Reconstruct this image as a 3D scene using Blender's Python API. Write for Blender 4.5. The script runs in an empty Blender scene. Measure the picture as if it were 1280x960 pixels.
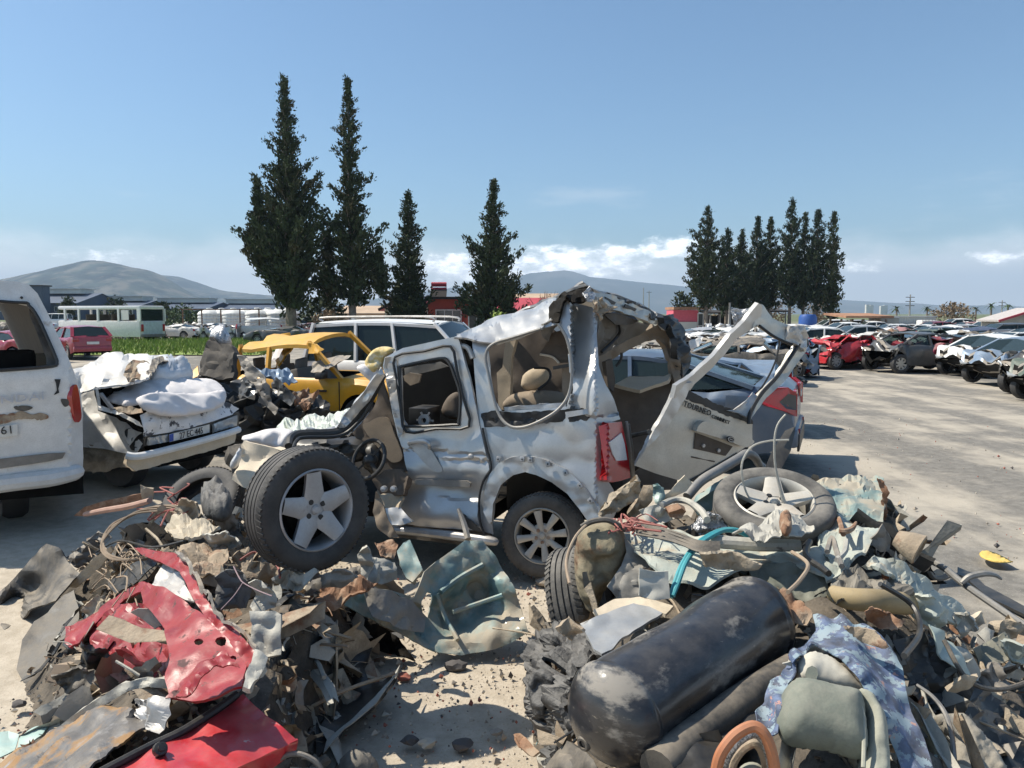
import bpy, bmesh, math, random
import numpy as np
from mathutils import Vector, Matrix, noise
from mathutils.geometry import delaunay_2d_cdt

sc = bpy.context.scene
COL = sc.collection
V = Vector
F, CX, CY, HZ, CAMH = 980.0, 640.0, 480.0, 392.0, 2.0
PITCH = math.atan((CY - HZ) / F)
CAMPOS = V((0, 0, CAMH))
_c, _s = math.cos(PITCH), math.sin(PITCH)


def ray(px, py):
    x, y = (px - CX) / F, -(py - CY) / F
    return V((x, _c + y * _s, -_s + y * _c))


def P(px, py, d):                      # the point seen at a photo position, d metres ahead
    r = ray(px, py)
    return CAMPOS + r * (d / r.y)


def G(px, py, z=0.0):                  # the same, on the level z
    r = ray(px, py)
    return CAMPOS + r * ((z - CAMH) / r.z)


class VPlane:                          # an upright (or leaning) plane through p with horizontal direction u
    def __init__(self, p, u, lean=0.0):
        self.p = V(p); self.u = V((u[0], u[1], 0)).normalized()
        n = V((self.u.y, -self.u.x, 0))
        if n.y > 0: n = -n
        self.n = (n * math.cos(lean) + V((0, 0, 1)) * math.sin(lean)).normalized()

    def d(self, px, py, off=0.0):      # distance ahead; off pushes away from the viewer along the normal
        r = ray(px, py)
        t = (self.p - self.n * off - CAMPOS).dot(self.n) / r.dot(self.n)
        return t * r.y

    def at(self, px, py, off=0.0):
        return P(px, py, self.d(px, py, off))

    def f(self, off=0.0):
        return lambda x, y: self.d(x, y, off)


# ------------------------------------------------------------------ scene graph
def tag(o, label=None, cat=None, group=None, kind=None):
    if label: o['label'] = label
    if cat: o['category'] = cat
    if group: o['group'] = group
    if kind: o['kind'] = kind
    return o


def thing(name, label, cat, loc=(0, 0, 0), rz=0.0, group=None):
    o = bpy.data.objects.new(name, None)
    o.empty_display_size = 0.2
    COL.objects.link(o)
    o.location = loc
    o.rotation_euler = (0, 0, rz)
    return tag(o, label, cat, group)


def wloc(o):
    l = V((0, 0, 0))
    while o is not None:
        l = l + V(o.location); o = o.parent
    return l


def link(name, verts, faces, mats, parent=None, fmat=None, smooth=True, local=False, angle=None):
    """one mesh object; world coordinates unless local"""
    me = bpy.data.meshes.new(name)
    vs = [V(v) for v in verts]
    if local:
        org = V((0, 0, 0))
    elif parent is not None:
        org = wloc(parent)
    else:
        n = max(1, len(vs))
        org = V((sum(v.x for v in vs) / n, sum(v.y for v in vs) / n, min(v.z for v in vs)))
    me.from_pydata([v - org for v in vs], [], [tuple(f) for f in faces])
    if not isinstance(mats, (list, tuple)): mats = [mats]
    for m in mats: me.materials.append(m)
    if fmat: me.polygons.foreach_set('material_index', list(fmat))
    me.polygons.foreach_set('use_smooth', [bool(smooth)] * len(me.polygons))
    me.update()
    if smooth and angle is not None:
        me.set_sharp_from_angle(angle=math.radians(angle))
    o = bpy.data.objects.new(name, me)
    COL.objects.link(o)
    if parent is not None:
        o.parent = parent
    elif not local:
        o.location = org
    return o


class MB:                              # a bag of faces that becomes one mesh
    def __init__(self):
        self.v, self.f, self.m = [], [], []

    def add(self, vs, fs, m=0):
        b = len(self.v)
        self.v += [V(x) for x in vs]
        self.f += [tuple(b + i for i in f) for f in fs]
        self.m += [m] * len(fs)
        return self

    def box(self, c, size, rot=None, m=0, bev=0.0):
        bm = bmesh.new()
        bmesh.ops.create_cube(bm, size=1)
        for v in bm.verts: v.co = V((v.co.x * size[0], v.co.y * size[1], v.co.z * size[2]))
        if bev: bmesh.ops.bevel(bm, geom=bm.edges[:], offset=bev, segments=2, affect='EDGES', profile=.6)
        R = rot if rot is not None else Matrix.Identity(3)
        bm.verts.index_update()
        self.add([R @ v.co + V(c) for v in bm.verts], [[v.index for v in f.verts] for f in bm.faces], m)
        bm.free()
        return self

    def bar(self, a, b, w, h, up=(0, 0, 1), m=0, bev=0.0):
        a, b = V(a), V(b); x = (b - a); L = x.length; x.normalize()
        y = V(up).cross(x)
        if y.length < 1e-4: y = V((0, 1, 0)).cross(x)
        y.normalize(); z = x.cross(y)
        R = Matrix((x, y, z)).transposed()
        return self.box((a + b) / 2, (L, w, h), R, m, bev)

    def tube(self, pts, r, n=8, m=0, cap=True, sm=4, closed=False):
        pts = [V(p) for p in pts]
        rs = r if isinstance(r, (list, tuple)) else [r] * len(pts)
        if sm and len(pts) > 2: pts, rs = catmull(pts, rs, sm, closed)
        N = len(pts); ring = []
        nrm = None
        for i, p in enumerate(pts):
            a = pts[(i - 1) % N] if (closed or i > 0) else p
            b = pts[(i + 1) % N] if (closed or i < N - 1) else p
            t = (b - a)
            if t.length < 1e-9: t = V((0, 0, 1))
            t.normalize()
            if nrm is None:
                nrm = t.cross(V((0, 0, 1)))
                if nrm.length < .1: nrm = t.cross(V((0, 1, 0)))
            nrm = (nrm - t * nrm.dot(t)).normalized(); bn = t.cross(nrm)
            ring.append([p + (nrm * math.cos(2 * math.pi * k / n) + bn * math.sin(2 * math.pi * k / n)) * rs[i] for k in range(n)])
        vs = [v for q in ring for v in q]
        fs = []
        for i in range(N if closed else N - 1):
            j = (i + 1) % N
            for k in range(n):
                fs.append((i * n + k, i * n + (k + 1) % n, j * n + (k + 1) % n, j * n + k))
        if cap and not closed:
            fs += [tuple(range(n))[::-1], tuple((N - 1) * n + k for k in range(n))]
        return self.add(vs, fs, m)

    def lathe(self, prof, c=(0, 0, 0), axis=(0, 0, 1), n=24, m=0, closed=False, a0=0.0, a1=None, cap=False):
        """prof: (radius, height along axis)"""
        ax = V(axis).normalized()
        u = ax.orthogonal().normalized(); w = ax.cross(u); c = V(c)
        full = a1 is None
        steps = n if full else n + 1
        vs, fs = [], []
        for k in range(steps):
            t = a0 + (2 * math.pi if full else (a1 - a0)) * k / n
            e = u * math.cos(t) + w * math.sin(t)
            for r, h in prof: vs.append(c + e * r + ax * h)
        q = len(prof)
        for k in range(n):
            k2 = (k + 1) % steps
            for i in range(q if closed else q - 1):
                i2 = (i + 1) % q
                fs.append((k * q + i, k2 * q + i, k2 * q + i2, k * q + i2))
        if cap:
            if prof[0][0] > 1e-6: fs.append(tuple(k * q for k in range(steps))[::-1])
            if prof[-1][0] > 1e-6: fs.append(tuple(k * q + q - 1 for k in range(steps)))
        return self.add(vs, fs, m)

    def ball(self, c, r, sub=2, m=0, amp=0.0, freq=3.0, seed=0.0, R=None):
        bm = bmesh.new()
        bmesh.ops.create_icosphere(bm, subdivisions=sub, radius=1)
        r = r if isinstance(r, (tuple, list)) else (r, r, r)
        bm.verts.index_update()
        vs = []
        for v in bm.verts:
            p = v.co.copy()
            k = 1 + amp * noise.noise(p * freq + V((seed, seed * .7, -seed)))
            q = V((p.x * r[0], p.y * r[1], p.z * r[2])) * k
            if R is not None: q = R @ q
            vs.append(q + V(c))
        self.add(vs, [[v.index for v in f.verts] for f in bm.faces], m)
        bm.free()
        return self

    def map(self, fn):
        self.v = [V(fn(v)) for v in self.v]
        return self

    def build(self, name, mats, parent=None, smooth=True, local=False, angle=35):
        return link(name, self.v, self.f, mats, parent, self.m, smooth, local, angle)


def catmull(pts, rs, sm, closed=False):
    N = len(pts); o, q = [], []
    seg = N if closed else N - 1
    for i in range(seg):
        if closed: p0, p1, p2, p3 = pts[(i - 1) % N], pts[i], pts[(i + 1) % N], pts[(i + 2) % N]
        else: p0, p1, p2, p3 = pts[max(0, i - 1)], pts[i], pts[i + 1], pts[min(N - 1, i + 2)]
        r1, r2 = rs[i], rs[(i + 1) % N]
        for k in range(sm):
            t = k / sm
            o.append(.5 * ((2 * p1) + (p2 - p0) * t + (2 * p0 - 5 * p1 + 4 * p2 - p3) * t * t + (3 * p1 - p0 - 3 * p2 + p3) * t ** 3))
            q.append(r1 + (r2 - r1) * t)
    if not closed: o.append(pts[-1]); q.append(rs[-1])
    return o, q


def inside(poly, X, Y):
    r = np.zeros(X.shape, bool); n = len(poly)
    for i in range(n):
        x1, y1 = poly[i]; x2, y2 = poly[(i + 1) % n]
        c = ((y1 > Y) != (y2 > Y)) & (X < (x2 - x1) * (Y - y1) / ((y2 - y1) or 1e-9) + x1)
        r ^= c
    return r


def fbm(p, o=3):
    a, s, k = 0, 1.0, 1.0
    for i in range(o):
        a += s * noise.noise(p * k); s *= .5; k *= 2.07
    return a


def crumple(p, amp, fold, freq, seed):
    q = p * freq + V((seed * 3.1, seed * 1.7, -seed * 2.3))
    d = amp * fbm(q)
    if fold:
        a = noise.noise(q * .8 + V((11, 3, 7))); b = noise.noise(q * 1.9 + V((5, 1, 9)))
        d += fold * ((abs(a) * 2 - .5) + .6 * (abs(b) * 2 - .5))
    return d


def sheet(name, out, mat, parent=None, d=None, holes=(), ctrl=(), step=None, amp=0.0, fold=0.0, freq=5.0, thick=0.004,
          jag=0.0, seed=0, smooth=True, curve=False, angle=19, disp=None, back=None):
    """A piece of sheet material with a real outline, depth, thickness and dents. out: (px, py[, distance])"""
    rnd = random.Random(hash((name, seed, len(out))) & 0xffff if False else seed * 7919 + len(out) * 31 + len(name))
    def dep(p):
        if len(p) > 2: return p[2]
        return d(p[0], p[1]) if callable(d) else d
    ct = [(p[0], p[1], 1.0 / dep(p)) for p in list(out) + list(ctrl)]
    for h in holes: ct += [(p[0], p[1], 1.0 / dep(p)) for p in h if len(p) > 2 or d is not None]
    C = np.array(ct, float)
    A = np.c_[np.ones(len(C)), C[:, 0] - 640, C[:, 1] - 480]
    sol, *_ = np.linalg.lstsq(A, C[:, 2], rcond=None)
    res = C[:, 2] - A @ sol
    flat = callable(d) and all(len(p) == 2 for p in list(out) + list(ctrl))
    if curve:
        o3 = [V((p[0], p[1], 0)) for p in out]
        o3, _ = catmull(o3, [0] * len(o3), 4, True)
        poly = [(p.x, p.y) for p in o3]
    else: poly = [(p[0], p[1]) for p in out]
    hp = []
    for h in holes:
        hp.append([(p[0], p[1]) for p in h])
    xs = [p[0] for p in poly]; ys = [p[1] for p in poly]
    area = abs(sum(poly[i][0] * poly[(i + 1) % len(poly)][1] - poly[(i + 1) % len(poly)][0] * poly[i][1] for i in range(len(poly)))) / 2
    if step is None: step = max(2.2, min(9.0, math.sqrt(area) / 20))

    def resample(pl, jg):
        o = []
        for i in range(len(pl)):
            a, b = pl[i], pl[(i + 1) % len(pl)]
            L = math.hypot(b[0] - a[0], b[1] - a[1]); n = max(1, int(round(L / step)))
            for k in range(n):
                t = k / n
                j = jg if k else 0
                o.append((a[0] + (b[0] - a[0]) * t + rnd.uniform(-j, j), a[1] + (b[1] - a[1]) * t + rnd.uniform(-j, j)))
        return o
    bd = resample(poly, jag); hb = [resample(h, jag) for h in hp]
    gx, gy = np.meshgrid(np.arange(min(xs) + step * .5, max(xs), step), np.arange(min(ys) + step * .5, max(ys), step * .87))
    gx = gx + (np.arange(gx.shape[0])[:, None] % 2) * step * .5
    rs = np.random.RandomState(seed + 5)
    gx = (gx + rs.uniform(-.2, .2, gx.shape) * step).ravel(); gy = (gy + rs.uniform(-.2, .2, gy.shape) * step).ravel()
    ok = inside(bd, gx, gy)
    for h in hb: ok &= ~inside(h, gx, gy)
    B = np.array(bd + [p for h in hb for p in h])
    gx, gy = gx[ok], gy[ok]
    if len(gx):
        dm = np.sqrt(((gx[:, None] - B[None, :, 0]) ** 2 + (gy[:, None] - B[None, :, 1]) ** 2).min(axis=1))
        k = dm > step * .5
        gx, gy = gx[k], gy[k]
    pts = list(bd); edges = [(i, (i + 1) % len(bd)) for i in range(len(bd))]
    for h in hb:
        b = len(pts); pts += h; edges += [(b + i, b + (i + 1) % len(h)) for i in range(len(h))]
    pts += list(zip(gx, gy))
    vo, eo, fo, *_ = delaunay_2d_cdt([V((float(a), float(b))) for a, b in pts], edges, [], 0, 1e-4)
    if fo:
        cx = np.array([sum(vo[i].x for i in f) / len(f) for f in fo]); cy = np.array([sum(vo[i].y for i in f) / len(f) for f in fo])
        keep = inside(bd, cx, cy)
        for h in hb: keep &= ~inside(h, cx, cy)
        fo = [f for f, k in zip(fo, keep) if k]
    used = sorted({i for f in fo for i in f}); ren = {u: i for i, u in enumerate(used)}
    W = []
    for u in used:
        x, y = vo[u].x, vo[u].y
        if flat: W.append(P(x, y, d(x, y))); continue
        w = 1.0 / (((C[:, 0] - x) ** 2 + (C[:, 1] - y) ** 2) ** 1.25 + 1e-3)
        inv = sol[0] + sol[1] * (x - 640) + sol[2] * (y - 480) + float((w * res).sum() / w.sum())
        W.append(P(x, y, 1.0 / max(inv, 1e-3)))
    fs = []
    for f in fo:
        f = [ren[i] for i in f]
        n = (W[f[1]] - W[f[0]]).cross(W[f[2]] - W[f[0]])
        if n.dot(W[f[0]] - CAMPOS) > 0: f = f[::-1]
        fs.append(f)
    return finish_sheet(name, W, fs, mat, parent, amp, fold, freq, thick, seed, smooth, angle, disp, back)


def vnormals(W, fs):
    N = [V((0, 0, 0)) for _ in W]
    for f in fs:
        n = (W[f[1]] - W[f[0]]).cross(W[f[2]] - W[f[0]])
        for i in f: N[i] += n
    return [n.normalized() if n.length > 1e-12 else V((0, -1, 0)) for n in N]


def finish_sheet(name, W, fs, mat, parent=None, amp=0, fold=0, freq=5, thick=.004, seed=0, smooth=True, angle=40, disp=None, back=None, local=False):
    if amp or fold or disp:
        N = vnormals(W, fs)
        W = [w + n * (crumple(w, amp, fold, freq, seed) + (disp(w) if disp else 0)) for w, n in zip(W, N)]
    fm = [0] * len(fs)
    if thick:
        N = vnormals(W, fs); n0 = len(W)
        edge = {}
        for f in fs:
            for i in range(len(f)):
                a, b = f[i], f[(i + 1) % len(f)]
                if (b, a) in edge: del edge[(b, a)]
                else: edge[(a, b)] = 1
        F2 = [tuple(n0 + i for i in reversed(f)) for f in fs]
        side = [(b, a, n0 + a, n0 + b) for a, b in edge]
        W = W + [w - n * thick for w, n in zip(W, N)]
        fm = [0] * len(fs) + [1 if back else 0] * len(F2) + [0] * len(side)
        fs = list(fs) + F2 + side
    mats = [mat, back] if back else [mat]
    return link(name, W, fs, mats, parent, fm, smooth, local, angle)


def text_mesh(name, s, size, mat, parent, org, xdir, ydir, depth=.003, font_scale_x=1.0):
    """raised lettering in a plane"""
    cu = bpy.data.curves.new(name, 'FONT')
    cu.body = s; cu.size = size; cu.extrude = depth; cu.align_x = 'CENTER'; cu.align_y = 'CENTER'; cu.resolution_u = 2
    to = bpy.data.objects.new('tmp_text', cu)
    COL.objects.link(to)
    dg = bpy.context.evaluated_depsgraph_get(); dg.update()
    me = bpy.data.meshes.new_from_object(to.evaluated_get(dg))
    x = V(xdir).normalized(); y = V(ydir); y = (y - x * y.dot(x)).normalized(); z = x.cross(y)
    vs = [V(org) + x * v.co.x * font_scale_x + y * v.co.y + z * v.co.z for v in me.vertices]
    fs = [tuple(p.vertices) for p in me.polygons]
    bpy.data.objects.remove(to); bpy.data.meshes.remove(me)
    return link(name, vs, fs, mat, parent, smooth=False)


# ------------------------------------------------------------------ materials
def mthr(N, Lk, x, k):
    m = N.new('ShaderNodeMath'); m.operation = 'MULTIPLY'; Lk.new(x, m.inputs[0]); m.inputs[1].default_value = k
    return m.outputs[0]


def M(name, col, rough=.5, metal=0.0, dust=0.0, dustcol=(.40, .335, .25), var=.12, vscale=6.0, bump=0.0, bscale=40.0, coat=0.0,
      col2=None, mix2=.5, scale2=4.0, sharp2=.08, rough2=None, spec=.5, col3=None, mix3=.5, scale3=9.0, sheen=0.0, dmin=.15, stretch=None, grain=.3):
    m = bpy.data.materials.new(name); m.use_nodes = True
    nt = m.node_tree; N = nt.nodes; Lk = nt.links
    N.clear()
    out = N.new('ShaderNodeOutputMaterial'); b = N.new('ShaderNodeBsdfPrincipled')
    Lk.new(b.outputs[0], out.inputs[0])
    tc = N.new('ShaderNodeTexCoord')
    src = tc.outputs['Object']
    if stretch:
        mp = N.new('ShaderNodeMapping'); mp.inputs['Scale'].default_value = stretch; Lk.new(src, mp.inputs[0]); src = mp.outputs[0]

    def nz(scale, detail=4, rough_=.6):
        n = N.new('ShaderNodeTexNoise'); n.inputs['Scale'].default_value = scale; n.inputs['Detail'].default_value = detail
        n.inputs['Roughness'].default_value = rough_; Lk.new(src, n.inputs['Vector']); return n.outputs[0]

    def ramp(x, a, c):
        r = N.new('ShaderNodeMapRange'); r.interpolation_type = 'SMOOTHSTEP'
        r.inputs['From Min'].default_value = a; r.inputs['From Max'].default_value = c; Lk.new(x, r.inputs[0]); return r.outputs[0]

    def mix(f, A, B_):
        x = N.new('ShaderNodeMix'); x.data_type = 'RGBA'
        if isinstance(f, float): x.inputs[0].default_value = f
        else: Lk.new(f, x.inputs[0])
        for i, c in ((6, A), (7, B_)):
            if isinstance(c, tuple): x.inputs[i].default_value = (*c, 1)
            else: Lk.new(c, x.inputs[i])
        return x.outputs[2]

    def fmix(f, A, B_):
        x = N.new('ShaderNodeMix'); x.data_type = 'FLOAT'; Lk.new(f, x.inputs[0])
        for i, c in ((2, A), (3, B_)):
            if isinstance(c, (int, float)): x.inputs[i].default_value = c
            else: Lk.new(c, x.inputs[i])
        return x.outputs[0]

    lo = tuple(max(0, c * (1 - var)) for c in col); hi = tuple(min(1, c * (1 + var)) for c in col)
    cur = mix(ramp(nz(vscale), .3, .7), lo, hi)
    if grain:
        lum = sum(cur_ for cur_ in col) / 3; cur = mix(mthr(N, Lk, ramp(nz(95.0, 3, .75), .42, .72), grain), cur, tuple(.35 * c + .25 * max(lum, .09) for c in col))
    rg, mt = rough, metal
    if col2:
        k = ramp(nz(scale2, 6, .65), mix2 - sharp2, mix2 + sharp2)
        cur = mix(k, cur, col2); rg = fmix(k, rg, rough2 if rough2 is not None else .8)
        if metal: mt = fmix(k, mt, 0.0)
    if col3:
        k = ramp(nz(scale3, 6, .65), mix3 - sharp2, mix3 + sharp2)
        cur = mix(k, cur, col3)
    if dust:
        g = N.new('ShaderNodeNewGeometry'); sx = N.new('ShaderNodeSeparateXYZ'); Lk.new(g.outputs['Normal'], sx.inputs[0])
        up = N.new('ShaderNodeMapRange'); up.inputs['From Min'].default_value = -.3; up.inputs['From Max'].default_value = .9
        up.inputs['To Min'].default_value = dmin; Lk.new(sx.outputs[2], up.inputs[0])
        k = ramp(nz(7.0, 6, .7), .25, .75)
        mm = N.new('ShaderNodeMath'); mm.operation = 'MULTIPLY'; Lk.new(k, mm.inputs[0]); Lk.new(up.outputs[0], mm.inputs[1])
        m2 = N.new('ShaderNodeMath'); m2.operation = 'MULTIPLY'; m2.use_clamp = True; Lk.new(mm.outputs[0], m2.inputs[0]); m2.inputs[1].default_value = dust * .8
        cur = mix(m2.outputs[0], cur, dustcol); rg = fmix(m2.outputs[0], rg, .95); mt = fmix(m2.outputs[0], mt, 0.0) if (metal or not isinstance(mt, (int, float))) else mt
    Lk.new(cur, b.inputs['Base Color'])
    for sock, v in (('Roughness', rg), ('Metallic', mt)):
        if isinstance(v, (int, float)): b.inputs[sock].default_value = v
        else: Lk.new(v, b.inputs[sock])
    b.inputs['Specular IOR Level'].default_value = spec
    if coat: b.inputs['Coat Weight'].default_value = coat; b.inputs['Coat Roughness'].default_value = .12
    if sheen: b.inputs['Sheen Weight'].default_value = sheen
    if bump:
        bp = N.new('ShaderNodeBump'); bp.inputs['Strength'].default_value = bump; bp.inputs['Distance'].default_value = .02
        Lk.new(nz(bscale, 5, .6), bp.inputs['Height']); Lk.new(bp.outputs[0], b.inputs['Normal'])
    m['bsdf'] = b.name
    m.diffuse_color = (*col, 1)
    return m


def glassmat(name, tint=(.5, .6, .58), opac=.45, rough=.06):
    m = bpy.data.materials.new(name); m.use_nodes = True
    nt = m.node_tree; N = nt.nodes; Lk = nt.links; N.clear()
    out = N.new('ShaderNodeOutputMaterial'); mx = N.new('ShaderNodeMixShader'); t = N.new('ShaderNodeBsdfTransparent'); p = N.new('ShaderNodeBsdfPrincipled')
    t.inputs[0].default_value = (*tint, 1)
    p.inputs['Base Color'].default_value = (.03, .045, .045, 1); p.inputs['Roughness'].default_value = rough
    lw = N.new('ShaderNodeLayerWeight'); lw.inputs[0].default_value = .25
    mr = N.new('ShaderNodeMapRange'); mr.inputs['To Min'].default_value = opac; mr.inputs['To Max'].default_value = .97; Lk.new(lw.outputs['Fresnel'], mr.inputs[0])
    Lk.new(mr.outputs[0], mx.inputs[0]); Lk.new(t.outputs[0], mx.inputs[1]); Lk.new(p.outputs[0], mx.inputs[2]); Lk.new(mx.outputs[0], out.inputs[0])
    return m
DUSTC = (.42, .36, .28)
silver = M('silver_paint', (.50, .50, .49), .33, .55, dust=.25, var=.05, coat=.25, bump=.05, bscale=14, grain=.2)
silver_dirty = M('silver_dirty', (.50, .49, .47), .42, .55, dust=.7, var=.12, bump=.1, bscale=30, col2=(.16, .14, .12), mix2=.66, sharp2=.04)
silver_shaded = M('silver_shade', (.50, .48, .43), .4, .55, dust=.4, var=.08, bump=.05, bscale=20)  # silver again, with the beige of its shaded rear faces in the colour
white = M('white_paint', (.78, .78, .76), .38, 0, dust=.35, var=.05, coat=.3)
white_dirty = M('white_dirty', (.74, .73, .70), .45, 0, dust=.5, var=.08, col2=(.33, .25, .17), mix2=.68, sharp2=.07, scale2=3, bump=.06)
white_chip = M('white_chipped', (.74, .75, .77), .35, 0, dust=.2, var=.05, col2=(.07, .075, .09), mix2=.57, sharp2=.02, scale2=5, bump=.08)
red = M('red_paint', (.50, .012, .022), .34, 0, dust=.3, dustcol=(.5, .3, .26), var=.18, coat=.35, bump=.08, bscale=12, col2=(.55, .36, .32), mix2=.665, sharp2=.02, scale2=12)
red_prime = M('red_inner', (.27, .008, .014), .36, 0, dust=.24, dustcol=(.42, .23, .19), var=.2, bump=.12, bscale=25, col2=(.07, .03, .03), mix2=.62, sharp2=.03, scale2=9, col3=(.42, .30, .26), mix3=.69, scale3=14)
maroon = M('maroon_paint', (.20, .012, .03), .3, 0, dust=.2, coat=.4)
darkred = M('crimson_paint', (.33, .015, .04), .28, 0, dust=.15, coat=.5)
yellow = M('yellow_paint', (.74, .36, .012), .4, 0, dust=.25, var=.08, coat=.2, col2=(.35, .22, .10), mix2=.74, sharp2=.04)
yellow_roof = M('yellow_roof_paint', (.70, .37, .03), .5, 0, dust=.5, var=.1)
greyblue = M('grey_blue_paint', (.085, .125, .185), .32, .35, dust=.22, var=.06, coat=.3)
blue_pale = M('pale_blue_paint', (.22, .30, .40), .35, .3, dust=.25)
darkgrey = M('dark_grey_paint', (.06, .065, .07), .35, .2, dust=.3, coat=.3)
black_paint = M('black_paint', (.018, .019, .022), .3, 0, dust=.25, coat=.4)
navy = M('navy_paint', (.025, .04, .085), .3, 0, dust=.25, coat=.3)
teal = M('teal_paint', (.15, .27, .27), .4, .1, dust=.8, dustcol=(.44, .42, .35), var=.2, bump=.15, bscale=22, col2=(.30, .27, .20), mix2=.56, sharp2=.08, scale2=6, coat=.1)
teal_bright = M('teal_chip', (.17, .30, .30), .36, .2, dust=.7, var=.3, col2=(.38, .34, .26), mix2=.51, sharp2=.12, scale2=5, bump=.12, coat=.15)
teal_dust = M('teal_mud', (.38, .43, .39), .6, 0, dust=.8, dustcol=(.47, .43, .34), var=.14, bump=.25, bscale=26, col2=(.38, .31, .22), mix2=.6, sharp2=.06, scale2=8)
bare = M('bare_metal', (.42, .42, .42), .45, .8, dust=.5, var=.15, bump=.1)
greymetal = M('grey_metal', (.21, .20, .185), .55, .3, dust=1.0, var=.2, bump=.2, bscale=30, col2=(.20, .12, .07), mix2=.64, sharp2=.06)
palemetal = M('pale_metal', (.40, .39, .35), .6, .2, dust=.7, dustcol=(.47, .43, .34), var=.16, bump=.25, bscale=35, col2=(.12, .11, .10), mix2=.66, sharp2=.04, scale2=9)
darkmetal = M('dark_metal', (.065, .062, .058), .55, .3, dust=.7, var=.25, bump=.2)
rust = M('rusty_metal', (.24, .115, .06), .8, 0, dust=.7, dustcol=(.42, .31, .21), var=.3, vscale=14, bump=.35, bscale=45, col2=(.30, .24, .18), mix2=.56, scale2=7)
rustmud = M('mud_rust', (.34, .265, .185), .9, 0, dust=.6, var=.3, vscale=9, bump=.5, bscale=28, col2=(.20, .09, .045), mix2=.58, scale2=8)
mud = M('dry_mud', (.40, .33, .24), .95, 0, dust=.6, var=.25, vscale=10, bump=.5, bscale=30)
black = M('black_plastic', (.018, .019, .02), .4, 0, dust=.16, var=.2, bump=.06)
blackdust = M('dusty_black_plastic', (.035, .036, .037), .55, 0, dust=.75, var=.2, bump=.12)
burnt = M('burnt_plastic', (.05, .05, .05), .62, 0, dust=.7, dustcol=(.30, .28, .25), var=.4, vscale=14, bump=.7, bscale=22)
rubber = M('tyre_rubber', (.022, .022, .023), .68, 0, dust=.55, dustcol=(.22, .205, .185), var=.2, bump=.12)
rubberdust = M('dusty_tyre_rubber', (.06, .058, .055), .8, 0, dust=.8, dustcol=(.30, .275, .235), var=.25, bump=.2)
alloy = M('alloy_rim', (.37, .38, .40), .45, .5, dust=.6, var=.12, bump=.06, col2=(.16, .15, .14), mix2=.68)
alloy_light = M('pale_alloy_rim', (.50, .48, .43), .5, .25, dust=.8, var=.1, col2=(.34, .26, .2), mix2=.66)
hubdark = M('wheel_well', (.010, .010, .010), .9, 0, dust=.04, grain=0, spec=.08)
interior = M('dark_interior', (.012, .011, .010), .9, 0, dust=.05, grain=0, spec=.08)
tan = M('tan_trim', (.24, .185, .13), .8, 0, dust=.25, var=.1, bump=.05)
tan_light = M('pale_tan_trim', (.47, .375, .26), .75, 0, dust=.3, var=.08, bump=.05)
cream = M('cream_trim', (.62, .53, .40), .65, 0, dust=.3, var=.06)
tan_dark = M('brown_trim', (.105, .08, .06), .85, 0, dust=.2, var=.14, bump=.06)
greytrim = M('grey_trim', (.13, .12, .105), .8, 0, dust=.2, var=.1)
clothwhite = M('white_cloth', (.70, .665, .65), .9, 0, var=.05, sheen=.1, bump=.12, bscale=6, grain=.1)
clothyellow = M('yellow_cloth', (.66, .50, .20), .9, 0, var=.14, sheen=.2, bump=.2, bscale=60, col2=(.72, .66, .50), mix2=.55, scale2=14)
cloth_pat = M('patterned_cloth', (.07, .105, .185), .9, 0, var=.6, vscale=16, col2=(.22, .30, .35), mix2=.52, sharp2=.012, scale2=19, col3=(.42, .22, .19), mix3=.64, scale3=15, dust=.3, bump=.1)
seatcloth = M('grey_seat_cloth', (.30, .31, .25), .9, 0, dust=.8, dustcol=(.44, .40, .32), var=.12, bump=.12, bscale=50)
seatdark = M('green_grey_seat_cloth', (.15, .17, .14), .85, 0, dust=.6, dustcol=(.42, .38, .30), var=.15, bump=.12, bscale=60)
whitebag = M('plastic_bag', (.62, .63, .64), .25, 0, var=.1, bump=.1, coat=.3)
shatter = M('shattered_glass', (.52, .60, .53), .35, 0, var=.25, vscale=40, dust=.4, bump=.6, bscale=90, col2=(.72, .74, .70), mix2=.5, scale2=30)
plate = M('plate_white', (.72, .71, .66), .5, 0, dust=.3)
plate_blue = M('plate_blue', (.02, .07, .35), .5, 0, dust=.2)
ink = M('black_lettering', (.015, .015, .015), .5, 0)
ghost = M('ghost_lettering', (.50, .52, .56), .5, 0)
taillens = M('red_lens', (.36, .006, .012), .16, 0, dust=.12, var=.1, coat=.6)
clearlens = M('clear_lens', (.62, .60, .58), .2, 0, dust=.25, coat=.4)
lampglass = M('headlamp_glass', (.45, .47, .48), .15, .3, dust=.3)
orange = M('orange_plastic', (.42, .15, .06), .5, 0, dust=.35, var=.15)
cable_teal = M('teal_cable', (.03, .30, .34), .5, 0, dust=.2, var=.15)
wirered = M('red_wire', (.30, .07, .06), .6, 0, dust=.4)
wirebrown = M('brown_wire', (.30, .22, .15), .8, 0, dust=.6)
pipegrey = M('exhaust_pipe', (.24, .24, .235), .5, .5, dust=.5, var=.15, bump=.08)
tankblack = M('black_tank_paint', (.012, .014, .019), .27, 0, dust=.2, dustcol=(.36, .32, .27), var=.3, bump=.12, bscale=7, col2=(.24, .22, .19), mix2=.58, sharp2=.06, scale2=4.0, rough2=.8, coat=.25, dmin=.1, stretch=(1, 1, 2.2), col3=(.16, .145, .12), mix3=.68, scale3=26)
stonem = M('stone', (.36, .31, .25), .95, 0, var=.25, bump=.3)
glass = glassmat('car_glass')
glass_dark = glassmat('dark_car_glass', (.35, .5, .45), .62)
foil = M('foil', (.55, .55, .56), .25, .6, dust=.2, var=.3, bump=.8, bscale=60)
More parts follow.
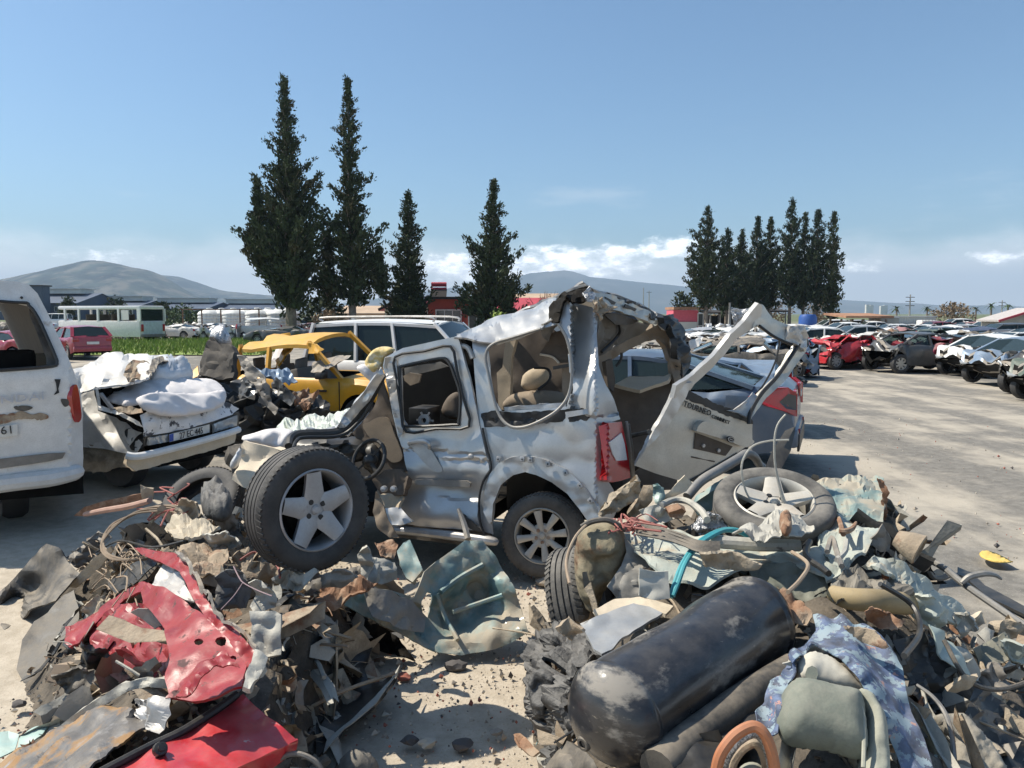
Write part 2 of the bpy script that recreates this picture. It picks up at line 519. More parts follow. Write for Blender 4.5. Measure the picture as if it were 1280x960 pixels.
# ------------------------------------------------------------------ camera, light, sky
cam = bpy.data.cameras.new('camera'); camo = bpy.data.objects.new('camera', cam); COL.objects.link(camo)
cam.sensor_width = 36; cam.lens = 36 * F / 1280; cam.clip_start = .1; cam.clip_end = 60000
camo.location = CAMPOS; camo.rotation_euler = (math.radians(90) - PITCH, 0, 0)
sc.camera = camo
SUN_EL = math.radians(53)
SAZ = V((-.96, .26, 0)).normalized()
SDIR = V((SAZ.x * math.cos(SUN_EL), SAZ.y * math.cos(SUN_EL), math.sin(SUN_EL)))
sl = bpy.data.lights.new('sun', 'SUN'); sl.energy = 5.0; sl.angle = math.radians(.53); sl.color = (1, .925, .80)
so = bpy.data.objects.new('sun', sl); COL.objects.link(so)
so.rotation_euler = (-SDIR).to_track_quat('-Z', 'Y').to_euler(); so.location = (0, 0, 50)
sc.view_settings.view_transform = 'Standard'; sc.view_settings.look = 'None'; sc.view_settings.exposure = 0.42; sc.view_settings.gamma = 1
sc.view_settings.use_curve_mapping = False
sc.render.engine = 'CYCLES'
sc.cycles.use_denoising = True
sc.cycles.max_bounces = 6; sc.cycles.diffuse_bounces = 3; sc.cycles.glossy_bounces = 3; sc.cycles.transmission_bounces = 4; sc.cycles.transparent_max_bounces = 10
sc.cycles.volume_bounces = 0; sc.cycles.caustics_reflective = False; sc.cycles.caustics_refractive = False
sc.cycles.sample_clamp_indirect = 6

w = bpy.data.worlds.new('World'); sc.world = w; w.use_nodes = True
nt = w.node_tree; N = nt.nodes; Lk = nt.links; N.clear()
wo = N.new('ShaderNodeOutputWorld'); bg = N.new('ShaderNodeBackground'); sky = N.new('ShaderNodeTexSky')
sky.sky_type = 'NISHITA'; sky.sun_disc = False; sky.sun_elevation = SUN_EL; sky.sun_rotation = math.atan2(SAZ.x, SAZ.y)
sky.air_density = 1.0; sky.dust_density = 1.1; sky.ozone_density = 1.5; sky.altitude = 80
bg.inputs[1].default_value = .097
tc = N.new('ShaderNodeTexCoord'); sx = N.new('ShaderNodeSeparateXYZ'); Lk.new(tc.outputs['Generated'], sx.inputs[0])


def mth(op, a, b=None, clamp=False):
    n = N.new('ShaderNodeMath'); n.operation = op; n.use_clamp = clamp
    for i, v in enumerate((a, b)):
        if v is None: continue
        if isinstance(v, (int, float)): n.inputs[i].default_value = v
        else: Lk.new(v, n.inputs[i])
    return n.outputs[0]


def wnoise(vec, scale, det=6, r=.6):
    n = N.new('ShaderNodeTexNoise'); n.inputs['Scale'].default_value = scale; n.inputs['Detail'].default_value = det; n.inputs['Roughness'].default_value = r
    Lk.new(vec, n.inputs['Vector']); return n.outputs[0]


def smooth(x, a, b):
    n = N.new('ShaderNodeMapRange'); n.interpolation_type = 'SMOOTHSTEP'; n.inputs['From Min'].default_value = a; n.inputs['From Max'].default_value = b
    Lk.new(x, n.inputs[0]); return n.outputs[0]


mpn = N.new('ShaderNodeMapping'); mpn.inputs['Scale'].default_value = (1, 1, 2.2); Lk.new(tc.outputs['Generated'], mpn.inputs[0])
n1 = wnoise(mpn.outputs[0], 34, 7, .62)
n2 = wnoise(mpn.outputs[0], 7, 5, .6)
mps = N.new('ShaderNodeMapping'); mps.inputs['Scale'].default_value = (1, 1, 5); mps.inputs['Location'].default_value = (.3, .1, .2); Lk.new(tc.outputs['Generated'], mps.inputs[0])
n3 = wnoise(mps.outputs[0], 5, 6, .6)
az = mth('ARCTAN2', sx.outputs[0], sx.outputs[1]); el = mth('ARCSINE', sx.outputs[2])
# heaps of low cumulus over the far mountains: (azimuth, elevation, half width, half height) in radians
heaps = None
for a0, e0, ha, he, k in ((.085, .066, .105, .022, 1.0), (.20, .080, .05, .016, .9), (-.07, .058, .05, .018, .75), (.40, .058, .04, .011, .6),
                          (.555, .060, .045, .010, .55), (-.47, .066, .05, .009, .45), (.02, .05, .09, .014, .8), (.62, .055, .05, .012, .5)):
    dx = mth('DIVIDE', mth('SUBTRACT', az, a0), ha); dy = mth('DIVIDE', mth('SUBTRACT', el, e0), he)
    q = mth('ADD', mth('MULTIPLY', dx, dx), mth('MULTIPLY', dy, dy))
    g = mth('MULTIPLY', mth('SUBTRACT', 1.15, q), k)
    heaps = g if heaps is None else mth('MAXIMUM', heaps, g)
cum = smooth(mth('ADD', heaps, mth('MULTIPLY', mth('SUBTRACT', n1, .5), 3.2)), .0, 1.25)
# a grey-white bank low on one side and faint wisps elsewhere
bank = mth('MULTIPLY', smooth(az, .12, .45), mth('MULTIPLY', smooth(el, -.02, .03), mth('SUBTRACT', 1.0, smooth(mth('ADD', el, mth('MULTIPLY', mth('SUBTRACT', n2, .5), .09)), .035, .085))))
bank2 = mth('MULTIPLY', mth('SUBTRACT', 1.0, smooth(mth('ADD', el, mth('MULTIPLY', mth('SUBTRACT', n2, .5), .08)), .03, .10)), .85)
wisp = mth('MULTIPLY', smooth(n3, .56, .80), mth('MULTIPLY', smooth(el, .0, .05), mth('SUBTRACT', 1.0, smooth(el, .10, .24))))
_t = N.new('ShaderNodeMix'); _t.data_type = 'RGBA'; _t.blend_type = 'MULTIPLY'; _t.inputs[0].default_value = 1; Lk.new(sky.outputs[0], _t.inputs[6]); _t.inputs[7].default_value = (.80, 1.0, 1.09, 1)
skyc = _t.outputs[2]


def wmix(f, a, b):
    x = N.new('ShaderNodeMix'); x.data_type = 'RGBA'; Lk.new(f, x.inputs[0])
    for i, c in ((6, a), (7, b)):
        if isinstance(c, tuple): x.inputs[i].default_value = (*c, 1)
        else: Lk.new(c, x.inputs[i])
    return x.outputs[2]


cur = wmix(bank2, skyc, (11.0, 11.3, 11.6))
cur = wmix(mth('MULTIPLY', bank, .75), cur, (6.6, 7.1, 7.6))
cur = wmix(mth('MULTIPLY', wisp, .35), cur, (7.6, 8.0, 8.4))
cloudcol = wmix(smooth(n1, .35, .72), (13, 13.5, 14.2), (26, 25.6, 25.0))
cur = wmix(mth('MULTIPLY', cum, .85), cur, cloudcol)
Lk.new(cur, bg.inputs[0]); Lk.new(bg.outputs[0], wo.inputs[0])

# ------------------------------------------------------------------ ground
gm = bpy.data.materials.new('yard_ground'); gm.use_nodes = True
nt = gm.node_tree; N = nt.nodes; Lk = nt.links
b = N['Principled BSDF']; b.inputs['Roughness'].default_value = .95; b.inputs['Specular IOR Level'].default_value = .2
tc = N.new('ShaderNodeTexCoord'); sx = N.new('ShaderNodeSeparateXYZ'); Lk.new(tc.outputs['Object'], sx.inputs[0])
vec = tc.outputs['Object']
X_, Y_ = sx.outputs[0], sx.outputs[1]
na = wnoise(vec, .9, 8, .65); nb = wnoise(vec, 9, 6, .65); ncx = wnoise(vec, 60, 4, .7); nd = wnoise(vec, .22, 4, .5)
# tracks: noise stretched along the lane that runs away to the right-hand rows
mpt = N.new('ShaderNodeMapping'); mpt.inputs['Rotation'].default_value = (0, 0, math.radians(-28)); mpt.inputs['Scale'].default_value = (.55, .06, 1); Lk.new(vec, mpt.inputs[0])
nt_ = wnoise(mpt.outputs[0], 1.1, 6, .6)
sand = wmix(smooth(nb, .3, .7), (.40, .345, .27), (.52, .455, .365))
sand = wmix(smooth(ncx, .55, .75), sand, (.36, .28, .2))
asph = wmix(smooth(nb, .3, .72), (.155, .146, .13), (.235, .22, .195))
asph = wmix(smooth(ncx, .58, .70), asph, (.36, .33, .28))
asph = wmix(smooth(wnoise(vec, 130, 3, .8), .60, .72), asph, (.07, .065, .06))
asph = wmix(mth('MULTIPLY', smooth(mth('ADD', mth('MULTIPLY', nt_, .6), mth('MULTIPLY', na, .4)), .445, .60), .85), asph, (.46, .41, .335))
near = mth('MULTIPLY', mth('SUBTRACT', 1.0, smooth(mth('ADD', X_, mth('MULTIPLY', na, 1.6)), 2.0, 3.4)), mth('SUBTRACT', 1.0, smooth(mth('ADD', Y_, mth('MULTIPLY', na, 3)), 9.5, 12)))
cur = wmix(near, asph, sand)
dry = mth('MULTIPLY', smooth(Y_, 90, 240), 1.0)
cur = wmix(dry, cur, (.13, .15, .075))
Lk.new(cur, b.inputs['Base Color'])
bp = N.new('ShaderNodeBump'); bp.inputs['Strength'].default_value = .55; bp.inputs['Distance'].default_value = .02
Lk.new(mth('ADD', nb, mth('MULTIPLY', ncx, .5)), bp.inputs['Height']); Lk.new(bp.outputs[0], b.inputs['Normal'])
ys = [-30, -10, 0, 1.0, 1.6] + list(np.arange(2, 9, .16)) + list(np.arange(9, 30, .8)) + [32, 36, 42, 50, 60, 80, 110, 160, 250, 500, 1000, 2000, 4000, 8000]
us = list(np.linspace(-1, 1, 81))
vs, fs = [], []
for y in ys:
    hw = 6 + max(0, y) * 1.35 if y < 250 else max(6 + y * 1.35, 0)
    hw = max(hw, 40) if y > 30 or y < 1 else hw
    for u in us:
        x = u * hw
        z = 0
        if 1.2 < y < 30: z = .035 * noise.noise(V((x * .9, y * .9, 1))) + (.02 * noise.noise(V((x * 3, y * 3, 5))) if y < 10 else 0)
        vs.append((x, y, z - .02))
n = len(us)
for j in range(len(ys) - 1):
    for i in range(n - 1): fs.append((j * n + i, j * n + i + 1, (j + 1) * n + i + 1, (j + 1) * n + i))
tag(link('ground', vs, fs, gm, local=True), kind='structure')

# ------------------------------------------------------------------ hills
hillm = M('hill_scrub', (.035, .045, .032), 1, 0, var=.7, vscale=.008, grain=0, col2=(.14, .125, .09), mix2=.54, scale2=.009, spec=.1)
hillfar = M('far_hill', (.055, .065, .045), 1, 0, var=.4, vscale=.001, col2=(.11, .10, .08), mix2=.55, scale2=.002, spec=.1)


def hill(name, pts, dist, depth, mat, rough=.085, seed=1, base=404):
    """pts: skyline (px, py) at the given distance; slopes come forward to the plain"""
    vs, fs = [], []
    xs = np.linspace(pts[0][0], pts[-1][0], 110)
    sky_ = np.interp(xs, [p[0] for p in pts], [p[1] for p in pts])
    rows = 16
    for r in range(rows + 1):
        t = r / rows                            # 0 = far side foot, .5 = ridge, 1 = near foot
        for x, y in zip(xs, sky_):
            top = P(x, y, dist)
            h = max(top.z, 0)
            prof = math.sin(min(1, max(0, 1 - abs(t - .4) / (.4 if t < .4 else .6))) * math.pi / 2) ** 1.25
            Y = dist + (.4 - t) * depth
            n_ = 1 + rough * 4 * (fbm(V((top.x / 900, Y / 500, seed)), 5)) * (1 if abs(t - .4) > .04 else .25)
            vs.append((top.x * Y / dist if t > .4 else top.x, Y, h * prof * n_ - 3))
    m_ = len(xs)
    for r in range(rows):
        for i in range(m_ - 1): fs.append((r * m_ + i, r * m_ + i + 1, (r + 1) * m_ + i + 1, (r + 1) * m_ + i))
    tag(link(name, vs, fs, mat), kind='structure')


hill('hill', [(-260, 385), (-120, 372), (0, 349), (40, 341), (75, 336), (110, 333), (140, 333), (165, 338), (185, 344), (205, 353), (230, 366), (260, 380), (300, 389), (330, 393)], 3400, 1700, hillm, seed=2)
hill('hill', [(120, 390), (170, 352), (190, 345), (212, 346), (240, 353), (270, 361), (300, 366), (330, 369), (400, 378), (470, 384), (540, 391)], 4600, 1900, hillm, seed=5)
hill('mountain', [(330, 391), (420, 380), (520, 366), (600, 354), (650, 348), (690, 346), (730, 347), (770, 350), (810, 354), (860, 359), (930, 366), (1000, 372), (1100, 377), (1200, 382), (1340, 384), (1500, 390)], 6800, 2600, hillfar, rough=.06, seed=9)

# ------------------------------------------------------------------ haze: one closed box of thin even air
hz = bpy.data.materials.new('haze_air'); hz.use_nodes = True
nt = hz.node_tree; N = nt.nodes; N.clear()
o_ = N.new('ShaderNodeOutputMaterial'); pv = N.new('ShaderNodeVolumePrincipled')
pv.inputs['Color'].default_value = (.55, .72, .92, 1); pv.inputs['Density'].default_value = .00018; pv.inputs['Anisotropy'].default_value = 0.0
nt.links.new(pv.outputs[0], o_.inputs['Volume'])
hb = MB().box((0, 3900, 193), (24000, 8400, 394))
ho = tag(hb.build('haze', hz, smooth=False, angle=None), kind='stuff')
# ------------------------------------------------------------------ trees
cyp = M('cypress_foliage', (.040, .055, .024), .8, 0, var=.45, vscale=.8, col2=(.075, .068, .035), mix2=.60, scale2=.5, spec=.25)
cyp_dark = M('cypress_foliage_dark', (.034, .050, .026), .8, 0, var=.45, vscale=.9, col2=(.055, .055, .03), mix2=.64, scale2=.6, spec=.25)
bark = M('bark', (.20, .16, .125), .95, 0, var=.3, vscale=3, bump=.5, bscale=12)
scrub = M('bare_scrub', (.22, .165, .105), .95, 0, var=.35, vscale=2)
green = M('bush_green', (.05, .085, .025), .8, 0, var=.4, vscale=2)
greens = M('spring_green', (.19, .26, .045), .8, 0, var=.4, vscale=1.2, col2=(.20, .21, .07), mix2=.6, scale2=.9)


def blades(vs, fs, c, out, n, size, rnd, spread=.55):
    """a tuft of narrow leaf faces pointing outwards"""
    for _ in range(n):
        d = (out + V((rnd.gauss(0, spread), rnd.gauss(0, spread), rnd.gauss(0, spread)))).normalized()
        p = c + V((rnd.gauss(0, size * .45), rnd.gauss(0, size * .45), rnd.gauss(0, size * .45)))
        s = V((rnd.gauss(0, 1), rnd.gauss(0, 1), rnd.gauss(0, 1))); s = (s - d * s.dot(d)).normalized()
        L = size * rnd.uniform(.6, 1.2); w_ = size * rnd.uniform(.16, .3)
        b0 = len(vs)
        vs += [p - d * L * .5, p + s * w_, p + d * L * .6, p - s * w_]
        fs.append((b0, b0 + 1, b0 + 2, b0 + 3))


def cypress(label, x, y, h, wid, seed, trunk_h=.12, tw=.35, mat=None, shape=None, up=.75, dens=1.0, ragged=.35, group=None, lean=0.0, tops=()):
    rnd = random.Random(seed)
    t = thing('cypress_tree', label, 'tree', (x, y, 0), 0, group)
    tb = MB()
    tb.tube([(0, 0, -.1), (.05, 0, h * .1), (lean * .4, .04, h * .5), (lean, 0, h * .93)], [tw, tw * .8, tw * .45, .03], 9)
    vs, fs = [], []
    shape = shape or [(0, .55), (.08, .9), (.2, 1), (.45, .72), (.7, .38), (.88, .16), (1, .03)]
    zs = [a for a, b in shape]; rr = [b for a, b in shape]
    h0 = h * trunk_h
    nb = int(104 * dens)
    lobes = [(rnd.uniform(0, 6.28), rnd.uniform(.0, .95), rnd.uniform(.6, 1.25)) for _ in range(26)]

    def crown(nb_, cx, cy, h0, h1, wid, k):
        for i in range(nb_):
            u = (i + rnd.random()) / nb_
            a = i * 2.39996 + rnd.uniform(-.3, .3)
            R = np.interp(u, zs, rr) * wid / 2
            for la, lu, lk in lobes:
                da = math.cos(a - la)
                if da > .6 and abs(u - lu) < .07: R *= 1 + (lk - .9) * ragged * 1.6
            L = R * (rnd.uniform(.95, 1.15 + ragged * .5) if rnd.random() < .3 else rnd.uniform(1 - ragged * 1.4, .95))
            z0 = h0 + (h1 - h0) * u
            base = V((cx + lean * u, cy, z0 - L * .25))
            d = V((math.cos(a), math.sin(a), up * rnd.uniform(.55, 1.3))).normalized()
            LL = L / max(.35, math.hypot(d.x, d.y))
            LL = min(LL, L * 1.7)
            if L > .5: tb.tube([base, base + d * LL * .55, base + d * LL * .9], [.05, .03, .012], 4, sm=0)
            n = max(3, int(LL / .28))
            for j in range(n):
                s = .22 + .80 * (j + rnd.random() * .6) / n
                if rnd.random() < .04: continue
                sp = .26 * (1.25 - s) * (1.1 - .7 * u)
                c = base + d * (LL * s) + V((rnd.gauss(0, sp), rnd.gauss(0, sp), rnd.gauss(0, sp)))
                size = .43 * (1.2 - .55 * s) * k * (1.1 - .55 * u)
                blades(vs, fs, c, (d + V((0, 0, .45))).normalized(), 17, size, rnd, .42)
        # the spire
        for j in range(int(10 * dens)):
            q = .9 + .1 * j / (10 * dens)
            blades(vs, fs, V((cx + lean, cy, h0 + (h1 - h0) * q)), V((0, 0, 1)), 6, .34 * k * (1.25 - q * .6), rnd, .35)
    crown(nb, 0, 0, h0, h, wid, 1.0)
    for (ox, oy, b0, b1, w2) in tops: crown(int(nb * .35), ox, oy, h * b0, h * b1, w2, .95)
    link('crown', vs, fs, mat or cyp, t, smooth=False, local=True)
    tb.build('trunk', bark, t, local=True)
    return t


LG = 'tall cypresses behind the yellow car'
gp = lambda px, d: P(px, 400, d)
cypress('broad tall cypress with a bushy base, standing behind the yellow car', gp(363, 58).x, 58, 18.8, 6.1, 3, .135, .48, shape=[(0, .55), (.06, .85), (.16, 1.0), (.30, .98), (.45, .74), (.54, .60), (.62, .44), (.75, .27), (.86, .17), (1, .03)], up=1.0, dens=1.7, ragged=.30, group=LG, tops=((-2.2, 0, .30, .62, 2.2),))
cypress('tall narrow cypress with ragged side branches and gaps, next to the broadest tree', gp(440, 60).x, 60, 19.3, 5.4, 14, .16, .36, shape=[(0, .5), (.07, .9), (.2, 1.0), (.3, .85), (.40, .52), (.55, .48), (.7, .40), (.84, .30), (.90, .16), (1, .03)], up=.8, dens=1.4, ragged=.52, group=LG, tops=((-1.9, .5, .16, .42, 2.2), (2.1, 0, .2, .36, 1.8)))
cypress('short cypress with a knobbly crown over the pale green gabled house', gp(512, 63).x, 63, 11.5, 4.3, 25, .13, .3, shape=[(0, .7), (.1, 1), (.25, .9), (.4, .85), (.55, .5), (.75, .36), (.9, .25), (1, .06)], up=.6, dens=1.1, ragged=.4, group=LG)
cypress('lone cone shaped cypress beside the red bungalow', gp(617, 62).x, 62, 12.3, 5.4, 36, .13, .34, shape=[(0, .75), (.08, 1), (.2, .95), (.4, .72), (.6, .45), (.8, .22), (1, .03)], up=.75, dens=1.15, ragged=.38, group=LG)
RG = 'row of cypresses by the open sheds'
row = [(882, 84, 13.2, 4.3, 'first cypress of the row, next to the bright pink shed'), (907, 87, 11.2, 3.6, 'shorter cypress second in the row from the pink shed'),
       (925, 92, 11.6, 3.2, 'thin cypress half hidden behind its neighbours in the row'), (944, 88, 12.6, 3.9, 'dense cypress in the middle of the row, left of the twin tops'),
       (960, 91, 12.9, 3.7, 'cypress with brownish lower branches in the middle of the row'), (986, 86, 14.3, 4.4, 'tallest cypress of the row by the open sheds'),
       (1003, 90, 13.2, 3.4, 'slim cypress just right of the tallest in the row'), (1018, 85, 13.0, 3.8, 'cypress with yellowish drooping side twigs near the end of the row'),
       (1038, 84, 12.6, 2.6, 'narrow column cypress at the open end of the row')]
for i, (px, d, h, wd, lab) in enumerate(row):
    cypress(lab, gp(px, d).x, d, h, wd, 50 + i, .21 if i < 8 else .12, .24, cyp_dark if i % 2 else cyp,
            shape=[(0, .5), (.1, .85), (.25, 1), (.45, .9), (.62, .66), (.8, .36), (.92, .17), (1, .04)] if i < 8 else [(0, .5), (.1, .8), (.3, 1), (.6, .8), (.85, .42), (1, .05)],
            up=1.0, dens=.72, ragged=.38, group=RG)


def bush(name, label, x, y, h, wd, mat, seed, n=60, size=.35, group=None, twigs=0):
    rnd = random.Random(seed); t = thing(name, label, 'bush' if 'tree' not in name else 'tree', (x, y, 0), 0, group)
    vs, fs = [], []; tb = MB(); tb.tube([(0, 0, 0), (0, 0, h * .5)], [.1, .03], 5)
    for i in range(n):
        a = rnd.uniform(0, 6.28); u = rnd.random(); r = wd / 2 * math.sqrt(rnd.random()) * math.sin(math.pi * (.18 + .78 * u)) ** .7
        c = V((math.cos(a) * r, math.sin(a) * r, h * (.12 + .85 * u)))
        blades(vs, fs, c, V((c.x, c.y, .8)).normalized(), 8, size, rnd, .8)
    for i in range(twigs):
        a = rnd.uniform(0, 6.28); q = V((math.cos(a) * wd / 2 * rnd.random(), math.sin(a) * wd / 2 * rnd.random(), h * rnd.uniform(.7, 1.1)))
        tb.tube([(0, 0, .1), q * .5 + V((0, 0, h * .1)), q], [.06, .03, .012], 4, sm=2)
    link('foliage', vs, fs, mat, t, smooth=False, local=True); tb.build('stem', bark, t, local=True)
    return t


def palm(label, x, y, h, seed):
    rnd = random.Random(seed); t = thing('palm_tree', label, 'palm', (x, y, 0), 0, 'far palms along the plain')
    tb = MB().tube([(0, 0, 0), (.1, 0, h)], [.22, .16], 6); tb.build('trunk', bark, t, local=True)
    vs, fs = [], []
    for k in range(22):
        a = k * 2.4; el = rnd.uniform(-.5, 1.0); L = rnd.uniform(1.2, 1.8)
        pr = V((0, 0, h))
        for j in range(1, 5):
            s = j / 4; q = V((math.cos(a) * L * s, math.sin(a) * L * s, h + math.sin(el) * L * s - .7 * s * s))
            sd = V((-math.sin(a), math.cos(a), 0)) * .22 * (1.1 - s)
            b0 = len(vs); vs += [pr - sd, pr + sd, q + sd * .8, q - sd * .8]; fs.append((b0, b0 + 1, b0 + 2, b0 + 3)); pr = q
    link('crown', vs, fs, green, t, smooth=False, local=True)


for i, (px, d, h, lab) in enumerate([(1120, 150, 3.0, 'far palm just beside the rusty roofed shed'), (1158, 170, 3.2, 'far palm between the white containers and the brown bush'),
                                     (1238, 150, 3.6, 'far palm left of the tin roofed shelter'), (1219, 170, 3.0, 'small far palm beside the brown bush'), (1259, 165, 3.8, 'far palm closest to the tin roofed shelter')]):
    palm(lab, gp(px, d).x, d, h, 300 + i)
bush('bare_bush', 'brown leafless bush standing behind the rows of wrecks', gp(1190, 95).x, 95, 3.2, 5.2, scrub, 71, 130, .4, twigs=30)
bush('bare_tree', 'pale leafless tree beside the bright pink shed', gp(905, 105).x, 105, 5.2, 6, scrub, 72, 120, .38, twigs=40)
bush('bare_tree', 'yellowish leafless tree between the trunks of the cypress row', gp(960, 110).x, 110, 4.8, 7, scrub, 73, 130, .38, twigs=40)
bush('bare_tree', 'leafless tree behind the end of the cypress row', gp(1022, 115).x, 115, 5, 6, scrub, 74, 100, .38, twigs=34)
bush('bare_tree', 'wispy bare tree over the long tan roof', gp(682, 80).x, 80, 3.9, 4.6, scrub, 75, 40, .25, twigs=60)
bush('conifer_tree', 'small dark conifer by the pink shed', gp(853, 100).x, 100, 4.6, 3.2, cyp, 76, 90, .5)
bush('palm_bush', 'bright green bush against the red bungalow', gp(624, 59).x, 59, 2.1, 2.0, greens, 77, 50, .35)
bush('bush', 'dark green bush between the two tallest cypress trunks', gp(405, 66).x, 66, 3.4, 4.4, cyp, 78, 120, .45)
bush('bush', 'dry grey bush behind the white vans', gp(412, 62).x, 62, 2.2, 3.0, scrub, 79, 70, .3)
bush('bush', 'dark bush in front of the far warehouses', gp(145, 120).x, 120, 4.2, 3.4, cyp, 80, 60, .6)
bush('bush', 'dark rounded bush near the white water tanks', gp(205, 118).x, 118, 3.4, 4.4, cyp, 81, 70, .6)
bush('bush', 'green bush behind the white midibus', gp(228, 100).x, 100, 3.0, 4.8, green, 82, 80, .5)
bush('bush', 'dark bush at the foot of the warehouse end', gp(86, 125).x, 125, 4.6, 2.6, cyp, 83, 60, .6)

# grass strip
rnd = random.Random(5); vs, fs = [], []
for i in range(15000):
    y = 37.5 + 21 * rnd.random() ** .8; x = rnd.uniform(-27 - (y - 38) * .3, -12.0 - (y - 38) * .13)
    if rnd.random() < .4 and noise.noise(V((x * .4, y * .4, 2))) < -.1: continue
    h = rnd.uniform(.12, .38); a = rnd.uniform(0, 3.14); wd = rnd.uniform(.03, .07)
    dx, dy = math.cos(a) * wd, math.sin(a) * wd; lx, ly = rnd.gauss(0, .12), rnd.gauss(0, .12)
    b0 = len(vs); vs += [(x - dx, y - dy, -.02), (x + dx, y + dy, -.02), (x + lx, y + ly, h)]; fs.append((b0, b0 + 1, b0 + 2))
b0 = len(vs); vs += [(-27, 37.6, .03), (-12.2, 37.6, .03), (-14.8, 58, .05), (-33, 58, .05)]; fs.append((b0, b0 + 1, b0 + 2, b0 + 3))
tag(link('grass', vs, fs, greens, smooth=False), kind='stuff')
# ------------------------------------------------------------------ buildings far off
bl_blue = M('warehouse_blue', (.04, .06, .10), .6, 0, var=.15, vscale=.2)
bl_roof = M('warehouse_roof', (.06, .085, .135), .6, 0, var=.12, vscale=.2)
bl_white = M('pale_wall', (.62, .61, .56), .8, 0, var=.08, vscale=.4)
bl_red = M('red_render', (.42, .075, .05), .85, 0, var=.15, vscale=.6)
bl_pinkroof = M('red_roof', (.44, .05, .07), .7, 0, var=.12, vscale=.5)
bl_green = M('mint_wall', (.50, .66, .58), .8, 0, var=.06)
bl_tan = M('tan_roof', (.48, .35, .24), .85, 0, var=.12, vscale=.4)
bl_pink = M('pink_panel', (.68, .12, .17), .7, 0, var=.08)
bl_dark = M('dark_trim_and_shed_shade', (.035, .03, .028), .9, 0)  # near-black for roofs and trim; in open sheds it paints the inner shade
bl_glass = M('window_glass', (.05, .06, .065), .12, 0)
bl_frame = M('white_frame', (.74, .73, .70), .6, 0)
rustroof = M('rust_roof', (.36, .19, .11), .85, 0, var=.25, vscale=.9)
concrete = M('concrete_pole', (.36, .34, .31), .9, 0, var=.1)
tankwhite = M('white_tank', (.74, .74, .70), .55, 0, dust=.15)
grime = M('grimy_wall', (.42, .40, .34), .9, 0, var=.2, vscale=.7)


def win(parent, c, w_, h, depth=.06, sash=1):
    c = V(c); m = MB()
    for sx_ in (-1, 1): m.box(c + V((sx_ * (w_ / 2 + .05), -.03, 0)), (.1, .1, h + .2))
    for sz in (-1, 1): m.box(c + V((0, -.03, sz * (h / 2 + .05))), (w_, .1, .1))
    for k in range(1, sash + 1): m.box(c + V((-w_ / 2 + w_ * k / (sash + 1), -.025, 0)), (.07, .08, h))
    f = m.build('window', bl_frame, parent, smooth=False, local=True)
    MB().box(c + V((0, .0, 0)), (w_, .04, h)).build('pane', bl_glass, f, smooth=False, local=True)


def gable(parent, x0, x1, y0, y1, zw, zr, wall, roof, over=.4, axis='x'):
    m = MB()
    if axis == 'y':                                   # ridge runs away from the viewer, gable faces the viewer
        xm = (x0 + x1) / 2
        m.add([(x0, y0, 0), (x1, y0, 0), (x1, y0, zw), (xm, y0, zr), (x0, y0, zw), (x0, y1, 0), (x1, y1, 0), (x1, y1, zw), (xm, y1, zr), (x0, y1, zw)],
              [(0, 1, 2, 3, 4), (9, 8, 7, 6, 5), (1, 6, 7, 2), (5, 0, 4, 9)])
        r = MB(); t = .14; sl_ = (zr - zw) / (xm - x0)
        for s, xe in ((-1, x0 - over), (1, x1 + over)):
            ze = zw - over * sl_
            r.add([(xe, y0 - over, ze + .02), (xm, y0 - over, zr + .02), (xm, y1, zr + .02), (xe, y1, ze + .02), (xe, y0 - over, ze + t), (xm, y0 - over, zr + t), (xm, y1, zr + t), (xe, y1, ze + t)],
                  [(0, 1, 2, 3), (4, 5, 6, 7), (0, 1, 5, 4), (1, 2, 6, 5), (2, 3, 7, 6), (3, 0, 4, 7)])
    else:
        ym = (y0 + y1) / 2
        m.add([(x0, y0, 0), (x1, y0, 0), (x1, y1, 0), (x0, y1, 0), (x0, y0, zw), (x1, y0, zw), (x1, y1, zw), (x0, y1, zw), (x0, ym, zr), (x1, ym, zr)],
              [(0, 1, 5, 4), (2, 3, 7, 6), (1, 2, 6, 9, 5), (3, 0, 4, 8, 7)])
        r = MB(); t = .14
        for ye in (y0 - over, y1 + over):
            ze = zw - over * .2
            r.add([(x0 - over, ye, ze + .02), (x1 + over, ye, ze + .02), (x1 + over, ym, zr + .02), (x0 - over, ym, zr + .02), (x0 - over, ye, ze + t), (x1 + over, ye, ze + t), (x1 + over, ym, zr + t), (x0 - over, ym, zr + t)],
                  [(0, 1, 2, 3), (4, 5, 6, 7), (0, 1, 5, 4), (1, 2, 6, 5), (2, 3, 7, 6), (3, 0, 4, 7)])
    m.build('wall', wall, parent, smooth=False, local=True); r.build('roof', roof, parent, smooth=False, local=True)


# long blue-grey warehouses with white clerestories
WG = 'long blue grey warehouses on the plain'
for i, (px0, px1, d, zt, lab) in enumerate([(-40, 96, 250, 8.6, 'blue grey warehouse showing above the white van roof'), (100, 168, 262, 6.4, 'warehouse with white clerestory behind the midibus front'),
                                            (168, 258, 275, 6.0, 'warehouse with white clerestory under the hill foot'), (258, 345, 285, 5.8, 'warehouse with white clerestory behind the water tanks')]):
    x0, x1 = P(px0, 392, d).x, P(px1, 392, d).x
    t = thing('warehouse', lab, 'warehouse', ((x0 + x1) / 2, d, 0), 0, WG); hw = (x1 - x0) / 2
    gable(t, -hw, hw, 0, 30, zt * .62, zt, bl_blue, bl_roof, .6)
    m = MB().box((0, 15, zt + .75), (hw * 1.5, 8, 1.5)); m.box((0, 15, zt + 1.62), (hw * 1.56, 9.5, .25)); m.build('clerestory', bl_white, t, smooth=False, local=True)
    for k in range(9): win(t, (-hw * .88 + hw * 1.76 * k / 8, -.1, zt * .40), hw * .12, 1.3, sash=1)
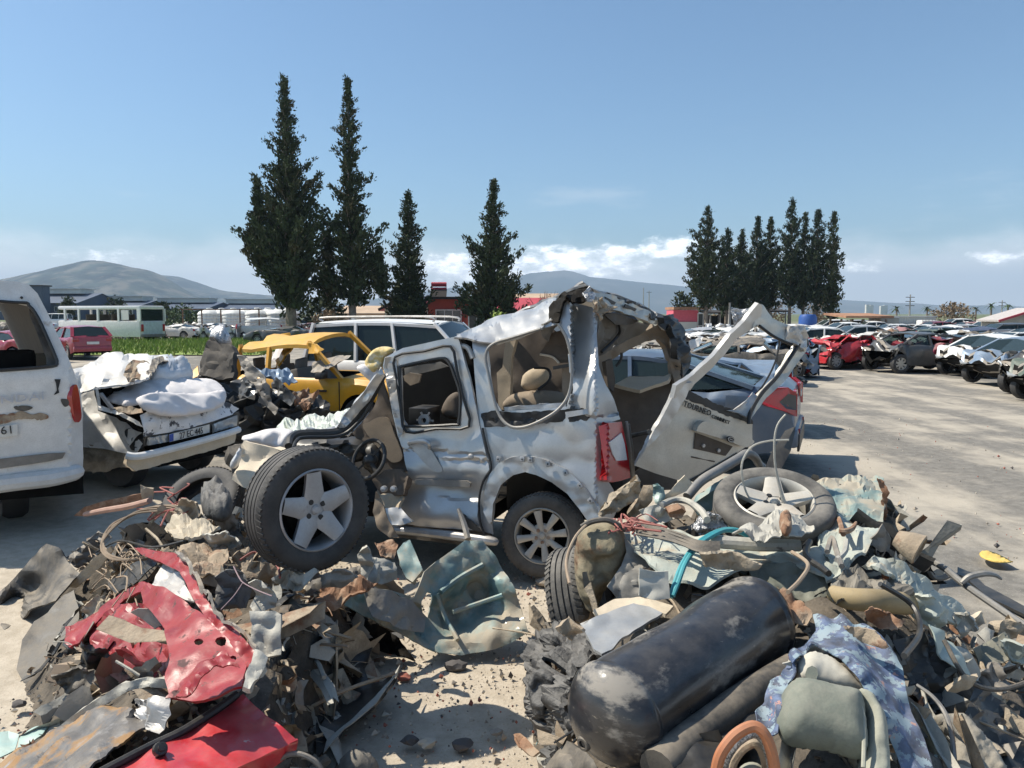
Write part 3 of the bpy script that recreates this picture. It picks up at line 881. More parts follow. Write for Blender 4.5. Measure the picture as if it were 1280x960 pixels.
# chimney house at the end of the first warehouse
t = thing('stair_tower', 'small dark tower at the end of the first warehouse', 'tower', (P(50, 392, 246).x, 246, 0))
MB().box((0, 0, 5.2), (4.5, 4, 10.4)).build('wall', bl_blue, t, smooth=False, local=True); MB().box((0, 0, 10.6), (5.6, 5, .4)).build('roof', bl_dark, t, smooth=False, local=True)

# pale green gabled house
d = 72; x0, x1 = P(481, 392, d).x, P(540, 392, d).x
t = thing('gabled_house', 'pale mint house with a low dark and red gable roof behind the short cypress', 'house', ((x0 + x1) / 2, d, 0)); hw = (x1 - x0) / 2
gable(t, -hw, hw, 0, 9, 2.45, 3.5, bl_green, bl_pinkroof, .5, 'y')
MB().bar((-hw - .5, -.55, 2.35), (0, -.55, 3.62), .08, .22).bar((0, -.55, 3.62), (hw + .5, -.55, 2.35), .08, .22).build('fascia', bl_dark, t, smooth=False, local=True)
win(t, (-.9, -.03, 1.5), .9, .9)
# red bungalow
d = 66; x0, x1 = P(535, 392, d).x, P(612, 392, d).x; hw = (x1 - x0) / 2
t = thing('red_bungalow', 'flat roofed red bungalow with white framed windows', 'house', ((x0 + x1) / 2, d, 0))
MB().box((-.6, 3, 1.6), (hw * 2 - 1.2, 6, 3.2)).box((hw * .62, 2.2, 1.45), (hw * .76, 7, 2.9)).build('wall', bl_red, t, smooth=False, local=True)
MB().box((-.6, 3, 3.3), (hw * 2 - .7, 6.8, .2)).box((hw * .62, 2.1, 3.0), (hw * .9, 7.8, .2)).build('roof', bl_dark, t, smooth=False, local=True)
win(t, (-.85, -.04, 1.2), 2.0, 2.1, sash=2); win(t, (1.55, -1.34, 1.25), 1.2, 1.9, sash=1)
# solar water heater on its roof
t = thing('water_heater', 'red solar water heater with stacked drums on the red bungalow roof', 'water heater', (P(549, 392, 68).x, 68, 3.3))
m = MB()
for z in (.75, 1.2): m.lathe([(0, -.65), (.2, -.65), (.2, .65), (0, .65)], (0, 0, z), (1, 0, 0), 10)
m.build('drum', bl_pinkroof, t, local=True); m = MB()
for sx_ in (-.6, .6): m.bar((sx_, 0, 0), (sx_, 0, 1.2), .06, .06); m.bar((sx_, -.9, 0), (sx_, 0, .9), .06, .06)
m.build('stand', bl_red, t, smooth=False, local=True)
MB().bar((-.7, -.5, .42), (.7, -.5, .42), 1.1, .06, up=(0, -.7, .7)).build('panel', bl_dark, t, smooth=False, local=True)
t = thing('roof_lamp', 'slim lamp post rising behind the red bungalow', 'lamp', (P(575, 392, 75).x, 75, 0))
MB().tube([(0, 0, 0), (0, 0, 4.2)], .05, 6).build('post', concrete, t, local=True); MB().box((0, 0, 4.25), (.4, .3, .18)).build('lamp_head', bl_dark, t, smooth=False, local=True)
# long low building with a crimson roof, tan building behind
d = 78; x0, x1 = P(608, 392, d).x, P(700, 392, d).x; hw = (x1 - x0) / 2
t = thing('long_house', 'low house with a crimson roof behind the lone cypress', 'house', ((x0 + x1) / 2, d, 0))
gable(t, -hw, hw, 0, 8, 2.2, 3.5, bl_white, bl_pinkroof, .5)
for k in (-.4, .1, .6): win(t, (hw * k, -.03, 1.3), 1.1, 1.1)
d = 95; x0, x1 = P(600, 392, d).x, P(715, 392, d).x; hw = (x1 - x0) / 2
t = thing('long_house', 'long tan roofed building behind the crimson roof', 'house', ((x0 + x1) / 2, d, 0))
gable(t, -hw, hw, 0, 10, 2.9, 4.4, bl_white, bl_tan, .5)
t = thing('long_house', 'low brick coloured building between the tall cypress trunks and the mint house', 'house', (P(462, 392, 100).x, 100, 0))
gable(t, -3.6, 3.6, 0, 8, 2.0, 2.9, bl_tan, bl_tan, .4)
# pink shed with the flat roof
d = 90; x0, x1 = P(842, 392, d).x, P(884, 392, d).x; hw = (x1 - x0) / 2
t = thing('pink_shed', 'bright pink shed with a flat brown roof by the first cypress of the row', 'shed', ((x0 + x1) / 2, d, 0))
MB().box((-.5, 2, 1.35), (hw * 1.5, 4, 2.1)).build('wall', bl_pink, t, smooth=False, local=True); MB().box((0, 2, 2.6), (hw * 2.1, 5, .3)).build('roof', rustroof, t, smooth=False, local=True)
MB().box((-.5, -.12, .6), (hw * 1.3, .2, .9)).build('counter', bl_white, t, smooth=False, local=True)
win(t, (hw * .6, -.05, 1.3), .5, 1.3, sash=0)


def open_shed(label, px0, px1, d, zt, roofm, wallm=None, posts=4, depth=5):
    x0, x1 = P(px0, 392, d).x, P(px1, 392, d).x; hw = (x1 - x0) / 2
    t = thing('open_shed', label, 'shed', ((x0 + x1) / 2, d, 0), 0)
    for k in range(posts):
        for yy in (0, depth): MB().box((-hw + 2 * hw * k / (posts - 1), yy, zt / 2 - .1), (.14, .14, zt - .2)).build('post', wallm or concrete, t, smooth=False, local=True)
    MB().bar((-hw - .5, depth / 2, zt + .1), (hw + .5, depth / 2, zt + .1), depth + .5, .16, up=(0, -.05, 1)).build('roof', roofm, t, smooth=False, local=True)
    MB().box((0, depth + .1, zt / 2 - .15), (hw * 2, .1, zt - .4)).build('back_wall', bl_dark, t, smooth=False, local=True)
    return t


open_shed('dark open shed with a flat roof under the first cypresses of the row', 888, 925, 88, 2.1, bl_dark)
open_shed('dark open shed between the trunks in the middle of the cypress row', 925, 982, 93, 2.3, bl_dark)
t = thing('barrel', 'blue plastic barrel beside the shed under the tallest cypress', 'barrel', (P(1010, 392, 80).x, 80, 0))
MB().lathe([(0, 0), (.85, 0), (.92, .3), (.9, 1.6), (.75, 1.9), (0, 1.95)], n=14).build('drum', M('blue_barrel', (.03, .10, .35), .5), t, local=True)
t = open_shed('rusty roofed hut with dark open sides behind the red and white wrecks', 1064, 1108, 62, 1.75, rustroof, M('hut_wood', (.22, .17, .12), .9), 4, 4)
x = P(1088, 392, 62)
MB().box((-.2, .0, .55), (1.4, .12, 1.1)).build('low_wall', grime, t, smooth=False, local=True)
t = thing('container', 'pale container with a dark green tree painted stain, beside the rusty roofed hut', 'container', (P(1112, 392, 64).x, 64, 0))
t['label'] = 'square pale container standing next to the rusty roofed hut'
MB().box((0, 1, .82), (1.5, 2.2, 1.64), bev=.03).build('wall', grime, t, smooth=False, local=True); MB().box((0, 1, 1.68), (1.56, 2.3, .06)).build('lid', bl_white, t, smooth=False, local=True)
t = thing('container', 'long low white container behind the wrecks', 'container', (P(1142, 392, 68).x, 68, 0))
m = MB().box((0, 1, .85), (3.8, 2.2, 1.7))
for k in range(19): m.box((-1.8 + .2 * k, -.12, .85), (.07, .06, 1.6))
m.build('wall', bl_white, t, smooth=False, local=True); MB().box((0, 1, 1.75), (3.95, 2.4, .1)).build('roof', bl_white, t, smooth=False, local=True)
t = thing('tank_cage', 'white caged liquid tank at the end of the low white container', 'tank', (P(1163, 392, 66).x, 66, 0))
MB().box((0, .5, .75), (1.3, 1.1, 1.4), bev=.12).build('tank', tankwhite, t, local=True)
m = MB()
for k in range(6): m.box((-.66 + .264 * k, -.08, .8), (.03, .03, 1.5)); m.box((0, -.08, .1 + .28 * k), (1.36, .03, .03))
m.build('cage', concrete, t, smooth=False, local=True)
t = thing('tin_shelter', 'open shelter with a red edged tin gable at the edge of the yard', 'shelter', (P(1285, 392, 52).x, 52, 0))
gable(t, -1.75, 3, 0, 2.2, 1.55, 2.25, grime, M('tin_roof', (.55, .50, .46), .6, .3), .35, 'y')
m = MB().bar((-2.15, -.42, 1.52), (.62, -.42, 2.38), .1, .14).bar((.62, -.42, 2.38), (3.4, -.42, 1.52), .1, .14); m.build('fascia', bl_pinkroof, t, smooth=False, local=True)
MB().box((.35, -.3, .8), (.2, .2, 1.6)).build('post', rustroof, t, smooth=False, local=True)

# white water tanks in rows
TG = 'white ribbed water tanks standing in two rows'
m = MB(); pr = [(0, 0)]
for k in range(7): pr += [(.98, .02 + .3 * k), (1.05, .08 + .3 * k), (1.05, .22 + .3 * k), (.98, .28 + .3 * k)]
pr += [(.9, 2.18), (.3, 2.38), (0, 2.4)]
m.lathe(pr, n=18)
tb = None
nm = ['first', 'second', 'third', 'fourth', 'fifth', 'sixth', 'seventh', 'eighth']
for i, (px, d) in enumerate([(262, 72), (277, 72.5), (292, 72), (305, 73), (322, 68), (335, 68.5), (348, 68), (360, 69)]):
    t = thing('water_tank', 'white ribbed water tank, %s of the row counted from the midibus end' % nm[i], 'water tank', (P(px, 392, d).x, d, 0), 0, TG)
    if tb is None: tb = m.build('tank', tankwhite, t, local=True); lid = MB().lathe([(0, 2.38), (.28, 2.38), (.26, 2.5), (0, 2.52)], n=12).build('lid', bl_frame, t, local=True)
    else:
        for q in (tb, lid): c = q.copy(); COL.objects.link(c); c.parent = t
# rusty rack frame near the tanks
t = thing('pipe_rack', 'rusty pipe frame standing in front of the white water tanks', 'rack', (P(276, 392, 66).x, 66, 0))
m = MB()
for k in range(5): m.box((-3.2 + 1.6 * k, 0, 1.2), (.09, .09, 2.4))
m.box((0, 0, 2.35), (6.9, .09, .09)); m.build('frame', rust, t, smooth=False, local=True)


def pole(label, px, d, h, arms=1):
    t = thing('utility_pole', label, 'pole', (P(px, 392, d).x, d, 0))
    MB().tube([(0, 0, 0), (0, 0, h)], [.2, .12], 6, sm=0).build('post', concrete, t, local=True)
    for k in range(arms):
        MB().box((0, 0, h - .5 - .8 * k), (1.7, .1, .12)).build('crossarm', bl_dark, t, smooth=False, local=True)


pole('concrete utility pole with a dark banded top beyond the white containers', 1137, 150, 5.6, 3)
pole('thin utility pole near the tin roofed shelter', 1252, 190, 5.2, 2)
pole('pale concrete pole between the first trunks of the cypress row', 912, 86, 3.2, 0)
pole('white tipped mast beyond the wrecked silver van', 804, 260, 10.5, 0)
pole('second thin mast beyond the wrecked silver van', 811, 260, 9.5, 1)
for i, (px, h) in enumerate([(1084, 19), (1090, 16), (1096, 19), (1102, 16.5), (1108, 17), (1114, 18)]):
    o = MB().box((0, 0, h / 2), (6.5, 6, h)).build('apartment_block', bl_white, smooth=False, local=True)
    o.location = (P(px, 388, 1500).x, 1500 + 12 * (i % 3), 0)
    tag(o, 'distant white apartment block on the plain behind the narrow column cypress', 'building', 'far white apartment blocks')

# ------------------------------------------------------------------ cars: one builder for every whole or battered car
TYPES = {
    'sedan': dict(L=4.5, W=1.76, H=1.43, sill=.24, belt=.90, deck=[(-2.25, .62), (-2.2, .86), (-1.95, .98), (-1.45, 1.0), (-.9, .93), (.75, .92), (1.2, .93), (1.75, .84), (2.12, .70), (2.25, .55)],
                  base=(-1.5, 1.05), roof=(-.85, .25), wheels=(-1.33, 1.32), doors=.0, wr=.31),
    'fastback': dict(L=4.5, W=1.8, H=1.42, sill=.24, belt=.93, deck=[(-2.25, .66), (-2.2, .95), (-2.05, 1.06), (-1.75, 1.05), (-1.2, .96), (.75, .94), (1.2, .95), (1.75, .84), (2.12, .68), (2.25, .52)],
                     base=(-1.75, 1.1), roof=(-.6, .3), wheels=(-1.36, 1.34), doors=.0, wr=.32),
    'hatch': dict(L=4.0, W=1.74, H=1.48, sill=.25, belt=.92, deck=[(-2.0, .60), (-1.97, .95), (-1.9, 1.02), (-1.2, .95), (.7, .93), (1.1, .95), (1.6, .86), (1.9, .70), (2.0, .52)],
                  base=(-1.9, 1.0), roof=(-1.45, .2), wheels=(-1.25, 1.25), doors=.0, wr=.31),
    'suv': dict(L=4.4, W=1.84, H=1.66, sill=.32, belt=1.05, deck=[(-2.2, .66), (-2.17, 1.05), (-2.1, 1.12), (-1.3, 1.07), (.8, 1.05), (1.15, 1.08), (1.8, 1.0), (2.1, .82), (2.2, .6)],
                base=(-2.1, 1.05), roof=(-1.7, .25), wheels=(-1.33, 1.33), doors=.0, wr=.36),
    'mpv': dict(L=4.2, W=1.82, H=1.80, sill=.28, belt=1.06, deck=[(-2.1, .60), (-2.08, 1.0), (-2.05, 1.1), (-1.2, 1.07), (1.0, 1.05), (1.25, 1.06), (1.75, .94), (2.02, .76), (2.1, .56)],
                base=(-2.05, 1.35), roof=(-1.85, .55), wheels=(-1.3, 1.35), doors=.0, wr=.32),
    'van': dict(L=5.0, W=1.9, H=2.05, sill=.3, belt=1.15, deck=[(-2.5, .62), (-2.48, 1.1), (-2.45, 1.2), (-1.2, 1.16), (1.5, 1.14), (1.75, 1.14), (2.2, 1.02), (2.44, .8), (2.5, .58)],
                base=(-2.45, 1.85), roof=(-2.3, 1.0), wheels=(-1.55, 1.6), doors=.0, wr=.33),
    'boxy': dict(L=4.3, W=1.64, H=1.42, sill=.26, belt=.88, deck=[(-2.15, .55), (-2.13, .86), (-2.0, .92), (-1.3, .90), (.65, .89), (1.0, .91), (1.8, .84), (2.12, .76), (2.15, .5)],
                 base=(-1.45, .88), roof=(-1.15, .28), wheels=(-1.2, 1.2), doors=.0, wr=.30),
}


def make_wheel(parent, c, r, wd, side, rimmat, spokes=6, name='wheel', lo=False):
    """tyre with its rim; side is the y direction that shows the rim"""
    n = 16 if lo else 28
    t = MB().lathe([(r * .66, -wd * .42), (r * .80, -wd * .5), (r * .96, -wd * .46), (r, -wd * .3), (r, wd * .3), (r * .96, wd * .46), (r * .80, wd * .5), (r * .66, wd * .42), (r * .62, 0)], c, (0, side, 0), n, closed=True)
    o = t.build(name, rubber, parent, local=True)
    m = MB().lathe([(r * .67, -wd * .38), (r * .67, wd * .40), (r * .63, wd * .43), (r * .60, wd * .34), (r * .58, -wd * .30)], c, (0, side, 0), n)
    m.lathe([(0, wd * .30), (r * .15, wd * .30), (r * .17, wd * .2)], c, (0, side, 0), 12)
    cc = V(c)
    for k in range(spokes):
        a = 2 * math.pi * k / spokes + .3
        e = V((math.cos(a), 0, math.sin(a)))
        m.bar(cc + V((0, side * wd * .24, 0)) + e * r * .10, cc + V((0, side * wd * .30, 0)) + e * r * .63, r * .05, r * .20, up=(0, side, 0)) if False else m.bar(cc + V((0, side * wd * .24, 0)) + e * r * .10, cc + V((0, side * wd * .28, 0)) + e * r * .63, r * .20, r * .06, up=(0, 1, 0))
    m.lathe([(0, -wd * .1), (r * .62, -wd * .1)], c, (0, side, 0), n, m=1)
    m.build('rim', [rimmat, hubdark], o, local=True)
    return o


def car_mesh_parts(root, tp, paint, seed=0, dmg=None, lo=True, windows='dark', rims=None, skip=(), two=None, sub=0, plates=True, lamps=True, trim=None, torn=False):
    """fills root (local axes: +x is the nose) with body, roof, windows, wheels, lamps and bumpers"""
    T = TYPES[tp]; rnd = random.Random(seed)
    L, W, H, sill, belt = T['L'], T['W'], T['H'], T['sill'], T['belt']
    dx = [p[0] for p in T['deck']]; dz = [p[1] for p in T['deck']]
    wr = T['wr']; ar = wr * 1.17
    xs = set(np.linspace(-L / 2, L / 2, 26 if lo else 44).round(4)) | set(dx)
    for wx in T['wheels']:
        for k in range(11): xs.add(round(wx - ar * math.cos(math.pi * k / 10), 4))
    xs = sorted(xs); xs = [x for i, x in enumerate(xs) if i == 0 or x - xs[i - 1] > .012]
    b0, b1 = T['base']; r0, r1 = T['roof']
    trim = trim or black
    vs, fs, fm = [], [], []
    nr = 10
    for x in xs:
        top = float(np.interp(x, dx, dz)); e = abs(x) / (L / 2)
        w_ = W / 2 * (1 - .13 * max(0, (e - .55) / .45) ** 2.2)
        zb = sill + (.10 * max(0, (e - .82) / .18))
        inarch = False
        for wx in T['wheels']:
            q = ar * ar - (x - wx) ** 2
            if q > 0: zb = max(zb, wr + math.sqrt(q)); inarch = True
        zb = min(zb, top - .06)
        incab = b0 + .03 < x < b1 - .03
        m1 = zb + (top - zb) * .32; m2 = zb + (top - zb) * .66
        ring = [(0, max(sill + .02, zb - .0)), (w_ * .80, zb), (w_ * .965, zb + .01), (w_ * 1.0, m1), (w_ * 1.005, m2), (w_ * .965, top - .055), (w_ * .92, top)]
        if incab: ring += [(w_ * .86, top - .01), (w_ * .84, .42), (0, .38)]
        else: ring += [(w_ * .78, top + .012), (w_ * .4, top + .03), (0, top + .035)]
        if inarch: ring[0] = (0, zb)
        vs += [(x, y, z) for y, z in ring] + [(x, -y, z) for y, z in ring[1:-1][::-1]]
    n = nr + (nr - 2)
    for i in range(len(xs) - 1):
        xm = (xs[i] + xs[i + 1]) / 2; cab = b0 < xm < b1
        for k in range(n):
            k2 = (k + 1) % n
            fs.append((i * n + k, i * n + k2, (i + 1) * n + k2, (i + 1) * n + k))
            kk = k if k < nr - 1 else n - 1 - k
            mt = 0
            if kk == 0 or kk == 1: mt = 1
            elif cab and kk >= 7: mt = 2
            fm.append(mt)
    fs += [tuple(range(n))[::-1], tuple((len(xs) - 1) * n + k for k in range(n))]; fm += [0, 0]
    fs = [f[::-1] for f in fs]
    parts = []

    def put(mb, name, mats, parent=None, smooth=True, angle=38):
        if name in skip: return None
        if dmg: mb.map(dmg)
        o = mb.build(name, mats, parent or root, smooth, True, angle)
        parts.append(o); return o
    bm_ = MB(); bm_.v = [V(v) for v in vs]; bm_.f = fs; bm_.m = fm
    if sub:
        q = bmesh.new(); me = bpy.data.meshes.new('tmp'); me.from_pydata(bm_.v, [], bm_.f); me.polygons.foreach_set('material_index', fm); q.from_mesh(me)
        bmesh.ops.subdivide_edges(q, edges=q.edges[:], cuts=sub, use_grid_fill=True); q.verts.index_update()
        bm_.v = [v.co.copy() for v in q.verts]; bm_.f = [tuple(v.index for v in f.verts) for f in q.faces]; bm_.m = [f.material_index for f in q.faces]
        q.free(); bpy.data.meshes.remove(me)
    if torn:
        fx = L * .26
        for i, f in enumerate(bm_.f):
            c = sum((bm_.v[k] for k in f), V((0, 0, 0))) / len(f)
            if c.x > fx and noise.noise(c * 2.6 + V((seed, 3, 1))) > .22 - .25 * (c.x - fx): bm_.m[i] = 3 if noise.noise(c * 6) > 0 else 1
    put(bm_, 'body', [paint, hubdark, interior, greymetal])
    # greenhouse: roof skin and pillars
    wb, wt = W / 2 * .92, W / 2 * .74
    rm = MB(); nx, ny = 9, 7
    for lay, dz_ in ((0, 0), (1, -.05)):
        for i in range(nx):
            for j in range(ny):
                u, v = i / (nx - 1), j / (ny - 1) * 2 - 1
                x = r0 + (r1 - r0) * u
                z = H - .05 * (abs(v) ** 2.4) - .05 * (2 * u - 1) ** 2 - (.02 if abs(v) > .9 else 0) + dz_
                rm.v.append(V((x - (.04 if u == 0 else 0) + (.05 if u == 1 else 0), v * (wt + .02), z)))
    for lay in (0, 1):
        for i in range(nx - 1):
            for j in range(ny - 1):
                a = lay * nx * ny + i * ny + j; f = (a, a + ny, a + ny + 1, a + 1)
                rm.f.append(f if lay == 0 else f[::-1]); rm.m.append(0 if lay == 0 else 1)
    o_ = nx * ny
    for i in range(nx - 1):
        for j in (0, ny - 1):
            a = i * ny + j; rm.f.append((a, a + ny, a + ny + o_, a + o_)); rm.m.append(0)
    for j in range(ny - 1):
        for i in (0, nx - 1):
            a = i * ny + j; rm.f.append((a, a + 1, a + 1 + o_, a + o_)); rm.m.append(0)
    put(rm, 'roof', [paint, greytrim])
    zt = H - .085
    zbelt = lambda x: float(np.interp(x, dx, dz)) - .02
    nwin = 3 if (r1 - r0) > 2.2 or tp in ('mpv', 'van', 'suv') else 2
    pil = []
    top_x = lambda u: r0 + (r1 - r0) * u
    bot_x = lambda u: b0 + (b1 - b0) * u
    us = [0] + ([.36, .66] if nwin == 3 else [.52]) + [1]
    if tp in ('mpv', 'van', 'suv'): tu, bu = us, us
    for s in (-1, 1):
        for u in us:
            pm = MB()
            edge = u in (0, 1)
            wd_ = .13 if u == 0 else (.07 if u == 1 else .085)
            tx = top_x(u); bx = bot_x(u) if edge else top_x(u) + (bot_x(u) - top_x(u)) * .35
            pm.bar((bx, s * wb * .985, zbelt(bx)), (tx, s * wt, zt), .05, wd_, up=(0, s, 0), bev=0)
            put(pm, 'pillar', [paint, hubdark], smooth=False)
    if windows != 'none':
        gm_ = glass_dark if windows == 'dark' else glass
        for s in (-1, 1):
            for k in range(len(us) - 1):
                u0, u1 = us[k], us[k + 1]
                if windows == 'some' and rnd.random() < .55: continue
                f0 = lambda u: bot_x(u) if u in (0, 1) else top_x(u) + (bot_x(u) - top_x(u)) * .35
                q = [V((f0(u0) + .05, s * wb * .97, zbelt(f0(u0)))), V((f0(u1) - .05, s * wb * .97, zbelt(f0(u1)))), V((top_x(u1) - .02, s * wt * .99, zt)), V((top_x(u0) + .02, s * wt * .99, zt))]
                put(MB().add(q + [p - V((0, s * .006, 0)) for p in q], [(0, 1, 2, 3), (7, 6, 5, 4), (0, 1, 5, 4), (2, 3, 7, 6)]), 'side_window', gm_, smooth=False)
        for nm, bx, tx, ex in (('windshield', b1, r1, 1), ('rear_window', b0, r0, -1)):
            if windows == 'some' and rnd.random() < .4: continue
            q = [V((bx, wb * .93, zbelt(bx))), V((bx + ex * .06, 0, zbelt(bx) + .02)), V((bx, -wb * .93, zbelt(bx))), V((tx, -wt * .97, zt + .01)), V((tx + ex * .04, 0, zt + .045)), V((tx, wt * .97, zt + .01))]
            put(MB().add(q + [p - V((ex * .006, 0, 0)) for p in q], [(0, 1, 4, 5), (1, 2, 3, 4), (11, 10, 7, 6), (10, 9, 8, 7)]), nm, gm_)
    # seats
    for sx_ in (b0 + .75, b0 + 1.65):
        if sx_ < b1 - .45:
            for s in (-1, 1):
                m = MB().box((sx_, s * .36, .72), (.16, .48, .62), Matrix.Rotation(-.2, 3, 'Y'), bev=.04); m.box((sx_ - .07, s * .36, 1.10), (.1, .24, .17), bev=.03)
                if not lo: put(m, 'seat', greytrim)
    # ends
    zf = float(np.interp(L / 2 - .1, dx, dz)); zr = float(np.interp(-L / 2 + .05, dx, dz))
    if 'front_bumper' not in skip: put(MB().box((L / 2 - .06, 0, .42), (.2, W * .88, .24), bev=.05), 'front_bumper', [two or paint])
    if 'rear_bumper' not in skip: put(MB().box((-L / 2 + .05, 0, .46), (.2, W * .9, .24), bev=.05), 'rear_bumper', [two or paint])
    if 'grille' not in skip: put(MB().box((L / 2 - .03, 0, (zf + .5) / 2 + .02), (.06, W * .42, .13), bev=.01), 'grille', hubdark, smooth=False)
    if lamps:
        for s in (-1, 1):
            put(MB().box((L / 2 - .13, s * W * .36, zf - .06), (.2, .36, .14), Matrix.Rotation(-s * .35, 3, 'Z'), bev=.03), 'headlight', lampglass)
            put(MB().box((-L / 2 + .08, s * W * .385, zr - .10), (.14, .26, .2), bev=.03), 'taillight', taillens)
            put(MB().box((b1 - .28, s * (W / 2 + .09), belt + .08), (.12, .2, .13), bev=.03), 'mirror', trim)
    if plates:
        put(MB().box((-L / 2 - .02, 0, .72), (.015, .5, .115)), 'number_plate', plate, smooth=False)
    for wx in T['wheels']:
        for s in (-1, 1):
            if ('wheel', wx > 0, s) in skip: continue
            c = V((wx, s * (W / 2 - .11), wr))
            if dmg:
                q = dmg(V((wx, s * (W / 2 - .11), wr))); c = V((q.x, q.y, max(wr * .97, min(wr, q.z + .03))))
            parts.append(make_wheel(root, c, wr, .2, s, rims or alloy, 6 + seed % 3, lo=lo))
    return parts


def damage(seed, roof=0.0, front=0.0, rear=0.0, noise_=.03, side=0.0, f=1.4, tp='sedan', tilt=0.0):
    """bends every part of one car the same way"""
    T = TYPES[tp]; L = T['L']; belt = T['belt']; H = T['H']; rs = V((seed * 1.7, -seed * .9, seed * 2.3))

    def fn(p):
        p = V(p); q = V(p)
        if roof and p.z > belt - .02:
            k = roof * (.75 + .5 * noise.noise(V((p.x * .6, p.y * .8, seed))))
            q.z = belt + (p.z - belt) * max(.06, 1 - k); q.x += roof * .25 * (p.z - belt) * math.sin(seed)
            q.y += roof * .22 * (p.z - belt) * math.cos(seed * 2.1)
        if front and p.x > L * .16:
            a = (p.x - L * .16); q.x = L * .16 + a * (1 - front * .55); q.z += front * .28 * a * noise.noise(V((p.y * 1.6, p.z * 2, seed + 3))) * 1.6 + front * .06 * a
            q.y += front * .2 * a * noise.noise(V((p.x * 2, p.z * 2, seed + 8)))
        if rear and p.x < -L * .16:
            a = (-p.x - L * .16); q.x = -L * .16 - a * (1 - rear * .55); q.z += rear * .28 * a * noise.noise(V((p.y * 1.6, p.z * 2, seed + 13))) * 1.6
            q.y += rear * .2 * a * noise.noise(V((p.x * 2, p.z * 2, seed + 18)))
        if side: q.y *= 1 - side * .25 * max(0, math.cos(p.x * 1.1 + seed))
        a = noise_ * (.35 + .65 * min(1, p.z / .5))
        if a:
            w_ = p * f + rs
            q += V((noise.noise(w_), noise.noise(w_ + V((9, 2, 4))), noise.noise(w_ + V((3, 7, 1))) * .8)) * a
            w_ = p * f * 3.1 + rs
            q += V((noise.noise(w_), noise.noise(w_ + V((9, 2, 4))), noise.noise(w_ + V((3, 7, 1))))) * a * .4
        q.z = max(q.z, .02)
        if tilt: q.z += tilt * q.x
        return q
    return fn


def copy_car(src, name, label, cat, loc, rz, group, paint=None, old=None):
    """a copy of a car with copies of its parts and their sub-parts, repainted on the object's own material slot"""
    t = thing(name, label, cat, loc, rz, group)
    for ch in list(src.children):
        c = ch.copy(); COL.objects.link(c); c.parent = t
        for g in ch.children:
            d = g.copy(); COL.objects.link(d); d.parent = c
        if paint and c.material_slots:
            for sl_ in c.material_slots:
                if sl_.material == old:
                    sl_.link = 'OBJECT'; sl_.material = paint
    return t
# ------------------------------------------------------------------ rows of wrecks across the yard
VAR = {
    'flat_sedan': ('sedan', dict(roof=.8, noise_=.10), 'some', ()), 'nose_sedan': ('sedan', dict(front=.9, roof=.25, noise_=.07), 'some', ('front_bumper', 'grille')),
    'crushed_hatch': ('hatch', dict(roof=.62, rear=.7, noise_=.11), 'some', ()), 'whole_mpv': ('mpv', dict(noise_=.015), 'dark', ()), 'whole_sedan': ('sedan', dict(noise_=.012), 'dark', ()),
    'heap_hatch': ('hatch', dict(roof=.95, front=1.0, rear=.7, noise_=.34, f=1.9), 'none', ('headlight', 'mirror')), 'dented_suv': ('suv', dict(roof=.5, noise_=.08), 'some', ()), 'whole_van': ('van', dict(noise_=.015), 'dark', ()),
    'crushed_boxy': ('boxy', dict(roof=.6, rear=.4, noise_=.1), 'some', ()), 'nose_fast': ('fastback', dict(front=1.0, noise_=.06, roof=.1), 'some', ('front_bumper', 'grille')), 'heap_sedan': ('sedan', dict(roof=.9, front=.8, rear=1.0, noise_=.28, f=1.6), 'none', ('mirror',)),
    'open_mpv': ('mpv', dict(roof=.25, noise_=.06), 'none', ('mirror',)), 'whole_hatch': ('hatch', dict(noise_=.012), 'dark', ()),
}
protos = {}


def put_car(key, px, pyb, head, paint, label, group, cat='car', name=None, sub=0, loc=None, rims=None):
    tp, dm, wn, skip = VAR[key]
    loc = loc or G(px, pyb); rz = math.radians(head)
    nm = name or {'van': 'parked_van', 'mpv': 'wrecked_van'}.get(tp, 'wrecked_car' if 'whole' not in key else 'parked_car')
    if (key, sub) not in protos:
        t = thing(nm, label, cat, loc, rz, group)
        seed = len(protos) * 3 + 2
        car_mesh_parts(t, tp, paint, seed, damage(seed, tp=tp, **dm), True, wn, rims, skip, sub=sub, torn=dm.get('front', 0) > .7)
        protos[(key, sub)] = (t, paint); return t
    s, old = protos[(key, sub)]
    return copy_car(s, nm, label, cat, loc, rz, group, paint, old)


RN = 'wrecks along the right-hand edge of the lane'
RB = 'rows of wrecks packed behind the lane'
LB = 'wrecks beyond the grass strip'
MB2 = 'wrecks parked behind the silver van'
rose = M('faded_rose_paint', (.42, .20, .20), .4, 0, dust=.4)
greenp = M('dull_green_paint', (.07, .11, .09), .4, 0, dust=.4)
police = M('light_blue_paint', (.10, .28, .45), .35, 0, dust=.1)
purple = M('purple_paint', (.16, .05, .20), .35, 0, dust=.1)
silverbg = M('silver_far', (.52, .53, .54), .35, .5, dust=.25)
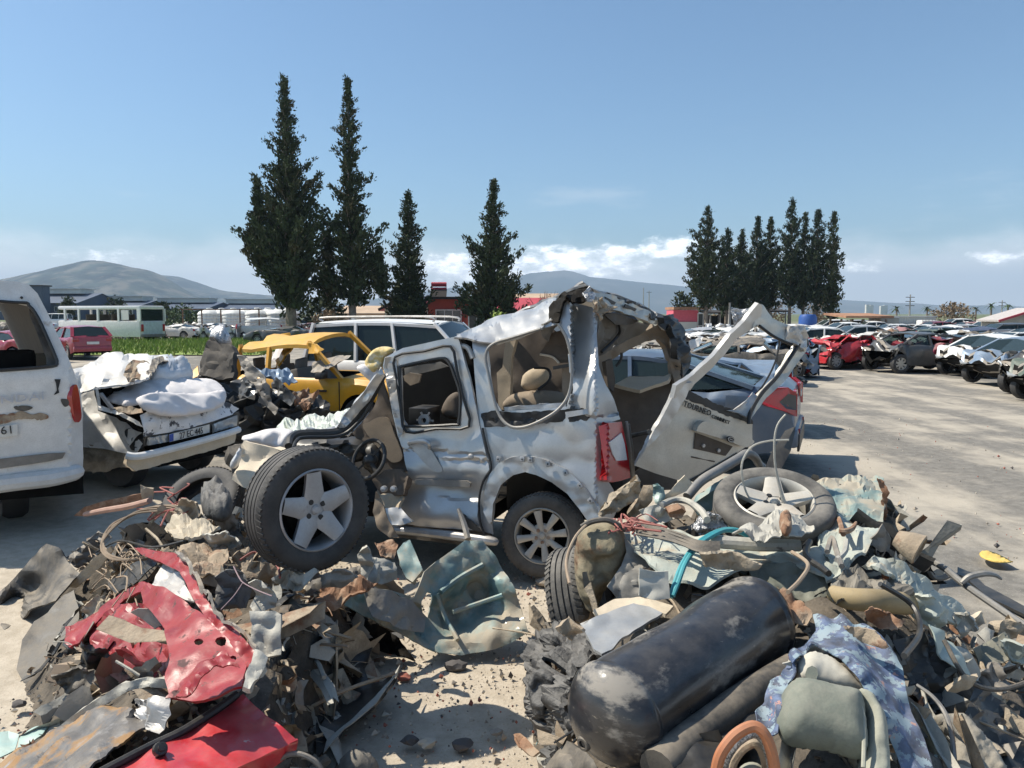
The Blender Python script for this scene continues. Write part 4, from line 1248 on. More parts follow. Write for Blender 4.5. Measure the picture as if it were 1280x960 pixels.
# near row, noses on the lane
put_car('heap_hatch', 1046, 459, 200, red, 'bright red car crushed to a heap at the head of the lane row', RN, sub=1)
put_car('heap_sedan', 1068, 455, 160, white_dirty, 'white crumpled wreck wedged between the red heap and the dark grey car', RN, sub=1)
put_car('nose_fast', 1138, 464, 190, darkgrey, 'dark grey car with its front torn open and a bright alloy wheel', RN, sub=1, rims=alloy_light)
put_car('heap_hatch', 1168, 464, 150, maroon, 'maroon wreck squeezed between the dark grey and the silver car', RN, sub=1)
put_car('nose_sedan', 1236, 469, 197, white, 'white sedan with a smashed nose behind the pale blue grey sedan', RN, sub=1)
put_car('nose_sedan', 1278, 480, 193, blue_pale, 'pale blue grey sedan with the bonnet pushed up beside the lane', RN, sub=1)
put_car('nose_fast', 1338, 494, 192, black_paint, 'black car with its front end ripped off and a white plate showing', RN, sub=1)
put_car('nose_sedan', 1362, 503, 186, greenp, 'dull green car cut by the picture edge with a dusty front tyre', RN, sub=1)
# second and further rows
D = [('whole_sedan', 1016, 447, 174, white, 'white patrol car with a light blue and purple band along the doors'),
     ('whole_sedan', 1052, 428, 185, white, 'white car parked in front of the rusty roofed hut, beyond the red heap'), ('whole_sedan', 1068, 440, 182, silverbg, 'silver sedan parked in front of a white car near the red heap'),
     ('flat_sedan', 1092, 436, 170, white_dirty, 'white flattened sedan behind the dark grey wreck'), ('heap_hatch', 1108, 440, 200, rust, 'rusty red heap behind the dark grey wreck'),
     ('heap_sedan', 1124, 436, 150, rose, 'faded rose wreck below the pale container'), ('crushed_hatch', 1140, 444, 200, greenp, 'olive green hatchback crushed behind the maroon wreck'),
     ('nose_sedan', 1160, 437, 186, silverbg, 'silver sedan behind the maroon wreck'), ('whole_sedan', 1166, 425, 184, maroon, 'maroon sedan in front of the long low container'),
     ('flat_sedan', 1182, 442, 175, white, 'white sedan with flattened roof behind the silver nosed row'), ('nose_sedan', 1195, 431, 188, silverbg, 'silver sedan below the brown leafless bush'),
     ('crushed_boxy', 1215, 438, 184, navy, 'navy boxy car with dented roof above the white nosed sedan'), ('whole_hatch', 1248, 436, 180, black_paint, 'black hatchback above the pale blue grey sedan'),
     ('nose_sedan', 1205, 422, 190, rose, 'faded rose sedan far behind the navy boxy car'), ('whole_sedan', 1232, 424, 183, white, 'white sedan far behind the black hatchback'),
     ('flat_sedan', 1262, 427, 178, white_dirty, 'white flattened car in front of the tin shelter'), ('nose_sedan', 1285, 443, 184, silverbg, 'silver sedan at the picture edge in the second row'),
     ('crushed_hatch', 1142, 428, 190, white, 'white crushed hatchback in front of the long low container'), ('heap_sedan', 1176, 420, 160, white_dirty, 'white crumpled wreck in the farthest row below the caged tank'),
     ('whole_sedan', 1085, 424, 182, white, 'white car parked right under the rusty roofed hut'), ('whole_hatch', 1062, 421, 182, silverbg, 'small silver hatchback behind the white car beyond the red heap'),
     ('heap_hatch', 1220, 417, 160, white, 'white heap of bodywork on the skyline of the farthest row'), ('whole_sedan', 1250, 416, 183, silverbg, 'silver sedan in the farthest row before the palms'),
     ('nose_sedan', 1290, 428, 186, darkgrey, 'dark grey sedan cut by the picture edge under the tin shelter'), ('flat_sedan', 1128, 421, 186, silverbg, 'silver flattened car in the farthest row beside the pale container'),
     ('whole_hatch', 1036, 419, 184, white, 'white hatchback under the end of the cypress row'), ('crushed_boxy', 1150, 417, 184, rose, 'faded rose boxy car in the farthest row'),
     ('heap_sedan', 1270, 420, 170, rust, 'rusty heap in the farthest row before the tin shelter'), ('whole_hatch', 1192, 415, 185, white, 'white hatchback in the farthest row before the brown bush')]
D += [('heap_sedan', 1192, 457, 165, white_dirty, 'white crumpled wreck just behind the maroon wreck'), ('flat_sedan', 1210, 452, 186, silverbg, 'silver flattened sedan behind the white smashed nose'),
      ('heap_hatch', 1228, 447, 195, darkmetal, 'dark heap behind the silver flattened sedan'), ('crushed_hatch', 1262, 452, 188, white, 'white crushed hatchback over the pale blue grey sedan'),
      ('heap_sedan', 1298, 460, 175, silverbg, 'silver heap at the picture edge above the black torn car'), ('flat_sedan', 1152, 450, 180, white_dirty, 'white flattened car behind the dark grey torn car'),
      ('heap_hatch', 1086, 449, 205, white_dirty, 'white heap behind the bright red heap'), ('heap_sedan', 1102, 446, 160, darkmetal, 'dark heap behind the dark grey torn car'),
      ('crushed_boxy', 1176, 432, 184, white, 'white boxy wreck under the brown leafless bush'), ('flat_sedan', 1242, 440, 184, darkgrey, 'dark flattened sedan two rows behind the pale blue grey sedan'),
      ('flat_sedan', 1078, 430, 184, white, 'white flattened car under the rusty hut roof'), ('nose_sedan', 1110, 429, 186, white, 'white sedan with smashed nose below the pale container'),
      ('heap_hatch', 1020, 432, 170, silverbg, 'silver heap beyond the white patrol car'), ('flat_sedan', 1002, 428, 182, white, 'white flattened car beyond the roof of the patrol car')]
for k, px, py, hd, pt, lab in D: put_car(k, px, py, hd, pt, lab, RB, sub=1 if py >= 449 else 0)
# band on the patrol car
pc = [o for o in bpy.data.objects if o.get('label', '').startswith('white patrol')][0]
for s in (-1, 1):
    m = MB().add([(-2.1, s * .905, .52), (-.1, s * .905, .45), (.6, s * .905, .88), (-2.1, s * .905, .88)], [(0, 1, 2, 3) if s < 0 else (3, 2, 1, 0)])
    m.build('door_band', purple, pc, smooth=False, local=True)
    m = MB().add([(-.05, s * .907, .45), (2.0, s * .85, .5), (1.2, s * .9, .88), (.65, s * .907, .88)], [(0, 1, 2, 3) if s < 0 else (3, 2, 1, 0)]); m.build('door_band', police, pc, smooth=False, local=True)
    MB().lathe([(0, 0), (.17, 0), (.17, .012), (0, .012)], (.1, s * .91, .68), (0, s, 0), 16).build('door_emblem', plate, pc, local=True)
# behind the silver van
D = [('heap_sedan', 884, 447, 170, white_dirty, 'white crumpled wreck between the van roof and its raised tailgate'), ('flat_sedan', 905, 436, 185, white, 'white flattened sedan farther behind the van roof'),
     ('heap_hatch', 958, 470, 150, blue_pale, 'blue and white mangled wreck seen through the tailgate frame'), ('heap_sedan', 930, 455, 200, greymetal, 'grey mangled wreck beside the tailgate frame'),
     ('crushed_boxy', 905, 478, 165, darkmetal, 'burnt dark wreck lying just behind the grey blue sedan'), ('flat_sedan', 868, 433, 175, silverbg, 'silver flattened car below the pink shed'),
     ('whole_sedan', 985, 437, 178, white, 'white sedan behind the top of the raised tailgate'), ('nose_sedan', 962, 428, 180, white, 'white sedan under the middle trunks of the cypress row'),
     ('crushed_hatch', 925, 425, 190, white_dirty, 'dirty white hatchback below the dark open shed'), ('heap_hatch', 898, 423, 190, silverbg, 'silver heap beside the pink shed'),
     ('crushed_hatch', 880, 532, 163, blue_pale, 'pale blue smashed tail of a hatchback just beyond the grey blue sedan')]
for k, px, py, hd, pt, lab in D: put_car(k, px, py, hd, pt, lab, MB2, sub=1 if px in (958, 930, 884, 880) else 0)
# left side beyond the grass strip
D = [('open_mpv', 318, 431, 200, white, 'white gutted van beyond the grass next to the yellow roof'), ('flat_sedan', 218, 431, 170, white_dirty, 'white flattened sedan just right of the midibus'),
     ('heap_hatch', 236, 430, 200, black_paint, 'black heap just right of the midibus'), ('flat_sedan', 258, 428, 165, white, 'white flattened sedan in front of the pipe rack'),
     ('heap_sedan', 276, 432, 190, silverbg, 'silver heap between the pipe rack and the grass'), ('crushed_hatch', 296, 424, 185, white, 'white crushed hatchback before the water tanks'),
     ('heap_hatch', 245, 419, 160, white_dirty, 'dirty white heap in the back row near the midibus'), ('crushed_boxy', 265, 417, 184, silverbg, 'silver boxy wreck in the back row before the tanks'),
     ('heap_sedan', 340, 421, 180, white, 'white heap under the white tanks next to the gutted van'), ('nose_sedan', 390, 425, 185, rose, 'faded rose sedan beside the thick cypress trunk'),
     ('whole_mpv', 392, 417, 180, white, 'white people carrier between the two tall cypress trunks'), ('heap_hatch', 406, 424, 200, black_paint, 'black heap between the two tall cypress trunks'),
     ('flat_sedan', 352, 430, 175, darkgrey, 'dark flattened car behind the yellow roof'), ('heap_hatch', 290, 413, 190, rust, 'rusty heap in the farthest row before the tanks'),
     ('whole_van', 68, 408, 185, white, 'white van far behind the midibus front'), ('heap_sedan', 20, 424, 170, white_dirty, 'white heap seen through the white van rear window'), ('flat_sedan', 45, 421, 190, silverbg, 'silver flattened car seen through the white van rear window'),
     ('heap_hatch', 5, 418, 190, greymetal, 'grey heap seen through the white van rear window'), ('whole_sedan', 585, 416, 175, white, 'white sedan parked in front of the red bungalow'), ('flat_sedan', 555, 418, 180, silverbg, 'silver flattened car in front of the bungalow window'),
     ('crushed_hatch', 470, 414, 180, rose, 'faded rose hatchback behind the white people carrier roof')]
for k, px, py, hd, pt, lab in D: put_car(k, px, py - (7 if px < 345 and py > 420 else 0), hd, pt, lab, LB)
# red hatchbacks by the grass
put_car('whole_hatch', 98, 447, 136, darkred, 'crimson hatchback seen from behind next to the grass strip', 'red cars by the grass strip', sub=1)
put_car('nose_sedan', 12, 452, 160, darkred, 'crimson car with a stripped door seen through the white van rear window', 'red cars by the grass strip', sub=1)
# loose bodywork strewn among the rows: past counting
rnd = random.Random(77); m = MB()
pal = [white_dirty, greymetal, darkmetal, darkmetal, silverbg, rust, black, red_prime]
for x0, x1, y0, y1, n in ((-34, -10, 60, 78, 1000), (8, 48, 24, 60, 1100), (3.5, 9, 22, 40, 260), (18, 34, 16, 24, 160)):
    for i in range(n):
        x, y = rnd.uniform(x0, x1), rnd.uniform(y0, y1)
        if 8 <= x0 < 15 and x < 6 + y * .30 + (5.5 if y < 36 else 0): continue
        if x0 == 18 and x < 19.5 + (24 - y) * .35: continue
        if x0 < -20 and x > -12 + 0 * y and y < 45: continue
        s = rnd.uniform(.06, .30); e = [V((rnd.gauss(0, s), rnd.gauss(0, s), rnd.gauss(0, s * .6))) for _ in range(5)]
        c = V((x, y, abs(rnd.gauss(0, .3)) + .05))
        m.add([c + q for q in e], [(0, 1, 2), (0, 2, 3), (0, 3, 4), (1, 2, 4)], rnd.choice((0, 1, 2, 3, 3, 4, 5, 6, 7) if i % 3 else (0, 1, 2, 6)))
tag(m.build('scrap_debris', pal, smooth=False), kind='stuff')
# ------------------------------------------------------------------ puffed cloth and cushions
def puff(name, out, d, mat, height, parent=None, seed=0, wrinkle=.01, freq=8, step=None, back=.6, ctrl=(), curve=True, stretch=None, angle=60, folds=0):
    """a stuffed thing: outline in the photograph, its own distance, bulging both ways"""
    o = sheet(name, out, mat, parent, d, step=step, thick=0, curve=curve, ctrl=ctrl, seed=seed, angle=None)
    me = o.data; org = wloc(o)
    vs = [v.co.copy() for v in me.vertices]; fs = [tuple(p.vertices) for p in me.polygons]
    bd = {}
    for f in fs:
        for i in range(len(f)):
            a, b = f[i], f[(i + 1) % len(f)]
            if (b, a) in bd: del bd[(b, a)]
            else: bd[(a, b)] = 1
    bv = sorted({i for e in bd for i in e}); B = np.array([vs[i] for i in bv]); A = np.array(vs)
    dist = np.sqrt(((A[:, None] - B[None]) ** 2).sum(2).min(1)); mx = dist.max()
    N = vnormals(vs, fs); nav = V((0, 0, 0))
    for n_ in N: nav += n_
    nav.normalize()
    t = np.clip(dist / (mx * .85), 0, 1); h = np.sqrt(1 - (1 - t) ** 2)
    st = V(stretch) if stretch else V((1, 1, 1))
    fr, bk = [], []
    for v, q in zip(vs, h):
        p = (v + org); pp = V((p.x * st.x, p.y * st.y, p.z * st.z)) * freq + V((seed, seed * 2, 0))
        wr = wrinkle * (fbm(pp, 3) + 1.2 * (.4 - abs(noise.noise(pp * .7))))
        if folds: wr += folds * math.sin((p.x * .8 + p.y * .3 + p.z * 1.5) * 30 + 4 * noise.noise(p * 2.2)) * (.35 + noise.noise(p * 3.1))
        fr.append(v + nav * (height * q + wr * (.3 + .7 * q))); bk.append(v - nav * (height * back * q))
    n0 = len(vs)
    ren = {i: i for i in bv}
    allv = fr + bk
    nf = list(fs) + [tuple((i if i in ren else n0 + i) for i in reversed(f)) for f in fs]
    mats = list(me.materials)
    me2 = bpy.data.meshes.new(name); me2.from_pydata(allv, [], nf)
    for m_ in mats: me2.materials.append(m_)
    me2.polygons.foreach_set('use_smooth', [True] * len(nf))
    q = bmesh.new(); q.from_mesh(me2); bmesh.ops.delete(q, geom=[v for v in q.verts if not v.link_faces], context='VERTS'); q.to_mesh(me2); q.free()
    o.data = me2; bpy.data.meshes.remove(me)
    return o


# ------------------------------------------------------------------ white minibus with its back to us, at the edge of the picture
vp = VPlane((-4.0, 7.3, 0), (.8, .6), .0)
vd = lambda x, y: vp.d(x, y, max(0, (470 - y)) * .0026 + (max(0, x - 88) * .012 if y > 400 else 0))
t = thing('minibus', 'white minibus with a dirty dented tailgate and an empty rear window', 'minibus', (vp.at(60, 600).x, vp.at(60, 600).y, 0))
edge = [(0, 351), (20, 352), (36, 356), (47, 367), (60, 392), (73, 421), (84, 444), (93, 466), (99, 488), (103, 520), (104, 570), (103, 590)]
rear = [(-150, 350), (-60, 350)] + edge + [(60, 596), (0, 603), (-150, 620)]
hole = [(-140, 378), (18, 378), (36, 382), (48, 398), (60, 424), (69, 445), (71, 453), (64, 458), (0, 463), (-140, 473)]
sheet('tailgate', rear, white_dirty, t, vd, holes=[hole], step=6, amp=.012, fold=.004, freq=2.2, thick=.02, seed=4, back=greytrim)
hd = V((-.6, .8, 0)) * 4.7
full = [(-150, 620), (-160, 480), (-158, 380), (-150, 350), (-60, 350)] + edge
ring0 = [P(x, y, vd(x, y)) for x, y in full]
vs, fs = [], []
for k in range(9):
    for p in ring0: vs.append(p + hd * (k / 8) + V((0, 0, .02 * math.sin(k))))
n = len(ring0)
for k in range(8):
    for i in range(n - 1):
        if i in (0, 1) and k in (1, 2, 4, 5): continue
        fs.append((k * n + i, k * n + i + 1, (k + 1) * n + i + 1, (k + 1) * n + i))
finish_sheet('body', vs, fs, white_dirty, t, thick=.04, back=greytrim)
flo = [P(-150, 600, vd(-150, 600)), P(103, 585, vd(103, 585))]
MB().add([flo[0], flo[1], flo[1] + hd, flo[0] + hd] + [q - V((0, 0, .25)) for q in (flo[0], flo[1], flo[1] + hd, flo[0] + hd)], [(0, 1, 2, 3), (7, 6, 5, 4), (0, 4, 5, 1), (1, 5, 6, 2), (2, 6, 7, 3), (3, 7, 4, 0)]).build('floor_pan', hubdark, t, smooth=False)
fr = ring0[-1] + hd
MB().add([flo[0] + hd, fr, fr + V((0, 0, .75)), flo[0] + hd + V((0, 0, .75))], [(0, 1, 2, 3)]).add([flo[0] + hd * 1.01, fr + hd * .01, fr + hd * .01 + V((0, 0, .75)), flo[0] + hd * 1.01 + V((0, 0, .75))], [(3, 2, 1, 0)]).build('nose_panel', white_dirty, t, smooth=False)
m = MB(); h2 = [(-140, 378), (18, 378), (36, 382), (48, 398), (60, 424), (69, 445), (71, 453), (64, 458), (0, 463), (-140, 473)]
m.tube([P(x, y, vd(x, y) - .01) for x, y in h2], .016, 6, closed=True, sm=3); m.build('window_seal', black, t)
sheet('window_reveal', [(36, 382), (48, 398), (60, 424), (69, 445), (71, 453), (64, 458), (58, 456), (58, 448), (46, 415), (37, 395)], darkmetal, t, lambda x, y: vd(x, y) + .07, step=4, thick=.01)
sheet('taillight', [(96, 481), (99, 492), (101, 508), (102, 522), (98, 528), (94, 524), (91, 508), (90, 495), (92, 484)], taillens, t, lambda x, y: vd(x, y) - .05, step=3, thick=.08, curve=True)
m = MB(); pb = [(-150, 632), (0, 609), (60, 602), (92, 595), (98, 592)]
m.tube([P(x, y - 4, vd(x, y) - .01) for x, y in pb], [.08, .08, .08, .075, .05], 10); m.build('rear_bumper', white_dirty, t)
sheet('step_trim', [(-150, 592), (0, 574), (60, 567), (82, 566), (78, 573), (60, 577), (0, 586), (-150, 606)], greymetal, t, lambda x, y: vd(x, y) - .02, step=5, thick=.02, amp=.006)  # dark strip carrying the shading of the step above the bumper
for i, (pl, mt) in enumerate([([(-30, 524), (16, 516), (28, 514), (40, 518), (50, 516), (60, 519), (58, 524), (40, 524), (24, 524), (0, 531), (-30, 534)], rustmud), ([(18, 508), (34, 507), (41, 510), (30, 514), (20, 512)], darkmetal), ([(76, 499), (86, 500), (85, 507), (80, 508)], darkmetal)]):
    sheet('rust_patch', pl, mt, t, lambda x, y: vd(x, y) - .011, step=3, thick=.004, jag=1.6, seed=i, curve=True)
sheet('paint_scar', [(68, 474), (76, 474), (75, 478), (73, 486), (74, 491), (67, 494), (71, 488), (70, 479)], ink, t, lambda x, y: vd(x, y) - .014, step=2.5, thick=.003)
sheet('number_plate', [(-48, 539), (22, 530), (22, 544), (-48, 554)], plate, t, lambda x, y: vd(x, y) - .02, step=6, thick=.008)
c = P(9, 538, vd(9, 538) - .032); text_mesh('plate_number', '61', .105, ink, t, c, V((.8, .6, .06)), (0, 0, 1), .002)
c = P(13, 499, vd(13, 499) - .02); text_mesh('lettering', 'YUNDAI', .105, ghost, t, c, V((.8, .6, .05)), (0, 0, 1), .002, 1.35)
sc_ = [(c, r) for c, r in ((P(27, 372, vd(27, 372) - .012), .012),)]
MB().ball(sc_[0][0], .014, 1).build('washer_jet', ink, t)
for px, py, off, mt in ((6, 452, .55, interior), (-40, 455, .55, interior), (42, 455, 1.2, tan_light)):
    c = vp.at(px, py, off); MB().box(c + V((0, 0, -.2)), (.5, .16, .62), Matrix.Rotation(math.radians(37), 3, 'Z'), bev=.05).build('seat', mt, t)
for px, k in ((16, .55), (-95, .55)):
    c = vp.at(px, 610, .8); c.z = .33; R = V((.8, .6, 0))
    MB().lathe([(.2, -.1), (.30, -.11), (.335, -.06), (.335, .06), (.30, .11), (.2, .1)], c, R, 22, closed=True).build('wheel', rubber, t)

# ------------------------------------------------------------------ white sedan crushed flat, bedding in its open boot
cn = V((-3.94, 8.4, 0)); ru = V((.38, .92, 0)); su = V((-.92, .38, 0))
rp = VPlane(cn, ru); sp_ = VPlane(cn, su, .36)
t = thing('crushed_sedan', 'white sedan with its roof crushed down and boot torn open', 'car', (cn.x, cn.y, 0))
sheet('rear_wing', [(86, 500), (101, 496), (118, 483), (121, 500), (125, 511), (150, 519), (170, 528), (178, 536), (179, 553), (174, 566), (158, 567), (130, 561), (104, 559), (84, 556)], white_dirty, t, sp_.f(), step=4.5, amp=.03, fold=.035, freq=3.2, thick=.01, seed=11)
sheet('wing_skirt', [(95, 556), (104, 556), (130, 560), (160, 566), (174, 572), (184, 580), (170, 589), (160, 585), (150, 584), (128, 590), (96, 590)], mud, t, sp_.f(.03), step=4, amp=.02, fold=.03, freq=5, thick=.01, jag=1.5, seed=12)
sheet('roof', [(88, 464, 8.9), (110, 454, 9.4), (131, 446, 9.9), (164, 441, 10.4), (203, 442, 10.3), (213, 449, 10), (205, 456, 9.6), (190, 462, 9.2), (186, 471, 8.9), (170, 478, 8.7), (157, 482, 8.6), (134, 484, 8.55), (118, 484, 8.5), (100, 492, 8.6), (86, 496, 8.7)], white_dirty, t,
      step=4, amp=.05, fold=.016, freq=1.5, thick=.02, jag=.8, seed=13, ctrl=[(150, 462, 9.0), (130, 470, 8.75)], back=tan_dark)
sheet('roof_tear', [(154, 468, 8.65), (158, 456, 8.8), (166, 451, 8.9), (184, 449, 9.1), (186, 452, 9.0), (170, 458, 8.8), (176, 468, 8.7), (168, 480, 8.5), (158, 476, 8.5)], rustmud, t, step=3, amp=.03, fold=.05, freq=6, jag=1.5, seed=14)
sheet('pillar', [(183, 469, 9.0), (190, 452, 9.5), (196, 445, 9.7), (210, 444, 9.8), (211, 451, 9.6), (198, 455, 9.4), (190, 470, 8.9)], darkmetal, t, step=3, amp=.02, fold=.03, seed=15)
sheet('boot_well', [(119, 486, 8.7), (160, 482, 9.3), (238, 478, 10.6), (292, 505, 9.95), (180, 538, 8.7), (124, 511, 8.55)], interior, t, step=6, amp=.02, fold=.03, seed=16, thick=.02)
sheet('boot_rim', [(118, 483, 8.5), (122, 484, 8.5), (126, 507, 8.5), (150, 515, 8.5), (174, 527, 8.4), (178, 534, 8.38), (170, 530, 8.36), (148, 519, 8.4), (123, 512, 8.45)], white_dirty, t, step=3, amp=.01, fold=.015, freq=8, seed=17)
MB().bar(P(126, 492, 8.5), P(141, 512, 8.45), .035, .03).build('boot_hinge', bare, t)
rd = rp.f(-.01)
sheet('boot_lid', [(175, 519), (186, 514), (205, 516), (240, 516), (268, 509), (283, 502), (299, 511), (291, 518), (262, 528), (225, 538), (181, 546), (177, 532)], white_chip, t, lambda x, y: rd(x, y) + max(0, 528 - y) * .004, step=4, amp=.02, fold=.035, freq=4, thick=.008, seed=18)
sheet('lamp_panel', [(181, 546), (225, 538), (262, 528), (291, 518), (299, 514), (299, 534), (260, 541), (215, 551), (180, 558)], darkmetal, t, rp.f(.03), step=4, amp=.012, fold=.015, freq=8, seed=19)
sheet('taillight', [(267, 530), (297, 519), (297, 532), (267, 540)], lampglass, t, rp.f(-.01), step=3.5, amp=.008, fold=.01, freq=12, thick=.03, seed=20)
sheet('taillight', [(185, 548), (210, 543), (211, 552), (186, 557)], lampglass, t, rp.f(-.005), step=3.5, amp=.01, fold=.015, freq=12, thick=.03, seed=21)
sheet('lamp_socket', [(158, 540), (168, 534), (176, 537), (180, 546), (178, 558), (170, 563), (162, 560)], black, t, sp_.f(-.02), step=3, amp=.02, fold=.03, freq=9, seed=22, curve=True)
sheet('broken_lamp', [(160, 538), (170, 533), (177, 540), (170, 546), (163, 556), (159, 560)], white_dirty, t, sp_.f(-.05), step=3, amp=.015, fold=.02, freq=9, seed=24)
sheet('number_plate', [(212, 543), (262, 530.5), (262, 540.5), (212, 552.5)], plate, t, rp.f(-.035), step=6, thick=.01)
sheet('plate_band', [(212, 543.3), (217, 542), (217, 551), (212, 552.2)], plate_blue, t, rp.f(-.04), step=6, thick=.006)
c = rp.at(239.5, 541.6, -.05); xd = rp.at(262, 535.8) - rp.at(212, 547.8); text_mesh('plate_number', '27 EC 445', .105, ink, t, c, xd, (0, 0, 1), .002, .80)
m = MB().tube([rp.at(158, 569, -.03), rp.at(176, 570, -.10), rp.at(230, 557, -.10), rp.at(280, 543, -.10), rp.at(298, 537, -.05)], .042, 8); m.build('bumper_strip', white, t)
sheet('rear_bumper', [(160, 572), (176, 573), (230, 561), (280, 547), (297, 540), (295, 553), (270, 562), (249, 567), (215, 577), (187, 585), (172, 589), (162, 582)], cream, t, rp.f(-.05), step=4, amp=.02, fold=.03, freq=4, thick=.01, seed=23)
fw = su
m = MB(); q0 = cn + V((0, 0, .24)) + fw * .3 + ru * .42
m.add([q0, q0 + fw * 3.7, q0 + fw * 3.5 + ru * 1.1, q0 + ru * 1.1] + [p + V((0, 0, .3)) for p in (q0, q0 + fw * 3.7, q0 + fw * 3.5 + ru * 1.1, q0 + ru * 1.1)], [(3, 2, 1, 0), (4, 5, 6, 7), (0, 1, 5, 4), (1, 2, 6, 5), (2, 3, 7, 6), (3, 0, 4, 7)])
m.build('floor_pan', hubdark, t, smooth=False)
for a in (.75, 3.1):
    for b_ in (.34, 1.4):
        MB().lathe([(0, -.09), (.17, -.09), (.27, -.1), (.30, -.05), (.30, .05), (.27, .1), (.17, .09), (.0, .06)], cn + fw * a + ru * b_ + V((0, 0, .29)), ru, 20, closed=False).build('wheel', rubber, t)
sheet('front_wing', [(70, 505), (95, 500), (100, 556), (70, 553)], white_dirty, t, sp_.f(.02), step=6, amp=.03, fold=.02)
# bedding
o = puff('pillow', [(133, 498, 8.75), (150, 488, 8.9), (166, 481, 9.1), (190, 476, 9.4), (225, 475, 9.8), (262, 476, 10.1), (280, 486, 10), (280, 499, 9.7), (250, 503, 9.3), (210, 500, 8.9), (180, 504, 8.6), (160, 508, 8.5), (142, 504, 8.6)], None, clothwhite, .07, seed=3, wrinkle=.012, freq=5, step=2.2, folds=.03)
tag(o, 'white pillow behind another one in the open boot of the crushed white sedan', 'pillow', 'white pillows in the boot')
o = puff('pillow', [(170, 499, 8.35), (183, 493, 8.5), (205, 491, 8.8), (240, 493, 9.2), (275, 489, 9.6), (282, 497, 9.6), (278, 507, 9.4), (262, 514, 9.1), (240, 519, 8.85), (215, 521, 8.6), (195, 518, 8.4), (178, 511, 8.3)], None, clothwhite, .06, seed=8, wrinkle=.012, freq=5, step=2.2, folds=.03)
tag(o, 'white pillow bulging over the boot lid of the crushed white sedan, above its number plate', 'pillow', 'white pillows in the boot')
o = puff('plastic_bag', [(188, 474, 9.3), (193, 457, 9.7), (207, 449, 10), (222, 455, 10), (236, 469, 10), (240, 476, 9.9), (214, 478, 9.5)], None, whitebag, .14, seed=5, wrinkle=.07, freq=8, step=3.5)
tag(o, 'crumpled clear plastic bag on the roof edge of the crushed white sedan', 'plastic bag')
o = sheet('torn_paper', [(142, 510, 8.35), (160, 508, 8.4), (176, 509, 8.35), (178, 514, 8.3), (160, 517, 8.3), (148, 515, 8.3)], rustmud, step=3, amp=.02, fold=.03, seed=6); tag(o, 'brown torn scraps in front of the white pillows', 'scrap')

# ------------------------------------------------------------------ yellow car
TYPES['yellow'] = dict(TYPES['boxy'], H=1.52, base=(-1.75, .86), roof=(-1.4, .12))
yl = V((-3.2, 13.15, .10)); ya = math.radians(-20)
t = thing('yellow_car', 'boxy yellow car with a buckled roof and missing windows', 'car', yl, ya)


def ydm(p):
    q = V(p)
    if q.z > .86:
        q.z += (q.z - .86) * (.14 + .12 * math.sin(q.x * 1.6 + .4)) + .05 * noise.noise(q * 1.2) * (q.z - .8); q.y += .1 * (q.z - .86); q.z += (.13 * q.y - .05) * min(1, (q.z - .86) / .5)
    if q.x < -.9:
        a = -.9 - q.x; q.x = -.9 - a * .55; q += V((noise.noise(q * 2.1), noise.noise(q * 2.1 + V((3, 3, 3))), noise.noise(q * 2.3 + V((7, 1, 2))))) * .35 * min(1, a)
    if q.x > 1.5: q += V((noise.noise(q * 2), noise.noise(q * 2 + V((5, 0, 0))), noise.noise(q * 2 + V((0, 5, 0))))) * .14
    return q + V((noise.noise(q * 1.4), noise.noise(q * 1.4 + V((9, 0, 0))), 0)) * .02


car_mesh_parts(t, 'yellow', yellow, 5, ydm, False, 'none', alloy, ('rear_bumper', 'taillight', 'number_plate', 'front_bumper', 'grille', 'headlight'), sub=1)
for o in t.children:
    if o.name.startswith('roof'): o.data.materials[0] = yellow_roof
for k, (px, py, r_) in enumerate([(352, 452, .1), (382, 450, .1)]):
    pass
R = Matrix.Rotation(ya, 3, 'Z')
yw = lambda x, y, z: yl + R @ V((x, y, z))
m = MB().bar((.86, -.80, .30), (.86, -.825, .85), .012, .012).bar((-.2, -.80, .30), (-.2, -.825, .85), .012, .012); m.map(lambda v: ydm(v) + V((0, -.012, 0))); m.build('door_gap', ink, t, smooth=False, local=True)
MB().box((.55, -.835, .70), (.16, .03, .03)).build('door_handle', black, t, local=True)
MB().box((.2, -.83, .36), (1.9, .03, .05)).build('trim_strip', black, t, local=True)
sheet('bonnet_flap', [(395, 428, 12.7), (423, 430, 12.3), (440, 436, 12.1), (427, 441, 12.2), (400, 442, 12.6)], yellow_roof, t, step=3.5, amp=.02, fold=.03, thick=.012, seed=31)
sheet('windscreen', [(411, 452, 12.5), (434, 443, 12.9), (462, 443, 12.6), (450, 458, 12.1), (416, 467, 12.3)], greymetal, t, step=4, amp=.02, fold=.03, freq=5, seed=32)
sheet('broken_pillar', [(341, 452, 12.9), (352, 436, 13), (363, 431, 13), (365, 436, 12.9), (356, 448, 12.8), (347, 458, 12.8)], yellow, t, step=3, amp=.01, fold=.03, thick=.03, seed=33)
sheet('door_window', [(314, 452, 13.6), (316, 436, 13.7), (344, 434, 13.5), (340, 446, 13.5), (334, 458, 13.4)], clothwhite, t, step=4, amp=.02, fold=.03, seed=34)
